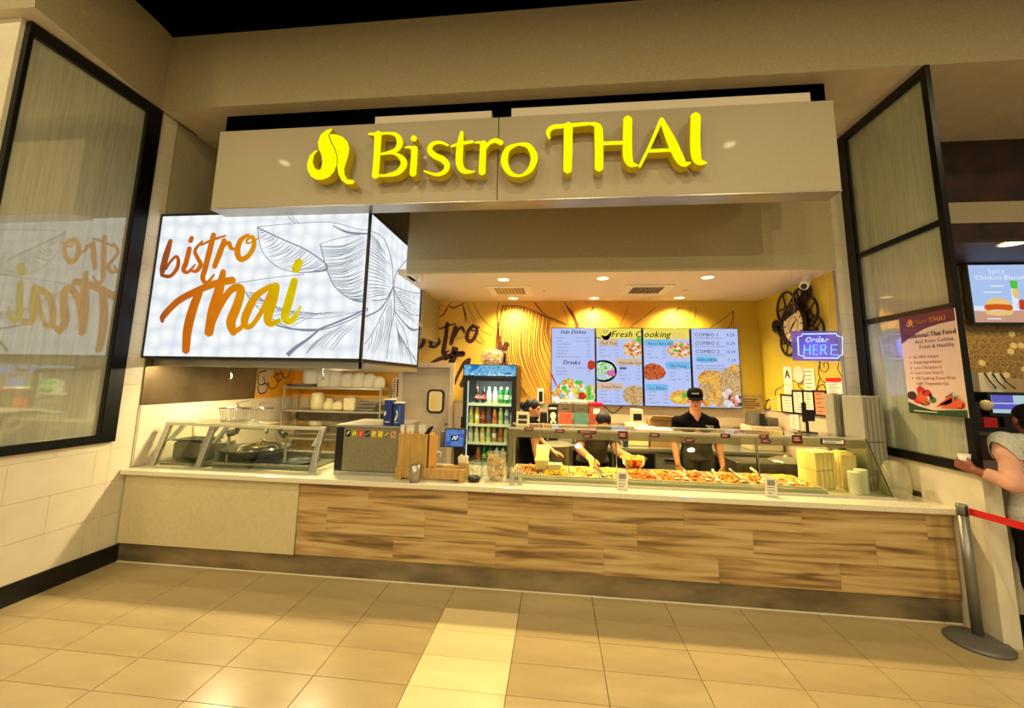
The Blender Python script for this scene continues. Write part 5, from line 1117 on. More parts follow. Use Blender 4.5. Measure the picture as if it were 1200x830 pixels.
q.build('walls', 'acrylic', t)
t = thing('biscuit_bag', 'clear bag filled with golden wrapped biscuits by the guard end', 'bag', (-0.55, 3.93, CT))
q = MB(); q.lathe([(0, 0), (0.06, 0.0), (0.09, 0.05), (0.095, 0.15), (0.085, 0.22), (0.095, 0.25)], (-0.55, 3.93, CT+0.001), 18); q.build('film', 'bag_film', t)
mat('biscuit', (0.90, 0.70, 0.22), 0.5, noise=(20, 0.3)); q = MB(); r = random.Random(2)
for i in range(70):
    a = r.uniform(0, 6.28); rr_ = 0.075*math.sqrt(r.random()); z = CT+0.02+r.random()*0.19; q.ball((-0.55+rr_*math.cos(a)*min(1, z*0.9), 3.93+rr_*math.sin(a), z), (0.016, 0.013, 0.012), 6, 4)
tag(q.build('wrapped_biscuits', 'biscuit'), 'golden wrapped biscuits heaped inside the clear bag', 'biscuits', kind='stuff')

# ------------------------------------------------------------------ bottle fridge
FX0, FX1, FY, FY2, FZ = -1.232, -0.512, 5.4, 6.1, 1.995
fr = thing('bottle_fridge', 'tall black glass door drinks fridge with a blue lit header', 'fridge', (-0.87, 5.75, 0))
q = MB(); q.box(FX0, FX0+0.05, FY+0.04, FY2, 0, FZ); q.box(FX1-0.05, FX1, FY+0.04, FY2, 0, FZ); q.box(FX0+0.05, FX1-0.05, FY2-0.04, FY2, 0, FZ); q.box(FX0+0.05, FX1-0.05, FY+0.04, FY2-0.04, FZ-0.05, FZ); q.box(FX0+0.05, FX1-0.05, FY+0.04, FY2-0.04, 0, 0.35); q.build('cabinet', 'black_plastic', fr)
q = MB(); q.box(FX0, FX1, FY-0.01, FY+0.04, 1.83, FZ); q.build('header_box', 'black_plastic', fr)
glow_noise('header_lit', [(0.10, 0.42, 0.72), (0.25, 0.62, 0.88), (0.60, 0.85, 0.96), (0.18, 0.55, 0.82)], 5, 0.8); MATS['header_lit'].node_tree.nodes['Noise Texture'].inputs['Distortion'].default_value = 1.2
q = MB(); q.box(FX0+0.012, FX1-0.012, FY-0.014, FY-0.0105, 1.845, 1.985); q.build('header_panel', 'header_lit', fr, label='blue lit header panel')
q = MB(); r = random.Random(9)
for i in range(26): q.disc((FX0+0.05+r.random()*0.62, FY-0.0145, 1.852+r.random()*0.028), (0.008+0.01*r.random(), 0, 0), (0, 0, 0.01), 7)
q.build('header_foam', glow('foam_white', (0.86, 0.95, 1.0), 0.9), fr, kind='stuff')
q = MB(); d0, d1 = FX0+0.004, FX1-0.004
q.box(d0, d0+0.05, FY, FY+0.035, 0.36, 1.825); q.box(d1-0.06, d1, FY, FY+0.035, 0.36, 1.825); q.box(d0+0.05, d1-0.06, FY, FY+0.035, 1.775, 1.825); q.box(d0+0.05, d1-0.06, FY, FY+0.035, 0.36, 0.43)
dr = q.build('door', 'black_plastic', fr); q = MB(); q.box(d0+0.05, d1-0.06, FY+0.012, FY+0.018, 0.43, 1.775); q.build('door_glass', 'clear_glass', dr)
q = MB(); q.box(d0-0.012, d0+0.012, FY-0.03, FY-0.002, 1.0, 1.3); q.build('door_handle', 'black_plastic', dr)
q = MB(); q.box(FX0+0.05, FX1-0.05, FY2-0.05, FY2-0.041, 0.36, 1.9); q.build('back_liner', mat('liner', (0.40, 0.42, 0.42), 0.5), fr)
glow('fridge_led', (0.93, 1.0, 0.98), 1.0)
for x in (FX0+0.052, FX1-0.064):
    q = MB(); q.box(x, x+0.012, FY+0.055, FY+0.065, 0.45, 1.77); q.build('led_strip', 'fridge_led', fr)
al = area('fridge_light', (-0.87, FY+0.034, 1.9), (-0.87, FY+0.20, 1.0), 0.55, 0.02, 20, (0.9, 1.0, 1.0)); al.parent = fr; al.location = Vector((-0.87, FY+0.034, 1.79))-fr.location
SH = [1.47, 1.20, 0.965, 0.70]
for z in SH:
    q = MB(); q.box(FX0+0.055, FX1-0.055, FY+0.06, FY2-0.06, z-0.012, z); q.build('shelf', 'white_plastic', fr)
    q = MB(); q.box(FX0+0.055, FX1-0.055, FY+0.05, FY+0.058, z-0.025, z+0.012); q.build('shelf_lip', mat('lip_%d' % int(z*100), (0.8, 0.88, 0.84), 0.4), fr)
    q = MB(); q.cyl((FX0+0.055, FY+0.055, z+0.085), (FX1-0.055, FY+0.055, z+0.085), 0.003, n=6); q.build('shelf_wire', 'chrome', fr)
def bottle_mat(n, c): mat('drink_'+n, c, 0.12, coat=0.5); return 'drink_'+n
for n, c in (('cola', (0.10, 0.03, 0.02)), ('green', (0.05, 0.42, 0.10)), ('yellow', (0.84, 0.77, 0.42)), ('orange', (0.78, 0.54, 0.28)), ('red', (0.46, 0.16, 0.13)), ('pale', (0.80, 0.84, 0.68)), ('clear', (0.72, 0.80, 0.80)), ('tea', (0.62, 0.46, 0.28))): bottle_mat(n, c)
mat('cap_white', (0.92, 0.92, 0.9), 0.4); mat('label_white', (0.9, 0.92, 0.86), 0.5); mat('label_red', (0.70, 0.26, 0.20), 0.5); mat('label_green', (0.55, 0.78, 0.45), 0.5); mat('label_blue', (0.2, 0.35, 0.62), 0.5)
protos = {}
def bottle(n, lab, cap):
    key = (n, lab, cap)
    if key not in protos:
        q = MB(); q.lathe([(0, 0), (0.028, 0), (0.031, 0.01), (0.031, 0.06)], n=12, m=0); q.lathe([(0.0315, 0.06), (0.0315, 0.115)], n=12, m=1); q.lathe([(0.031, 0.115), (0.029, 0.14), (0.016, 0.178), (0.012, 0.19)], n=12, m=0); q.lathe([(0.0145, 0.188), (0.0145, 0.208), (0, 0.209)], n=12, m=2)
        o = q.build('drink_bottle', ['drink_'+n, 'label_'+lab, cap]); protos[key] = o; return o
    o = protos[key].copy(); COL.objects.link(o); return o
ROWS = [(SH[0], -1.055, 0.081, 'top shelf', [('cola', 'red', 'label_red'), ('cola', 'red', 'black'), ('pale', 'white', 'cap_white'), ('pale', 'white', 'cap_white'), ('green', 'green', 'cap_white'), ('green', 'white', 'cap_white'), ('green', 'green', 'cap_white')]),
        (SH[1], -1.135, 0.081, 'second shelf', [('yellow', 'green', 'drink_yellow'), ('yellow', 'white', 'drink_yellow'), ('red', 'red', 'black'), ('red', 'blue', 'black'), ('orange', 'red', 'black'), ('pale', 'green', 'cap_white'), ('clear', 'blue', 'label_blue'), ('clear', 'white', 'label_blue')]),
        (SH[2], -1.135, 0.081, 'third shelf', [('clear', 'white', 'cap_white'), ('pale', 'white', 'cap_white'), ('yellow', 'white', 'cap_white'), ('pale', 'green', 'cap_white'), ('tea', 'white', 'label_blue'), ('tea', 'red', 'label_blue'), ('yellow', 'green', 'cap_white')]),
        (SH[3], -1.02, 0.083, 'lowest shelf', [('tea', 'red', 'black'), ('green', 'green', 'drink_green'), ('green', 'white', 'drink_green'), ('clear', 'white', 'label_blue'), ('clear', 'blue', 'label_blue')])]
ON = ['first', 'second', 'third', 'fourth', 'fifth', 'sixth', 'seventh', 'eighth']
for z, x0, dx, nm, its in ROWS:
    for i, (n, lab, cap) in enumerate(its):
        o = bottle(n, lab, cap); o.scale = (1.06, 1.06, 1.06); o.location = (x0+i*dx, FY+0.12, z+0.0005); tag(o, '%s bottle, %s from the left on the fridge %s' % ({'pale': 'pale lemon', 'clear': 'clear water', 'tea': 'brown tea'}.get(n, n), ON[i], nm), 'bottle', 'drinks bottles in the fridge')
t = thing('sweets_jar', 'clear bag of sweets in red and white wrappers on the fridge top', 'bag', (-0.88, 5.62, FZ))
q = MB(); q.lathe([(0, 0), (0.12, 0), (0.15, 0.05), (0.16, 0.14), (0.13, 0.20), (0.06, 0.22)], (-0.88, 5.62, FZ+0.001), 20); q.build('film', 'bag_film', t)
mat('sweet_a', (0.90, 0.78, 0.62), 0.4); mat('sweet_b', (0.70, 0.14, 0.10), 0.4); q = MB(); r = random.Random(4)
for i in range(60):
    a = r.uniform(0, 6.28); k = 0.125*math.sqrt(r.random()); q.ball((-0.88+k*math.cos(a), 5.62+k*math.sin(a), FZ+0.03+0.15*r.random()), (0.03, 0.022, 0.018), 6, 4, 0 if r.random() < 0.75 else 1)
tag(q.build('wrapped_sweets', ['sweet_a', 'sweet_b']), 'wrapped sweets heaped in the bag on the fridge', 'sweets', kind='stuff')

# ------------------------------------------------------------------ back counter and what stands on it
bc = thing('back_counter', 'stainless back counter along the pale wall under the menu screens', 'counter', (1.2, 5.85, 0))
q = MB(); q.box(-0.35, 2.92, 5.56, 6.17, 0.91, 0.95); q.build('worktop', 'steel', bc, bevel=0.004)
q = MB(); q.box(-0.35, 2.92, 5.60, 6.17, 0.02, 0.905); q.build('cabinet', 'steel', bc)
for i in range(6):
    x = -0.32+i*0.54; q = MB(); q.box(x, x+0.52, 5.585, 5.599, 0.08, 0.88); dd = q.build('door', 'black_plastic' if i in (1, 2, 4) else 'steel', bc); q = MB(); q.box(x+0.1, x+0.4, 5.57, 5.584, 0.80, 0.82); q.build('handle', 'chrome', dd)  # black leaves stand in for the shade inside open shelves
q = MB(); q.box(-0.35, 2.92, 6.15, 6.185, 0.952, 1.20); q.build('splash_back', 'steel', bc)
glass('tank', (0.97, 0.97, 0.95), 0.05, 0.10, (0.85, 0.78, 0.66))
for x0, x1, c, l in ((0.045, 0.23, (0.88, 0.22, 0.06), 'drink tank with orange juice, left of three'), (0.25, 0.435, (0.14, 0.50, 0.50), 'drink tank with teal juice, middle of three'), (0.455, 0.64, (0.66, 0.05, 0.05), 'drink tank with dark red juice, right of three')):
    t = thing('drink_tank', l, 'drink dispenser', ((x0+x1)/2, 5.8, 0.951), group='juice tanks on the back counter')
    q = MB(); q.box(x0+0.01, x1-0.01, 5.72, 5.95, 0.951, 1.18); q.build('base', 'grey_plastic', t, bevel=0.01)
    m = 'juice_%d' % int(x0*100+50); mat(m, c, 0.2, coat=0.4); q = MB(); q.box(x0+0.006, x1-0.006, 5.706, 5.944, 1.185, 1.365 if x0 < 0.4 else 1.45); q.build('juice', m, t)
    q = MB(); q.box(x0, x1, 5.70, 5.95, 1.181, 1.505 if x0 < 0.4 else 1.46); q.build('tank', 'tank', t)
    q = MB(); q.box(x0-0.003, x1+0.003, 5.697, 5.953, 1.506 if x0 < 0.4 else 1.461, 1.53 if x0 < 0.4 else 1.51); q.build('lid', 'cream_plastic' if x0 < 0.4 else m, t, bevel=0.012)
    q = MB(); q.box(x0+0.05, x1-0.05, 5.698, 5.699, 1.41, 1.42) if x0 < 0.4 else q.box(x0+0.06, x1-0.04, 5.698, 5.699, 1.36, 1.43); q.build('label_plate', 'black_plastic' if x0 < 0.4 else 'paper', t)
a = at_y(643, 474, 5.8); t = thing('framed_poster', 'black poster with a pale round picture beside the orange drink tank', 'poster', (-0.03, 5.8, 0.951))
q = MB(); q.box(-0.10, 0.035, 5.80, 5.815, 0.951, 1.46); q.build('board', 'black_plastic', t)
q = MB(); q.disc((-0.03, 5.799, 1.31), (0.042, 0, 0), (0, 0, 0.05), 18); q.box(-0.085, 0.02, 5.7985, 5.7995, 1.40, 1.425); q.stroke([(-0.055, 1.22), (-0.03, 1.26), (0.0, 1.22)], 0.03, lambda u, v: Vector((u, 5.7985, v))); q.build('print', 'paper', t, kind='stuff')
t = thing('black_speaker', 'small black box between the woman and the framed poster', 'box', (-0.16, 5.75, 0.951)); q = MB(); q.box(-0.21, -0.115, 5.7, 5.85, 0.951, 1.36); q.build('case', 'black_plastic', t, bevel=0.01); q = MB(); q.disc((-0.163, 5.6985, 1.2), (0.025, 0, 0), (0, 0, 0.025), 14); q.build('cone', 'grey_plastic', t)
t = thing('receipt_printer', 'pale till printer with a dark screen on the back counter', 'printer', (1.08, 5.85, 0.951))
q = MB(); q.box(0.97, 1.24, 5.72, 5.98, 0.951, 1.24); q.build('base', 'cream_plastic', t, bevel=0.015); q = MB(); q.box(1.04, 1.19, 5.80, 5.95, 1.242, 1.43); q.build('tower', 'frp', t, bevel=0.01); q = MB(); q.box(1.06, 1.17, 5.792, 5.799, 1.28, 1.37); q.build('screen', 'black_plastic', t)
t = thing('carton', 'open brown cardboard carton behind the man in the cap', 'carton', (1.42, 5.8, 0.951)); q = MB(); q.box(1.26, 1.55, 5.7, 5.95, 0.951, 1.32); q.build('box', mat('cardboard', (0.62, 0.47, 0.27), 0.7), t); q = MB(); q.hexa([(1.26, 5.69, 1.322), (1.55, 5.69, 1.322), (1.55, 5.70, 1.322), (1.26, 5.70, 1.322)], [(1.27, 5.60, 1.36), (1.54, 5.60, 1.36), (1.54, 5.61, 1.362), (1.27, 5.61, 1.362)]); q.build('flap', 'cardboard', t)
t = thing('cash_register', 'cluttered dark register with keys on the right end of the back counter', 'register', (2.72, 5.8, 0.951))
q = MB(); q.box(2.52, 2.90, 5.68, 6.0, 0.951, 1.26); q.build('base', 'frp', t, bevel=0.01); q = MB(); q.hexa([(2.54, 5.70, 1.262), (2.70, 5.70, 1.262), (2.70, 5.9, 1.262), (2.54, 5.9, 1.262)], [(2.54, 5.78, 1.44), (2.70, 5.78, 1.44), (2.70, 5.86, 1.44), (2.54, 5.86, 1.44)]); q.build('screen_case', 'steel_dark', t)
q = MB(); q.box(2.64, 2.70, 5.68, 5.7, 1.27, 1.42); q.build('screen', 'black_plastic', t); q = MB(); q.box(2.74, 2.88, 5.7, 5.9, 1.262, 1.37); q.build('printer', 'steel_dark', t, bevel=0.02)
t = thing('phone_mount', 'black phone on a stand on the guard shelf near the paper stack', 'phone', (2.46, 4.35, 1.335))
q = MB(); q.box(2.40, 2.52, 4.30, 4.42, 1.336, 1.348); q.build('foot', 'black_plastic', t, bevel=0.004); q = MB(); q.cyl((2.46, 4.36, 1.348), (2.46, 4.36, 1.45), 0.014, n=10); q.build('stem', 'black_plastic', t); q = MB(); q.box(2.40, 2.445, 4.32, 4.335, 1.44, 1.63); q.build('phone', 'black_plastic', t, bevel=0.008); q = MB(); q.box(2.447, 2.52, 4.33, 4.38, 1.45, 1.56); q.build('clamp', 'black_plastic', t, bevel=0.004)
q = MB(); P = [at_y(704, 470, 6.19), at_y(712, 480, 6.19), at_y(719, 484, 6.19), at_y(730, 476, 6.19)]; q.tube([Vector(p) for p in catmull([tuple(p) for p in P], 6)], 0.006, 6); tag(q.build('cable', 'black_plastic'), 'black cable drooping below the menu screens on the pale wall', 'cable')
t = thing('stock_pot', 'large polished stainless stock pot on a stand behind the guard', 'pot', (0.0, 5.25, 0.62))
q = MB(); q.lathe([(0, 0), (0.19, 0), (0.20, 0.02), (0.20, 0.36), (0.21, 0.37), (0.205, 0.38)], (0.02, 5.33, 0.62), 32); q.build('body', 'steel', t); q = MB(); q.lathe([(0.21, 0.0), (0.15, 0.02), (0.03, 0.03), (0, 0.03)], (0.02, 5.33, 1.0), 28); q.build('lid', 'steel', t)
q = MB(); q.box(-0.22, 0.24, 5.12, 5.54, 0.0, 0.618); q.build('stand', 'steel_dark', t)
t = thing('blue_cup', 'blue paper cup on the ledge behind the bowl', 'cup', (0.92, 5.5, 0.95)); q = MB(); q.lathe([(0, 0), (0.032, 0), (0.045, 0.15), (0.042, 0.15), (0.03, 0.006)], (0.92, 5.62, 0.951), 18); q.build('cup', mat('cup_blue', (0.16, 0.26, 0.40), 0.5), t); q = MB(); q.lathe([(0.047, 0.15), (0.047, 0.16), (0, 0.165)], (0.92, 5.62, 0.951), 18); q.build('lid', 'white_plastic', t)
# ------------------------------------------------------------------ serving guard and food
gd = thing('serving_guard', 'long glass serving guard over the lit food pans', 'glass guard', (1.15, 4.2, CT))
AX0, AX1, GT = -0.455, 2.76, 1.335
mb = MB(); mb.box(AX0, AX1, 4.05, 4.47, GT-0.010, GT); mb.build('top_glass', 'clear_glass', gd)
mb = MB(); mb.box(AX0, AX1, 4.046, 4.062, GT-0.014, GT+0.003); mb.box(AX0, AX1, 4.46, 4.48, GT-0.02, GT+0.002); mb.build('top_rail', 'steel_lit', gd)
mb = MB()
mb.box(AX0, AX1, 4.044, 4.050, 1.247, GT-0.019); mb.build('upper_band', 'band_glass', gd, label='frosted upper glass band')
mb = MB(); mb.hexa([(AX0, 3.87, CT), (AX1+0.05, 3.87, CT), (AX1+0.05, 3.876, CT), (AX0, 3.876, CT)], [(AX0, 4.03, 1.247), (AX1+0.01, 4.03, 1.247), (AX1+0.01, 4.036, 1.247), (AX0, 4.036, 1.247)]); mb.build('front_glass', 'guard_glass', gd)
mb = MB(); mb.add([(AX1+0.052, 3.87, CT), (AX1+0.052, 4.47, CT), (AX1, 4.47, GT), (AX1, 4.05, GT), (AX1+0.058, 3.87, CT), (AX1+0.058, 4.47, CT), (AX1+0.006, 4.47, GT), (AX1+0.006, 4.05, GT)], [(0, 1, 2, 3), (7, 6, 5, 4), (0, 3, 7, 4), (0, 4, 5, 1), (1, 5, 6, 2), (2, 6, 7, 3)]); mb.build('end_glass', 'guard_glass', gd)
mb = MB(); mb.tube([(AX1+0.055, 3.868, CT+0.002), (AX1+0.003, 4.048, GT)], 0.005, 6); mb.build('end_edge', 'black_plastic', gd)
mb = MB(); mb.box(AX0-0.006, AX0, 3.93, 4.47, CT, GT-0.002); mb.build('end_glass', 'guard_glass', gd)
for x, m in ((-0.435, 'steel'), (0.575, 'chrome'), (1.84, 'chrome')):
    w = 0.018 if x < 0 else 0.006
    mb = MB(); mb.hexa([(x-w, 4.02, CT), (x+w, 4.02, CT), (x+w, 4.05, CT), (x-w, 4.05, CT)], [(x-w, 4.058, 1.30), (x+w, 4.058, 1.30), (x+w, 4.08, 1.30), (x-w, 4.08, 1.30)]); mb.build('post', m, gd)
for x in (-0.435, 2.70):
    mb = MB(); mb.box(x-0.015, x+0.015, 4.43, 4.46, CT, GT-0.012); mb.build('post', 'steel', gd)
mb = MB(); mb.box(AX0-0.02, AX1+0.07, 3.852, 3.885, CT+0.0005, CT+0.018); mb.build('base_rail', 'steel_lit', gd)
glow('heat_tube', (1.0, 0.86, 0.45), 3.0)
mb = MB(); mb.box(-0.40, 2.70, 4.20, 4.28, GT-0.040, GT-0.011); mb.build('lamp_housing', 'steel', gd)
mb = MB(); mb.box(-0.36, 2.64, 4.21, 4.27, GT-0.046, GT-0.041); mb.build('heat_lamp', 'heat_tube', gd)
hl = area('heat_light', (1.14, 4.24, GT-0.05), (1.14, 4.24, 0), 3.0, 0.06, 17, (1.0, 0.84, 0.42)); hl.parent = gd; hl.location = Vector((1.14, 4.24, GT-0.055))-gd.location
fw = thing('food_well', 'stainless food well holding the row of hot pans', 'food well', (0.93, 4.2, CT))
mb = MB(); mb.box(-0.42, 2.33, 3.905, 3.925, CT+0.001, 0.91); mb.box(-0.42, 2.33, 4.405, 4.425, CT+0.001, 0.91); mb.box(-0.42, -0.405, 3.925, 4.405, CT+0.001, 0.91); mb.box(2.31, 2.33, 3.925, 4.405, CT+0.001, 0.91); mb.build('rim', 'steel_lit', fw)
mb = MB(); mb.box(-0.405, 2.31, 3.925, 4.405, CT+0.001, 0.872); mb.build('floor_plate', 'steel_lit', fw)
FOOD = [('chow_chips', [(0.78, 0.55, 0.26), (0.90, 0.74, 0.42), (0.62, 0.38, 0.16)], 'crisp_strips', 'pan of golden crisp strips at the left end of the food row', 'strip'),
        ('yellow_rice', [(0.95, 0.78, 0.20), (0.98, 0.88, 0.42), (0.92, 0.70, 0.15)], 'fried_rice', 'heaped bright yellow fried rice, second pan from the left', 'grain'),
        ('chow_mein', [(0.90, 0.72, 0.36), (0.96, 0.86, 0.58), (0.72, 0.46, 0.20)], 'chow_mein', 'tan noodle dish being served by the leaning woman', 'chunk'),
        ('mixed_veg', [(0.86, 0.74, 0.40), (0.60, 0.62, 0.22), (0.94, 0.86, 0.62)], 'mixed_vegetables', 'mixed vegetables behind the left label holder', 'chunk'),
        ('red_chicken', [(0.86, 0.46, 0.14), (0.93, 0.60, 0.22), (0.70, 0.30, 0.09)], 'glazed_chicken', 'red glazed chicken right of the left label holder', 'chunk'),
        ('orange_chicken', [(0.92, 0.52, 0.10), (0.96, 0.66, 0.22), (0.80, 0.38, 0.08)], 'orange_chicken', 'orange chicken in the sixth pan from the left', 'chunk'),
        ('sesame_chicken', [(0.88, 0.46, 0.12), (0.94, 0.60, 0.20), (0.70, 0.32, 0.08)], 'sesame_chicken', 'darker orange chicken in front of the man in the cap', 'chunk'),
        ('curry_chicken', [(0.90, 0.50, 0.10), (0.60, 0.50, 0.14), (0.95, 0.64, 0.22)], 'curry_chicken', 'orange and green curry, eighth pan from the left', 'chunk'),
        ('brown_beef', [(0.86, 0.54, 0.16), (0.92, 0.68, 0.26), (0.56, 0.30, 0.10)], 'stir_fried_beef', 'brown glossy stir fry left of the right label holder', 'chunk'),
        ('fried_chicken', [(0.96, 0.66, 0.14), (0.98, 0.78, 0.30), (0.90, 0.54, 0.08)], 'fried_chicken', 'golden fried chicken at the right end of the food row', 'chunk')]
for i, (mn, cols, nm, lab, kd) in enumerate(FOOD):
    m = mat('food_'+mn, tuple(v**1.15 for v in cols[1]), 0.45, noise=(26, 0.3), col2=tuple(v**1.15 for v in cols[0])); mat('foodb_'+mn, tuple(v**1.15 for v in cols[2]), 0.45)
    x0 = -0.40+i*0.271; x1 = x0+0.262
    t = thing('food_pan', 'steel food pan under '+' '.join(lab.split()[:9]), 'pan', ((x0+x1)/2, 4.165, 0.873), group='food pans in the hot well')
    q = MB(); e = 0.012
    q.hexa([(x0+e, 3.94, 0.873), (x1-e, 3.94, 0.873), (x1-e, 4.39, 0.873), (x0+e, 4.39, 0.873)], [(x0+e, 3.94, 0.88), (x1-e, 3.94, 0.88), (x1-e, 4.39, 0.88), (x0+e, 4.39, 0.88)])
    for a in ((x0, x0+e, 3.928, 4.402), (x1-e, x1, 3.928, 4.402), (x0+e, x1-e, 3.928, 3.94), (x0+e, x1-e, 4.39, 4.402)): q.box(a[0], a[1], a[2], a[3], 0.874, 0.925)
    q.build('pan', 'steel_lit', t)
    r = random.Random(30+i); q = MB(); n = 420 if kd == 'grain' else 150; cx = (x0+x1)/2
    hmax = 0.085 if i == 1 else 0.045
    for k in range(n):
        u = r.uniform(-0.11, 0.11); v = r.uniform(-0.205, 0.215); hgt = 0.90+hmax*(1-(u/0.125)**2)*(1-0.6*(v/0.22)**2)-r.random()*0.01
        c = (cx+u, 4.165+v, hgt); mi = 0 if r.random() < 0.72 else 1
        if kd == 'grain': q.ball(c, (0.013, 0.012, 0.010), 6, 4, mi)
        elif kd == 'strip':
            a = r.uniform(0, 6.28); d = Vector((math.cos(a), math.sin(a), r.uniform(-0.1, 0.4)))*0.035; q.cyl(Vector(c)-d, Vector(c)+d, 0.008, n=5, m=mi)
        else: q.ball(c, (r.uniform(0.014, 0.026), r.uniform(0.014, 0.026), r.uniform(0.010, 0.018)), 7, 5, mi)
    q.hexa([(x0+e, 3.94, 0.8805), (x1-e, 3.94, 0.8805), (x1-e, 4.39, 0.8805), (x0+e, 4.39, 0.8805)], [(x0+e, 3.94, 0.90), (x1-e, 3.94, 0.90), (x1-e, 4.39, 0.90), (x0+e, 4.39, 0.90)])
    tag(q.build(nm, ['food_'+mn, 'foodb_'+mn]), lab, 'food', kind='stuff')
def spoon(px0, py0, px1, py1, label, mt='white_plastic', bowl=True):
    a = at_y(px0, py0, 4.22); b = at_y(px1, py1, 4.02); b.z = max(b.z, 0.945)
    t = thing('serving_spoon', label, 'spoon', (b.x, b.y, b.z), group='serving spoons in the food pans')
    q = MB(); q.tube([b, lerp(b, a, 0.5), a], [0.009, 0.011, 0.012], 6); q.build('handle', mt, t)
    if bowl: q = MB(); q.ball(b+Vector((0, -0.02, -0.012)), (0.028, 0.04, 0.012), 10, 6); q.build('scoop', mt, t)
for a in ((700, 549, 708, 561, 'first serving spoon, lying in the tan noodle dish', 'steel'), (777, 551, 793, 565, 'dark handled serving spoon in the sixth pan', 'steel'), (802, 552, 803, 565, 'short upright white spoon left of the man', 'white_plastic'), (814, 552, 829, 565, 'steel spoon slanting right below the man', 'steel'), (835, 551, 841, 567, 'white spoon under the right hand of the man', 'white_plastic'),
          (855, 550, 869, 562, 'steel tongs like spoon right of the man', 'steel'), (880, 549, 895, 560, 'broad white spoon left of the right label holder', 'white_plastic'), (886, 558, 893, 568, 'small white spoon beside the right label holder', 'white_plastic'), (918, 560, 926, 571, 'left white spoon in the golden fried chicken', 'white_plastic'), (926, 560, 938, 570, 'right white spoon in the golden fried chicken', 'white_plastic')):
    spoon(*a[:5], mt=a[5])
mat('label_maroon', (0.33, 0.05, 0.05), 0.5); mat('label_text', (0.85, 0.62, 0.55), 0.6)
Z4 = lambda u, v, Y=4.040: at_y(590+u/5.93, 440+v/5.93, Y); Z6 = lambda u, v, Y=4.040: at_y(740+u/5.93, 440+v/5.93, Y); Z9 = lambda u, v, Y=4.040: at_y(920+u/6.15, 455+v/6.15, Y)
CARDS = [(Z4, 145, 362, 207, 388, 'first small maroon dish label from the left on the guard'), (Z4, 360, 374, 425, 400, 'second small maroon dish label from the left on the guard'), (Z4, 515, 382, 648, 408, 'wide maroon dish label above the leaning server'), (Z4, 553, 411, 617, 440, 'small maroon dish label hanging under the wide one'), (Z4, 798, 388, 864, 445, 'tall maroon dish label right of the steel bowl'), (Z4, 1018, 400, 1086, 430, 'small maroon dish label left of the man'),
         (Z6, 372, 438, 442, 466, 'low maroon dish label in front of the man'), (Z6, 620, 405, 688, 437, 'maroon dish label right of the man'), (Z6, 888, 413, 955, 440, 'upper label of the maroon pair above the right label holder'), (Z6, 900, 444, 970, 474, 'lower label of the maroon pair above the right label holder'), (Z9, 50, 338, 128, 402, 'big maroon label near the phone stand'), (Z9, 255, 362, 432, 410, 'wide black label with a white field at the right end of the guard')]
for fnc, u0, v0, u1, v1, l in CARDS:
    a, b = fnc(u0, v0), fnc(u1, v1); t = thing('dish_label', l, 'label', ((a.x+b.x)/2, 4.04, b.z), group='dish labels on the serving guard')
    q = MB(); q.box(a.x, b.x, 4.0395, 4.0435, b.z, a.z); wide = 'black label' in l; q.build('card', 'black_plastic' if wide else 'label_maroon', t)
    fn = lambda u, v: Vector((a.x+(b.x-a.x)*u, 4.0388, b.z+(a.z-b.z)*v)); q = MB()
    if wide: q.quad(fn(0.08, 0.15), fn(0.95, 0.15), fn(0.95, 0.85), fn(0.08, 0.85)); q.build('field', 'paper', t); q = MB(); q2 = lambda u, v: fn(u, v)+Vector((0, -0.0006, 0)); lines(q, q2, 0.14, 0.9, 0.3, 0.65, 2, 0.12); q.build('print', 'ink', t, kind='stuff')
    else: lines(q, fn, 0.15, 0.9, 0.35, 0.60, 2, 0.14, 0, int(u0)); q.build('print', 'label_text', t, kind='stuff')
for x, l in ((0.585, 'left upright label holder in front of the pans'), (1.812, 'right upright label holder in front of the pans')):
    t = thing('label_holder', l, 'sign holder', (x, 3.79, CT), group='upright label holders on the counter')
    q = MB(); q.box(x-0.047, x+0.047, 3.76, 3.82, CT+0.0005, CT+0.006); q.build('foot', 'acrylic', t)
    q = MB(); q.box(x-0.047, x+0.047, 3.785, 3.789, CT+0.006, CT+0.155); q.build('card', 'paper', t)
    fn = lambda u, v: Vector((x-0.047+0.094*u, 3.7842, CT+0.006+0.149*v)); q = MB(); q.quad(fn(0.2, 0.55), fn(0.85, 0.55), fn(0.85, 0.85), fn(0.2, 0.85)); lines(q, fn, 0.15, 0.85, 0.12, 0.42, 3, 0.05); q.build('print', 'grey_plastic', t, kind='stuff')
# left end things behind the glass
t = thing('sample_box', 'white takeout box standing open in the pan of crisp strips', 'box', (-0.13, 4.15, 0.94))
q = MB(); q.hexa([(-0.175, 4.10, 0.94), (-0.085, 4.10, 0.94), (-0.085, 4.18, 0.94), (-0.175, 4.18, 0.94)], [(-0.20, 4.08, 1.03), (-0.06, 4.08, 1.03), (-0.06, 4.20, 1.03), (-0.20, 4.20, 1.03)]); q.build('tub', 'cream_plastic', t); q = MB(); q.hexa([(-0.195, 4.19, 1.03), (-0.065, 4.19, 1.03), (-0.065, 4.195, 1.03), (-0.195, 4.195, 1.03)], [(-0.185, 4.25, 1.15), (-0.05, 4.25, 1.15), (-0.05, 4.255, 1.15), (-0.185, 4.255, 1.15)]); q.build('lid', 'paper', t)
t = thing('sauce_tub', 'small pale tub lying in the crisp strips, right of the open box', 'tub', (0.02, 4.1, 0.94)); q = MB(); q.box(-0.06, 0.06, 4.02, 4.12, 0.945, 1.0); q.build('tub', 'cream_plastic', t, bevel=0.01); q = MB(); q.box(-0.065, 0.065, 4.015, 4.125, 1.0005, 1.008); q.build('lid', 'paper', t)
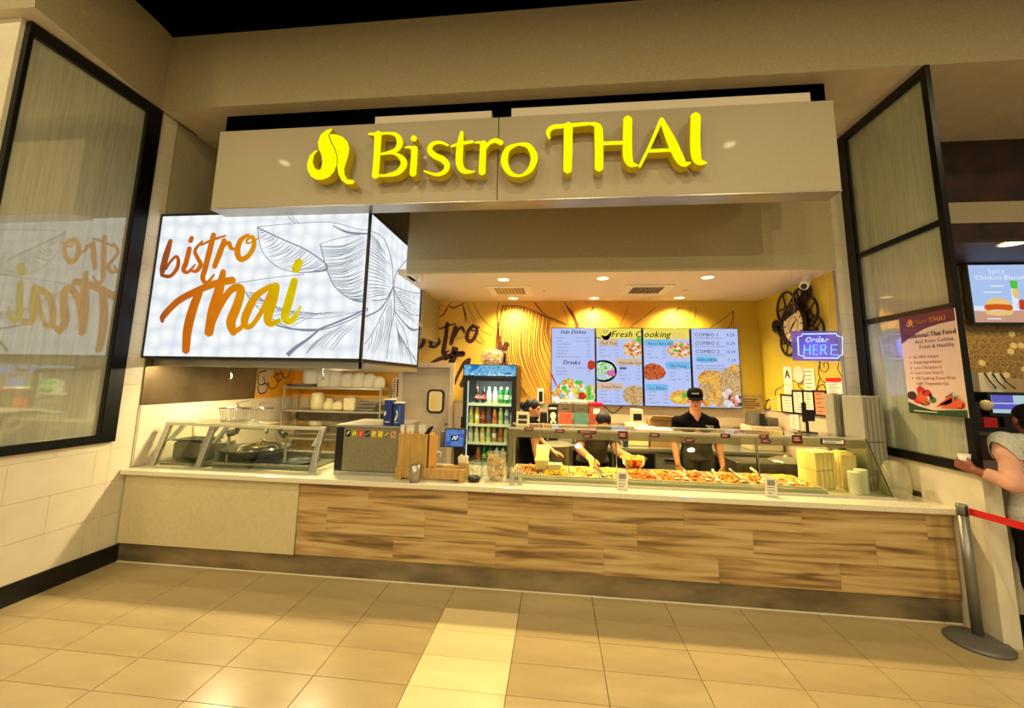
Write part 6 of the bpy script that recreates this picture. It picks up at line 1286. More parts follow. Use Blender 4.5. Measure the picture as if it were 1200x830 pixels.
for x, l in ((-0.385, 'left clear straw cup by the guard end post'), (-0.315, 'right clear straw cup by the guard end post')):
    t = thing('straw_cup', l, 'cup', (x, 3.80, CT), group='straw cups by the guard'); q = MB(); q.lathe([(0, 0), (0.026, 0), (0.03, 0.11), (0.028, 0.11), (0.024, 0.006)], (x, 3.80, CT), 14); q.build('cup', 'acrylic', t); q = MB()
    for k in range(5): q.cyl((x-0.012+k*0.006, 3.80, CT+0.008), (x-0.03+k*0.015, 3.79+0.01*(k % 3), CT+0.15), 0.0025, n=5)
    q.build('straws', 'white_plastic', t, kind='stuff')
# stacked containers at the right end
def pack(x, y, z, rz, w, d, h, n, label, mt, group):
    t = thing('container_pack', label, 'containers', (x, y, z), rz, group)
    for k in range(n):
        yy = -d/2+d*k/n; q = MB(); g = 0.010 if k % 2 else 0.0; q.box(-w/2+g, w/2-g, yy+0.0008, yy+d/n-0.0008, 0.0005, h-0.001-0.004*(k % 2)); q.build('container', mt, t, local=True, bevel=0.004)
GP = 'foam container packs at the right counter end'
mat('foam_grey', (0.58, 0.56, 0.49), 0.5); mat('foam_cream', (0.92, 0.84, 0.60), 0.5)
pack(2.43, 4.22, CT+0.001, math.radians(-72), 0.19, 0.22, 0.16, 9, 'lower cream container pack behind the guard glass', 'foam_cream', GP)
pack(2.43, 4.22, CT+0.163, math.radians(-72), 0.19, 0.22, 0.165, 9, 'upper cream container pack behind the guard glass', 'foam_cream', GP)
pack(2.92, 4.28, CT+0.001, math.radians(-76), 0.20, 0.22, 0.42, 9, 'lower grey container pack of the tall corner stack', 'foam_grey', GP)
pack(2.92, 4.28, CT+0.423, math.radians(-76), 0.20, 0.22, 0.42, 9, 'upper grey container pack of the tall corner stack, front', 'foam_grey', GP)
pack(2.80, 4.47, CT+0.001, math.radians(-76), 0.10, 0.14, 0.42, 6, 'lower grey container pack of the narrow rear stack', 'foam_grey', GP)
pack(2.80, 4.47, CT+0.423, math.radians(-76), 0.10, 0.14, 0.43, 6, 'upper grey container pack of the narrow rear stack', 'foam_grey', GP)
for x, y, h, l in ((2.625, 4.02, 0.185, 'left stack of round white lids behind the guard glass'), (2.705, 4.06, 0.20, 'right stack of round white lids behind the guard glass')):
    t = thing('lid_stack', l, 'lids', (x, y, CT), group='stacks of round white lids'); n = 10
    for k in range(n):
        q = MB(); z = CT+0.001+k*h/n; q.lathe([(0, 0), (0.046, 0), (0.05, 0.003), (0.05, h/n-0.004), (0.046, h/n-0.001), (0, h/n-0.001)], (x, y, z), 18); q.build('lid', 'white_plastic', t)
t = thing('paper_bag_stack', 'stack of folded cream paper bags between the round lids and the grey stack', 'bags', (2.69, 4.24, CT))
for k in range(6): q = MB(); q.box(2.625+0.004*(k % 2), 2.755-0.004*(k % 2), 4.175+k*0.022, 4.194+k*0.022, CT+0.001, CT+0.30+0.012*(k % 3)); q.build('bag', 'foam_cream', t, bevel=0.004)
t = thing('plastic_bag', 'crumpled clear plastic bag leaning on the tall grey stack', 'bag', (2.93, 4.03, CT)); q = MB(); r = random.Random(8)
prof = [(0.0, 0.0), (0.09, 0.002), (0.11, 0.06), (0.10, 0.16), (0.085, 0.24), (0.05, 0.29)]
for rr_, z in prof: pass
q.lathe(prof, (2.93, 3.99, CT+0.001), 16); q.v = [(v[0]+r.uniform(-0.012, 0.012), v[1]+r.uniform(-0.012, 0.012), v[2]) for v in q.v]; q.build('film', 'bag_film', t)
t = thing('pan_lid', 'round steel lid with a pale rim lying on the back shelf, right', 'lid', (2.36, 4.9, 1.0)); c = at_y(921, 541, 5.0)
q = MB(); q.lathe([(0.0, 0.05), (0.10, 0.04), (0.17, 0.012), (0.18, 0.0), (0, 0)], (c.x, 5.0, c.z), 24); q.build('lid', 'steel', t); q = MB(); q.lathe([(0.0, 0.07), (0.02, 0.06), (0.02, 0.05)], (c.x, 5.0, c.z), 10); q.build('knob', 'cream_plastic', t)
q = MB(); q.box(1.98, 2.92, 4.85, 5.2, 0.0, c.z-0.001); tag(q.build('prep_table', 'steel_dark', bevel=0.01), 'steel preparation table under the round lid', 'table')
t = thing('paper_stack', 'flat stack of papers lying on the guard top left of the man', 'papers', (0.98, 4.3, GT))
q = MB(); q.box(0.80, 1.12, 4.12, 4.34, GT+0.0035, GT+0.012); q.build('sheets', 'paper', t); q = MB(); q.box(0.84, 1.0, 4.2, 4.36, GT+0.0125, GT+0.02); q.build('top_sheet', 'white_plastic', t)
for x0, x1, l in ((-0.40, -0.27, 'small stand up card at the left end of the guard top'),):
    t = thing('table_card', l, 'card', (-0.33, 4.3, GT)); q = MB(); q.hexa([(x0, 4.24, GT+0.001), (x1, 4.24, GT+0.001), (x1, 4.36, GT+0.001), (x0, 4.36, GT+0.001)], [(x0, 4.295, 1.47), (x1, 4.295, 1.47), (x1, 4.305, 1.47), (x0, 4.305, 1.47)]); q.build('card', 'cream_plastic', t); q = MB(); q.quad((x0+0.02, 4.262, 1.40), (x1-0.02, 4.262, 1.40), (x1-0.02, 4.279, 1.44), (x0+0.02, 4.279, 1.44)); q.quad((x0+0.02, 4.242, 1.355), (x1-0.02, 4.242, 1.355), (x1-0.02, 4.257, 1.385), (x0+0.02, 4.257, 1.385)); q.build('print', 'ink', t)
# ------------------------------------------------------------------ people
mat('skin', (0.75, 0.52, 0.37), 0.5, noise=(30, 0.05)); mat('skin_dark', (0.52, 0.29, 0.19), 0.5); mat('hair_black', (0.018, 0.014, 0.014), 0.5, spec=0.25, bump=(60, 0.4), stretch=(1, 1, 0.3))
mat('shirt_black', (0.020, 0.018, 0.020), 0.9, spec=0.08, noise=(9, 0.3)); mat('shirt_grey', (0.30, 0.26, 0.24), 0.85, noise=(9, 0.2)); mat('apron', (0.24, 0.22, 0.18), 0.85, noise=(6, 0.25), stretch=(3, 3, 0.6)); mat('trousers', (0.07, 0.06, 0.065), 0.9, spec=0.1)
mat('cloth_pale', (0.76, 0.75, 0.70), 0.9, noise=(70, 0.12)); mat('cloth_salmon', (0.86, 0.63, 0.52), 0.85, noise=(12, 0.08)); mat('lip', (0.62, 0.30, 0.24), 0.5); mat('eye_dark', (0.05, 0.03, 0.03), 0.3); mat('glove', (0.92, 0.84, 0.55), 0.4); mat('cap_black', (0.018, 0.016, 0.018), 0.9, spec=0.08)
def bone_loft(q, a, b, ra, rb, n=14, k=5, flat=None):
    """tapered limb with rounded ends"""
    a = Vector(a); b = Vector(b); P = []; rs = []
    for i in range(k+1):
        t = i/k; P.append(a.lerp(b, t)); rs.append(ra+(rb-ra)*t)
    q.tube(P, rs, n); q.ball(a, ra*1.0, n, 8); q.ball(b, rb*1.0, n, 8)
def ell(q, c, r, n=20, k=12): q.ball(c, r, n, k)
def hand(q, wrist, fdir, palm, thumb, s=1.0, curl=0.35):
    """wrist point, finger direction, palm normal, thumb side: palm plus five separate bent fingers"""
    f = Vector(fdir).normalized(); pn = Vector(palm).normalized(); sd = f.cross(pn).normalized()
    if sd.dot(Vector(thumb)) < 0: sd = -sd
    w = Vector(wrist); pc = w+f*0.05*s
    for k in range(4):       # palm rays
        o = sd*(0.027-0.018*k)*s; q.tube([w+o*0.7, w+f*0.045*s+o, w+f*0.085*s+o], [0.014*s, 0.0135*s, 0.0105*s], 8); q.ball(w+f*0.085*s+o, 0.0105*s, 8, 6)
    for k, L in enumerate((0.070, 0.080, 0.074, 0.058)):
        o = sd*(0.029-0.0195*k)*s; p = w+f*0.086*s+o; d = f.copy(); pts = [p]; rr = [0.0092*s]
        for j in range(3):
            ang = curl*(0.7+0.5*j); d = (f*math.cos(ang*(j+0.6))+pn*math.sin(ang*(j+0.6))).normalized(); p = p+d*L*s*(0.42, 0.33, 0.25)[j]; pts.append(p); rr.append((0.0088, 0.008, 0.0068)[j]*s)
        q.tube(pts, rr, 8); q.ball(pts[-1], rr[-1], 8, 6)
    p0 = w+f*0.02*s+sd*0.024*s; q.tube([p0, p0+(f*0.6+sd*0.75+pn*0.15).normalized()*0.038*s, p0+(f*0.8+sd*0.6+pn*0.25).normalized()*0.068*s, p0+(f*0.92+sd*0.45+pn*0.4).normalized()*0.088*s], [0.013*s, 0.011*s, 0.0098*s, 0.008*s], 8)
def head_shape(q, c, face, up=(0, 0, 1), s=1.0):
    """skull, jaw, brow, nose, lips and ears; c = centre of the head, height 0.23"""
    F = Vector(face).normalized(); U = Vector(up); U = (U-F*U.dot(F)).normalized(); Rr = F.cross(U)
    M = Matrix((Rr, F, U)).transposed(); c = Vector(c)
    def e(o, r, n=18, k=12):
        b = MB(); b.ball((0, 0, 0), r, n, k); q.add([c+M @ (Vector(v)+Vector(o))*s for v in b.v], b.f, 0, True)
    e((0, -0.012, 0.025), (0.077, 0.094, 0.09)); e((0, 0.022, -0.035), (0.060, 0.066, 0.080)); e((0, 0.052, -0.088), (0.030, 0.028, 0.024)); e((0.034, 0.05, -0.015), (0.026, 0.03, 0.024)); e((-0.034, 0.05, -0.015), (0.026, 0.03, 0.024))
    e((0, 0.075, 0.024), (0.05, 0.016, 0.012)); e((0, 0.094, -0.016), (0.012, 0.02, 0.024)); e((0, 0.1, -0.028), (0.017, 0.014, 0.010)); e((0, 0.083, -0.056), (0.022, 0.010, 0.006)); e((0, 0.081, -0.067), (0.019, 0.010, 0.007))
    for sx in (-1, 1): e((sx*0.079, -0.008, -0.005), (0.010, 0.020, 0.032))
    return M, c, s
def face_parts(t, M, c, s):
    q = MB()
    for sx in (-1, 1):
        b = MB(); b.ball((0, 0, 0), (0.013, 0.006, 0.006), 10, 6); q.add([c+M @ (Vector(v)+Vector((sx*0.031, 0.083, 0.006)))*s for v in b.v], b.f, 0, True)
        b = MB(); b.ball((0, 0, 0), (0.020, 0.006, 0.0045), 10, 6); q.add([c+M @ (Vector(v)+Vector((sx*0.032, 0.086, 0.028)))*s for v in b.v], b.f, 0, True)
    q.build('eyes_and_brows', 'eye_dark', t)
    q = MB()
    for dz, h in ((-0.058, 0.004), (-0.066, 0.005)):
        b = MB(); b.ball((0, 0, 0), (0.020, 0.006, h), 10, 6); q.add([c+M @ (Vector(v)+Vector((0, 0.089, dz)))*s for v in b.v], b.f, 0, True)
    q.build('lips', 'lip', t)
def remesh(q, name, mt, t, voxel=0.007, smooth=4):
    o = q.build(name, mt, t); o.parent = None
    m = o.modifiers.new('r', 'REMESH'); m.mode = 'VOXEL'; m.voxel_size = voxel; m.use_smooth_shade = True
    m2 = o.modifiers.new('s', 'SMOOTH'); m2.iterations = smooth; m2.factor = 0.5
    dg = bpy.context.evaluated_depsgraph_get(); me = bpy.data.meshes.new_from_object(o.evaluated_get(dg)); o.modifiers.clear(); old = o.data; o.data = me; bpy.data.meshes.remove(old)
    me.name = name; o.parent = t; me.polygons.foreach_set('use_smooth', [True]*len(me.polygons)); return o
def garment(body, t, name, mt, keep, offset=0.008, fold=0.0):
    """shell over the faces of the body whose centre passes keep(x, y, z) (arrays in world space)"""
    me = body.data; n = len(me.vertices); co = np.empty(n*3); me.vertices.foreach_get('co', co); co = co.reshape(-1, 3)
    no = np.empty(n*3); me.vertices.foreach_get('normal', no); no = no.reshape(-1, 3)
    off = np.array(t.location); W = co+off
    fs = [tuple(p.vertices) for p in me.polygons]; cen = np.array([W[list(f)].mean(0) for f in fs])
    k = keep(cen[:, 0], cen[:, 1], cen[:, 2]); used = sorted({v for f, ok in zip(fs, k) if ok for v in f}); mp = {v: i for i, v in enumerate(used)}
    amp = offset+fold*(np.sin(W[:, 2]*38+W[:, 0]*22)*0.5+0.5)
    P = co+no*amp[:, None]
    g = bpy.data.meshes.new(name); g.from_pydata([tuple(P[v]) for v in used], [], [tuple(mp[v] for v in f) for f, ok in zip(fs, k) if ok]); g.materials.append(MATS[mt])
    g.polygons.foreach_set('use_smooth', [True]*len(g.polygons)); o = bpy.data.objects.new(name, g); COL.objects.link(o); o.parent = t
    s = o.modifiers.new('thick', 'SOLIDIFY'); s.thickness = 0.004; s.offset = -1; return o
def seg_d(x, y, z, a, b):
    P = np.stack([x, y, z], 1); a = np.array(a, float); b = np.array(b, float); ab = b-a
    tt = ((P-a)@ab)/(ab@ab); tc = np.clip(tt, 0, 1); return np.linalg.norm(P-(a+tc[:, None]*ab), axis=1), tt
def figure(name, label, base, J, face, skin='skin', hands=(), up=(0, 0, 1), hs=1.0, voxel=0.0075, fem=False):
    """J: joints in world space; returns the thing, the body mesh and the head frame"""
    t = thing(name, label, 'person', base); q = MB(); V = Vector
    pel, ch, nk, hd = V(J['pelvis']), V(J['chest']), V(J['neck']), V(J['head'])
    sl, sr = V(J['shoulder_l']), V(J['shoulder_r']); side = (sr-sl).normalized(); half = (sr-sl).length/2
    fwd = V(face); dirs = (ch-pel).normalized(); b = side.cross(dirs).normalized()
    rings = []; prof = [(0.0, 0.165, 0.115), (0.18, 0.158, 0.105), (0.42, 0.145, 0.098), (0.7, half*0.83, 0.112), (0.95, half*0.88, 0.112), (1.12, half*0.70, 0.09), (1.24, half*0.36, 0.068)]
    n = 22; vs = []
    for f, rx, ry in prof:
        c = pel+(ch-pel)*f
        for i in range(n):
            a = 2*pi*i/n; vs.append(c+side*(rx*math.copysign(abs(math.cos(a))**0.8, math.cos(a)))+b*(ry*math.copysign(abs(math.sin(a))**0.9, math.sin(a))))
    fsx = [(j*n+i, j*n+(i+1) % n, (j+1)*n+(i+1) % n, (j+1)*n+i) for j in range(len(prof)-1) for i in range(n)]
    fsx += [tuple(range(n-1, -1, -1)), tuple((len(prof)-1)*n+i for i in range(n))]; q.add(vs, fsx, 0, True)
    bone_loft(q, ch+(nk-ch)*0.45, hd-(hd-nk)*0.3, 0.062, 0.056)
    for s in (sl, sr): bone_loft(q, ch+(nk-ch)*0.3, s, 0.075, 0.062); bone_loft(q, ch+(nk-ch)*0.88, s+(ch-s)*0.10+V((0, 0, 0.012)), 0.052, 0.050)
    for L in 'lr':
        bone_loft(q, J['shoulder_'+L], J['elbow_'+L], 0.058, 0.043); bone_loft(q, J['elbow_'+L], J['wrist_'+L], 0.044, 0.029)
        bone_loft(q, J['hip_'+L], J['knee_'+L], 0.092, 0.058); bone_loft(q, J['knee_'+L], J['ankle_'+L], 0.058, 0.038)
        a = V(J['ankle_'+L]); ff = V((fwd.x, fwd.y, 0)).normalized(); bone_loft(q, a+V((0, 0, -0.03)), a+ff*0.15+V((0, 0, -0.045)), 0.042, 0.032)
    for h in hands: hand(q, *h)
    fr = head_shape(q, hd, face, up, hs)
    body = remesh(q, 'body', skin, t, voxel); face_parts(t, *fr); return t, body, fr
def hair_shell(t, fr, parts, mt='hair_black'):
    M, c, s = fr; q = MB()
    for o, r in parts:
        b = MB(); b.ball((0, 0, 0), r, 18, 12); q.add([c+M @ (Vector(v)+Vector(o))*s for v in b.v], b.f, 0, True)
    return q.build('hair', mt, t)
def std(x, y, face_y, h=1.0, arms=None, lean=(0, 0)):
    """standing joints; face_y = -1 looks to the camera"""
    r = 1 if face_y > 0 else -1     # +x is the right side when looking along +y
    J = dict(pelvis=(x, y, 0.93*h), chest=(x+lean[0], y+lean[1], 1.24*h), neck=(x+lean[0], y+lean[1], 1.43*h), head=(x+lean[0], y+lean[1]+0.02*face_y, 1.575*h))
    for L, sg in (('r', r), ('l', -r)):
        J['shoulder_'+L] = (x+lean[0]+sg*0.185*h, y+lean[1], 1.375*h); J['hip_'+L] = (x+sg*0.09*h, y, 0.90*h); J['knee_'+L] = (x+sg*0.10*h, y+0.02*face_y, 0.49*h); J['ankle_'+L] = (x+sg*0.105*h, y-0.01*face_y, 0.08*h)
    if arms: J.update(arms)
    return J

# man in the cap, facing the counter, arms straight down on the work edge
mx, my = 1.615, 5.02
J = std(mx, my, -1, 1.02, dict(shoulder_r=(mx-0.195, my-0.0, 1.345), shoulder_l=(mx+0.195, my-0.0, 1.345), elbow_r=(mx-0.24, my-0.02, 1.10), elbow_l=(mx+0.24, my-0.02, 1.10), wrist_r=(mx-0.245, my-0.13, 0.89), wrist_l=(mx+0.235, my-0.13, 0.89)), (0, -0.02))
man, body, fr = figure('person', 'man in a black cap and black v-neck shirt standing behind the food pans', (mx, my, 0), J, (-0.27, -1, -0.09), hands=[((mx-0.245, my-0.135, 0.882), (0.1, -0.3, -1), (0.6, 0.8, 0), (0.6, -0.6, 0)), ((mx+0.235, my-0.135, 0.882), (-0.1, -0.3, -1), (-0.6, 0.8, 0), (-0.6, -0.6, 0))])
def shirt_keep(J, zlo, sleeve, vneck=None, neck=1.42):
    def k(x, y, z):
        ok = np.zeros(len(x), bool)
        dl = []
        for L in 'lr':
            d1, t1 = seg_d(x, y, z, J['shoulder_'+L], J['elbow_'+L]); d2, t2 = seg_d(x, y, z, J['elbow_'+L], J['wrist_'+L]); dl.append((d1, t1, d2, t2))
        dt, tt = seg_d(x, y, z, J['pelvis'], np.array(J['chest'])+(np.array(J['neck'])-np.array(J['chest']))*0.6)
        arm = np.minimum(np.minimum(dl[0][0]-0.05, dl[0][2]-0.04), np.minimum(dl[1][0]-0.05, dl[1][2]-0.04)); isarm = arm < dt-0.15
        for d1, t1, d2, t2 in dl: ok |= isarm & (d1 < 0.085) & (t1 < sleeve) & (d1 < d2+0.001)
        ok |= (~isarm) & (dt < 0.30) & (z > zlo) & (z < neck)
        if vneck is not None: ok &= ~vneck(x, y, z)
        return ok
    return k
garment(body, man, 'shirt', 'shirt_black', shirt_keep(J, 0.88, 0.62, lambda x, y, z: ((np.abs(x-mx) < 0.062*(z-1.36)/0.10) & (z > 1.36) & (y < my)) | (z > 1.475), 1.49), 0.010, 0.004)
garment(body, man, 'trousers', 'trousers', lambda x, y, z: (z < 0.93) & (z > 0.10) & (np.abs(x-mx) < 0.19-0.02*(z > 0.8)) & (y > my-0.125), 0.010)
garment(body, man, 'apron', 'apron', lambda x, y, z: (z < 1.14) & (z > 0.66) & (np.abs(x-mx) < 0.165) & (y < my-0.01) & (y > my-0.15), 0.020, 0.006)
garment(body, man, 'shoes', 'black_plastic', lambda x, y, z: z < 0.10, 0.006)
M, c, s = fr; q = MB(); b = MB(); b.lathe([(0.0865, 0.030), (0.088, 0.06), (0.082, 0.10), (0.06, 0.128), (0.03, 0.139), (0, 0.141)], n=26); q.add([c+M @ (Vector((v[0], v[1]*1.13-0.010, v[2]))) for v in b.v], b.f, 0, True); cap = q.build('cap', 'cap_black', man)
q = MB(); vs = []; n = 14
for k, (r0, zz) in enumerate(((0.088, 0.034), (0.155, 0.012))):
    for i in range(n+1):
        a = -1.05+2.1*i/n; vs.append(c+M @ Vector((math.sin(a)*(0.088 if k else 0.086), (math.cos(a)*0.098-0.01) if k == 0 else 0.08+0.085*math.cos(a*0.95), zz+(0.008*math.cos(a) if k else 0))))
q.add(vs, [(i, i+1, n+1+i+1, n+1+i) for i in range(n)], 0, True); pk = q.build('peak', 'cap_black', cap); pk.modifiers.new('s', 'SOLIDIFY').thickness = 0.005
q = MB(); text(q, 'bistro', lambda u, v: c+M @ Vector((u, 0.0905-8*u*u, 0.075+v)), 0, 0, 0.028, 0, 'c', 0.2, bold=0.05); q.build('cap_print', 'paper', cap)
q = MB(); text(q, 'bistro', lambda u, v: Vector((mx+0.105+u, my-0.155, 1.315+v)), 0, 0, 0.032, 0, 'c', 0.2, bold=0.05); text(q, 'Thai', lambda u, v: Vector((mx+0.11+u, my-0.155, 1.29+v)), 0, 0, 0.034, 0, 'c', 0.2, bold=0.06); q.build('shirt_print', 'paper', man)
hair_shell(man, fr, [((0, -0.03, 0.015), (0.080, 0.078, 0.07))])

# woman beside the fridge, turned to the right
wx, wy = -0.30, 5.02; h = 0.925
J = dict(pelvis=(wx-0.02, wy+0.05, 0.88), chest=(wx-0.02, wy, 1.16), neck=(wx, wy, 1.33), head=(wx+0.03, wy, 1.452), shoulder_r=(wx+0.04, wy-0.165, 1.28), shoulder_l=(wx-0.02, wy+0.165, 1.28), elbow_r=(wx+0.075, wy-0.20, 1.04), elbow_l=(wx+0.12, wy+0.16, 1.05), wrist_r=(wx+0.11, wy-0.26, 0.85), wrist_l=(wx+0.27, wy-0.03, 0.97),
         hip_r=(wx-0.02, wy-0.04, 0.85), hip_l=(wx-0.02, wy+0.13, 0.85), knee_r=(wx, wy-0.04, 0.46), knee_l=(wx, wy+0.13, 0.46), ankle_r=(wx-0.02, wy-0.04, 0.08), ankle_l=(wx-0.02, wy+0.13, 0.08))
wom, body, fr = figure('person', 'dark haired woman in a dark shirt turned right beside the fridge', (wx, wy, 0), J, (1, -0.25, -0.12), hands=[((wx+0.112, wy-0.265, 0.845), (0.1, -0.12, -1), (1, 0.1, 0), (0, -1, 0)), ((wx+0.273, wy-0.033, 0.968), (1, -0.3, -0.3), (0, 0, -1), (0, -1, 0))], hs=0.97)
garment(body, wom, 'shirt', 'shirt_black', shirt_keep(J, 0.84, 0.60, None, 1.36), 0.009, 0.004)
garment(body, wom, 'trousers', 'trousers', lambda x, y, z: (z < 0.90) & (z > 0.10) & (x < wx+0.2) & (y > wy-0.15) & ((x < wx+0.08) | (z < 0.7)), 0.009); garment(body, wom, 'shoes', 'black_plastic', lambda x, y, z: z < 0.10, 0.006)
hair_shell(wom, fr, [((0, -0.02, 0.038), (0.086, 0.100, 0.088)), ((0, -0.055, -0.02), (0.080, 0.065, 0.085)), ((0, -0.13, 0.02), (0.052, 0.048, 0.055))])

# woman leaning over the pans to serve
sx_, sy_ = 0.46, 5.02
J = dict(pelvis=(sx_-0.02, sy_+0.05, 0.90), chest=(sx_, sy_-0.14, 1.13), neck=(sx_+0.04, sy_-0.24, 1.25), head=(sx_+0.075, sy_-0.30, 1.335), shoulder_r=(sx_-0.16, sy_-0.22, 1.18), shoulder_l=(sx_+0.175, sy_-0.18, 1.20), elbow_r=(sx_-0.19, sy_-0.34, 0.99+0.06), elbow_l=(sx_+0.22, sy_-0.36, 1.04), wrist_r=(sx_-0.085, sy_-0.52, 0.985), wrist_l=(sx_+0.33, sy_-0.50, 1.015),
         hip_r=(sx_-0.11, sy_+0.05, 0.87), hip_l=(sx_+0.07, sy_+0.05, 0.87), knee_r=(sx_-0.11, sy_, 0.47), knee_l=(sx_+0.08, sy_, 0.47), ankle_r=(sx_-0.11, sy_+0.04, 0.08), ankle_l=(sx_+0.08, sy_+0.04, 0.08))
srv, body, fr = figure('person', 'dark haired server in a grey shirt bending over the pans with a steel bowl', (sx_, sy_, 0), J, (0.1, -0.80, -0.62), hands=[((sx_-0.082, sy_-0.53, 0.98), (0.25, -0.55, -0.6), (0.5, 0.1, -0.6), (1, -0.3, 0.3), 1.0, 0.5), ((sx_+0.335, sy_-0.505, 1.012), (0.75, -0.5, -0.25), (0.1, 0, -1), (0.3, -1, 0), 1.0, 0.45)], up=(0.05, -0.2, 1), hs=0.95)
garment(body, srv, 'shirt', 'shirt_grey', shirt_keep(J, 0.86, 0.62, None, 1.27), 0.009, 0.004)
garment(body, srv, 'trousers', 'trousers', lambda x, y, z: (z < 0.92) & (z > 0.10) & (y > sy_-0.12), 0.009); garment(body, srv, 'shoes', 'black_plastic', lambda x, y, z: z < 0.10, 0.006)
garment(body, srv, 'glove', 'glove', lambda x, y, z: (seg_d(x, y, z, J['wrist_r'], np.array(J['wrist_r'])+np.array((0.06, -0.15, -0.16)))[0] < 0.06) & (y < sy_-0.50), 0.003)
hair_shell(srv, fr, [((0, -0.025, 0.040), (0.087, 0.100, 0.088)), ((0, -0.07, 0.0), (0.082, 0.065, 0.085))])
bo = thing('mixing_bowl', 'steel bowl of food held out by the leaning server', 'bowl', (0.80, 4.46, 0.93))
q = MB(); q.lathe([(0.0, 0.0), (0.07, 0.004), (0.12, 0.05), (0.142, 0.105), (0.147, 0.108), (0.138, 0.103), (0.11, 0.05), (0, 0.012)], (0.80, 4.46, 0.915), 28); q.build('bowl', 'chrome', bo)
q = MB(); r = random.Random(6)
for i in range(60):
    a = r.uniform(0, 6.28); k = 0.115*math.sqrt(r.random()); q.ball((0.80+k*math.cos(a), 4.46+k*math.sin(a), 1.0+0.03*r.random()), (0.02, 0.016, 0.012), 6, 4, 0 if r.random() < 0.6 else 1)
tag(q.build('bowl_food', ['food_orange_chicken', 'food_chow_mein']), 'mixed noodles and chicken heaped in the held bowl', 'food', kind='stuff')
t = thing('serving_tongs', 'brown tongs held by the leaning server over the noodles', 'tongs', (0.40, 4.35, 0.95)); w0 = Vector((0.435, 4.40, 0.93))
for dx in (-0.012, 0.012):
    q = MB(); q.tube([(0.41+dx*0.4, 4.42, 1.0), (0.405+dx, 4.33, 0.96), (0.40+dx, 4.24, 0.945)], [0.007, 0.008, 0.009], 6); q.build('arm', mat('tong%d' % (dx > 0), (0.50, 0.24, 0.10), 0.5), t)

# customer seen from behind at the right edge
cx, cy = 3.465, 3.42
J = std(cx, cy, 1, 1.0, dict(shoulder_l=(cx-0.20, cy, 1.40), shoulder_r=(cx+0.20, cy, 1.40), elbow_l=(cx-0.33, cy-0.17, 1.14), elbow_r=(cx+0.28, cy+0.08, 1.13), wrist_l=(cx-0.40, cy+0.01, 1.20), wrist_r=(cx+0.16, cy+0.22, 1.19)))
cus, body, fr = figure('person', 'customer in a pale vest and salmon sleeves seen from behind, right edge', (cx, cy, 0), J, (0.25, 1, -0.05), skin='skin_dark', hands=[((cx-0.402, cy+0.015, 1.202), (-0.3, 0.8, 0.3), (0.8, 0.3, 0.0), (0, 0, 1), 1.0, 0.6), ((cx+0.158, cy+0.225, 1.19), (-0.3, 0.7, 0.1), (0, 0, -1), (-1, 0, 0), 1.0, 0.3)])
d_arm = lambda x, y, z, L, w: (seg_d(x, y, z, J['shoulder_'+L], J['elbow_'+L])[0] < w) & (np.abs(x-cx) > 0.165)
def sleeve(L):
    def k(x, y, z):
        ok = np.zeros(len(x), bool)
        d1, t1 = seg_d(x, y, z, J['shoulder_'+L], J['elbow_'+L]); d2, t2 = seg_d(x, y, z, J['elbow_'+L], J['wrist_'+L]); ok |= ((d1 < 0.09) & (np.abs(x-cx) > 0.16)) | ((d2 < 0.062) & (t2 < 0.72))
        return ok & (z > 1.0) & ((x-cx)*(1 if L == 'r' else -1) > 0)
    return k
for L in 'lr': garment(body, cus, 'sleeve', 'cloth_salmon', sleeve(L), 0.004, 0.014)
garment(body, cus, 'vest', 'cloth_pale', lambda x, y, z: (z > 0.84) & (z < 1.47) & (np.abs(x-cx) < 0.205+0.055*(z > 1.30)) & (np.abs(y-cy) < 0.16), 0.024, 0.004)
garment(body, cus, 'trousers', 'trousers', lambda x, y, z: (z < 0.92) & (z > 0.09) & (np.abs(x-cx) < 0.23) & (np.abs(y-cy) < 0.18), 0.014, 0.006); garment(body, cus, 'shoes', 'black_plastic', lambda x, y, z: z < 0.10, 0.006)
hair_shell(cus, fr, [((0, -0.02, 0.035), (0.083, 0.098, 0.085)), ((0, -0.05, -0.02), (0.078, 0.06, 0.07))])
t = thing('paper_cup', 'white paper cup held in the raised hand of the customer', 'cup', (cx-0.40, cy+0.25, 1.20)); q = MB(); q.lathe([(0, 0), (0.026, 0), (0.036, 0.09), (0.033, 0.09), (0.024, 0.005)], (cx-0.398, cy+0.085, 1.215), 16); q.build('cup', 'white_plastic', t); q = MB(); q.lathe([(0.0375, 0.088), (0.0375, 0.094), (0.032, 0.094)], (cx-0.398, cy+0.085, 1.215), 16); q.build('rim', 'paper', t)

# ------------------------------------------------------------------ poster on the window, barrier, neighbour's counter
XP = XR-0.037
wp = [at_x(1055.5, 373, XP), at_x(1122, 359.5, XP), at_x(1143, 489, XP), at_x(1065, 485.5, XP)]
py0, py1 = 3.46, (wp[0].y+wp[3].y)/2; pz0, pz1 = (wp[2].z+wp[3].z)/2, (wp[0].z+wp[1].z)/2
t = thing('window_poster', 'tall pale poster with maroon top and vegetables hung on the right window', 'poster', (XP, (py0+py1)/2, pz0))
mat('poster_pink', (0.92, 0.80, 0.70), 0.5); mat('poster_maroon', (0.40, 0.13, 0.13), 0.5); mat('poster_gold', (0.90, 0.60, 0.10), 0.5); mat('poster_dark', (0.25, 0.08, 0.07), 0.6); mat('poster_red', (0.62, 0.22, 0.18), 0.6); mat('poster_green', (0.12, 0.26, 0.06), 0.6); mat('veg_red', (0.80, 0.16, 0.08), 0.5); mat('veg_orange', (0.90, 0.36, 0.10), 0.5); mat('veg_leaf', (0.30, 0.42, 0.14), 0.5); mat('veg_purple', (0.26, 0.14, 0.14), 0.5)
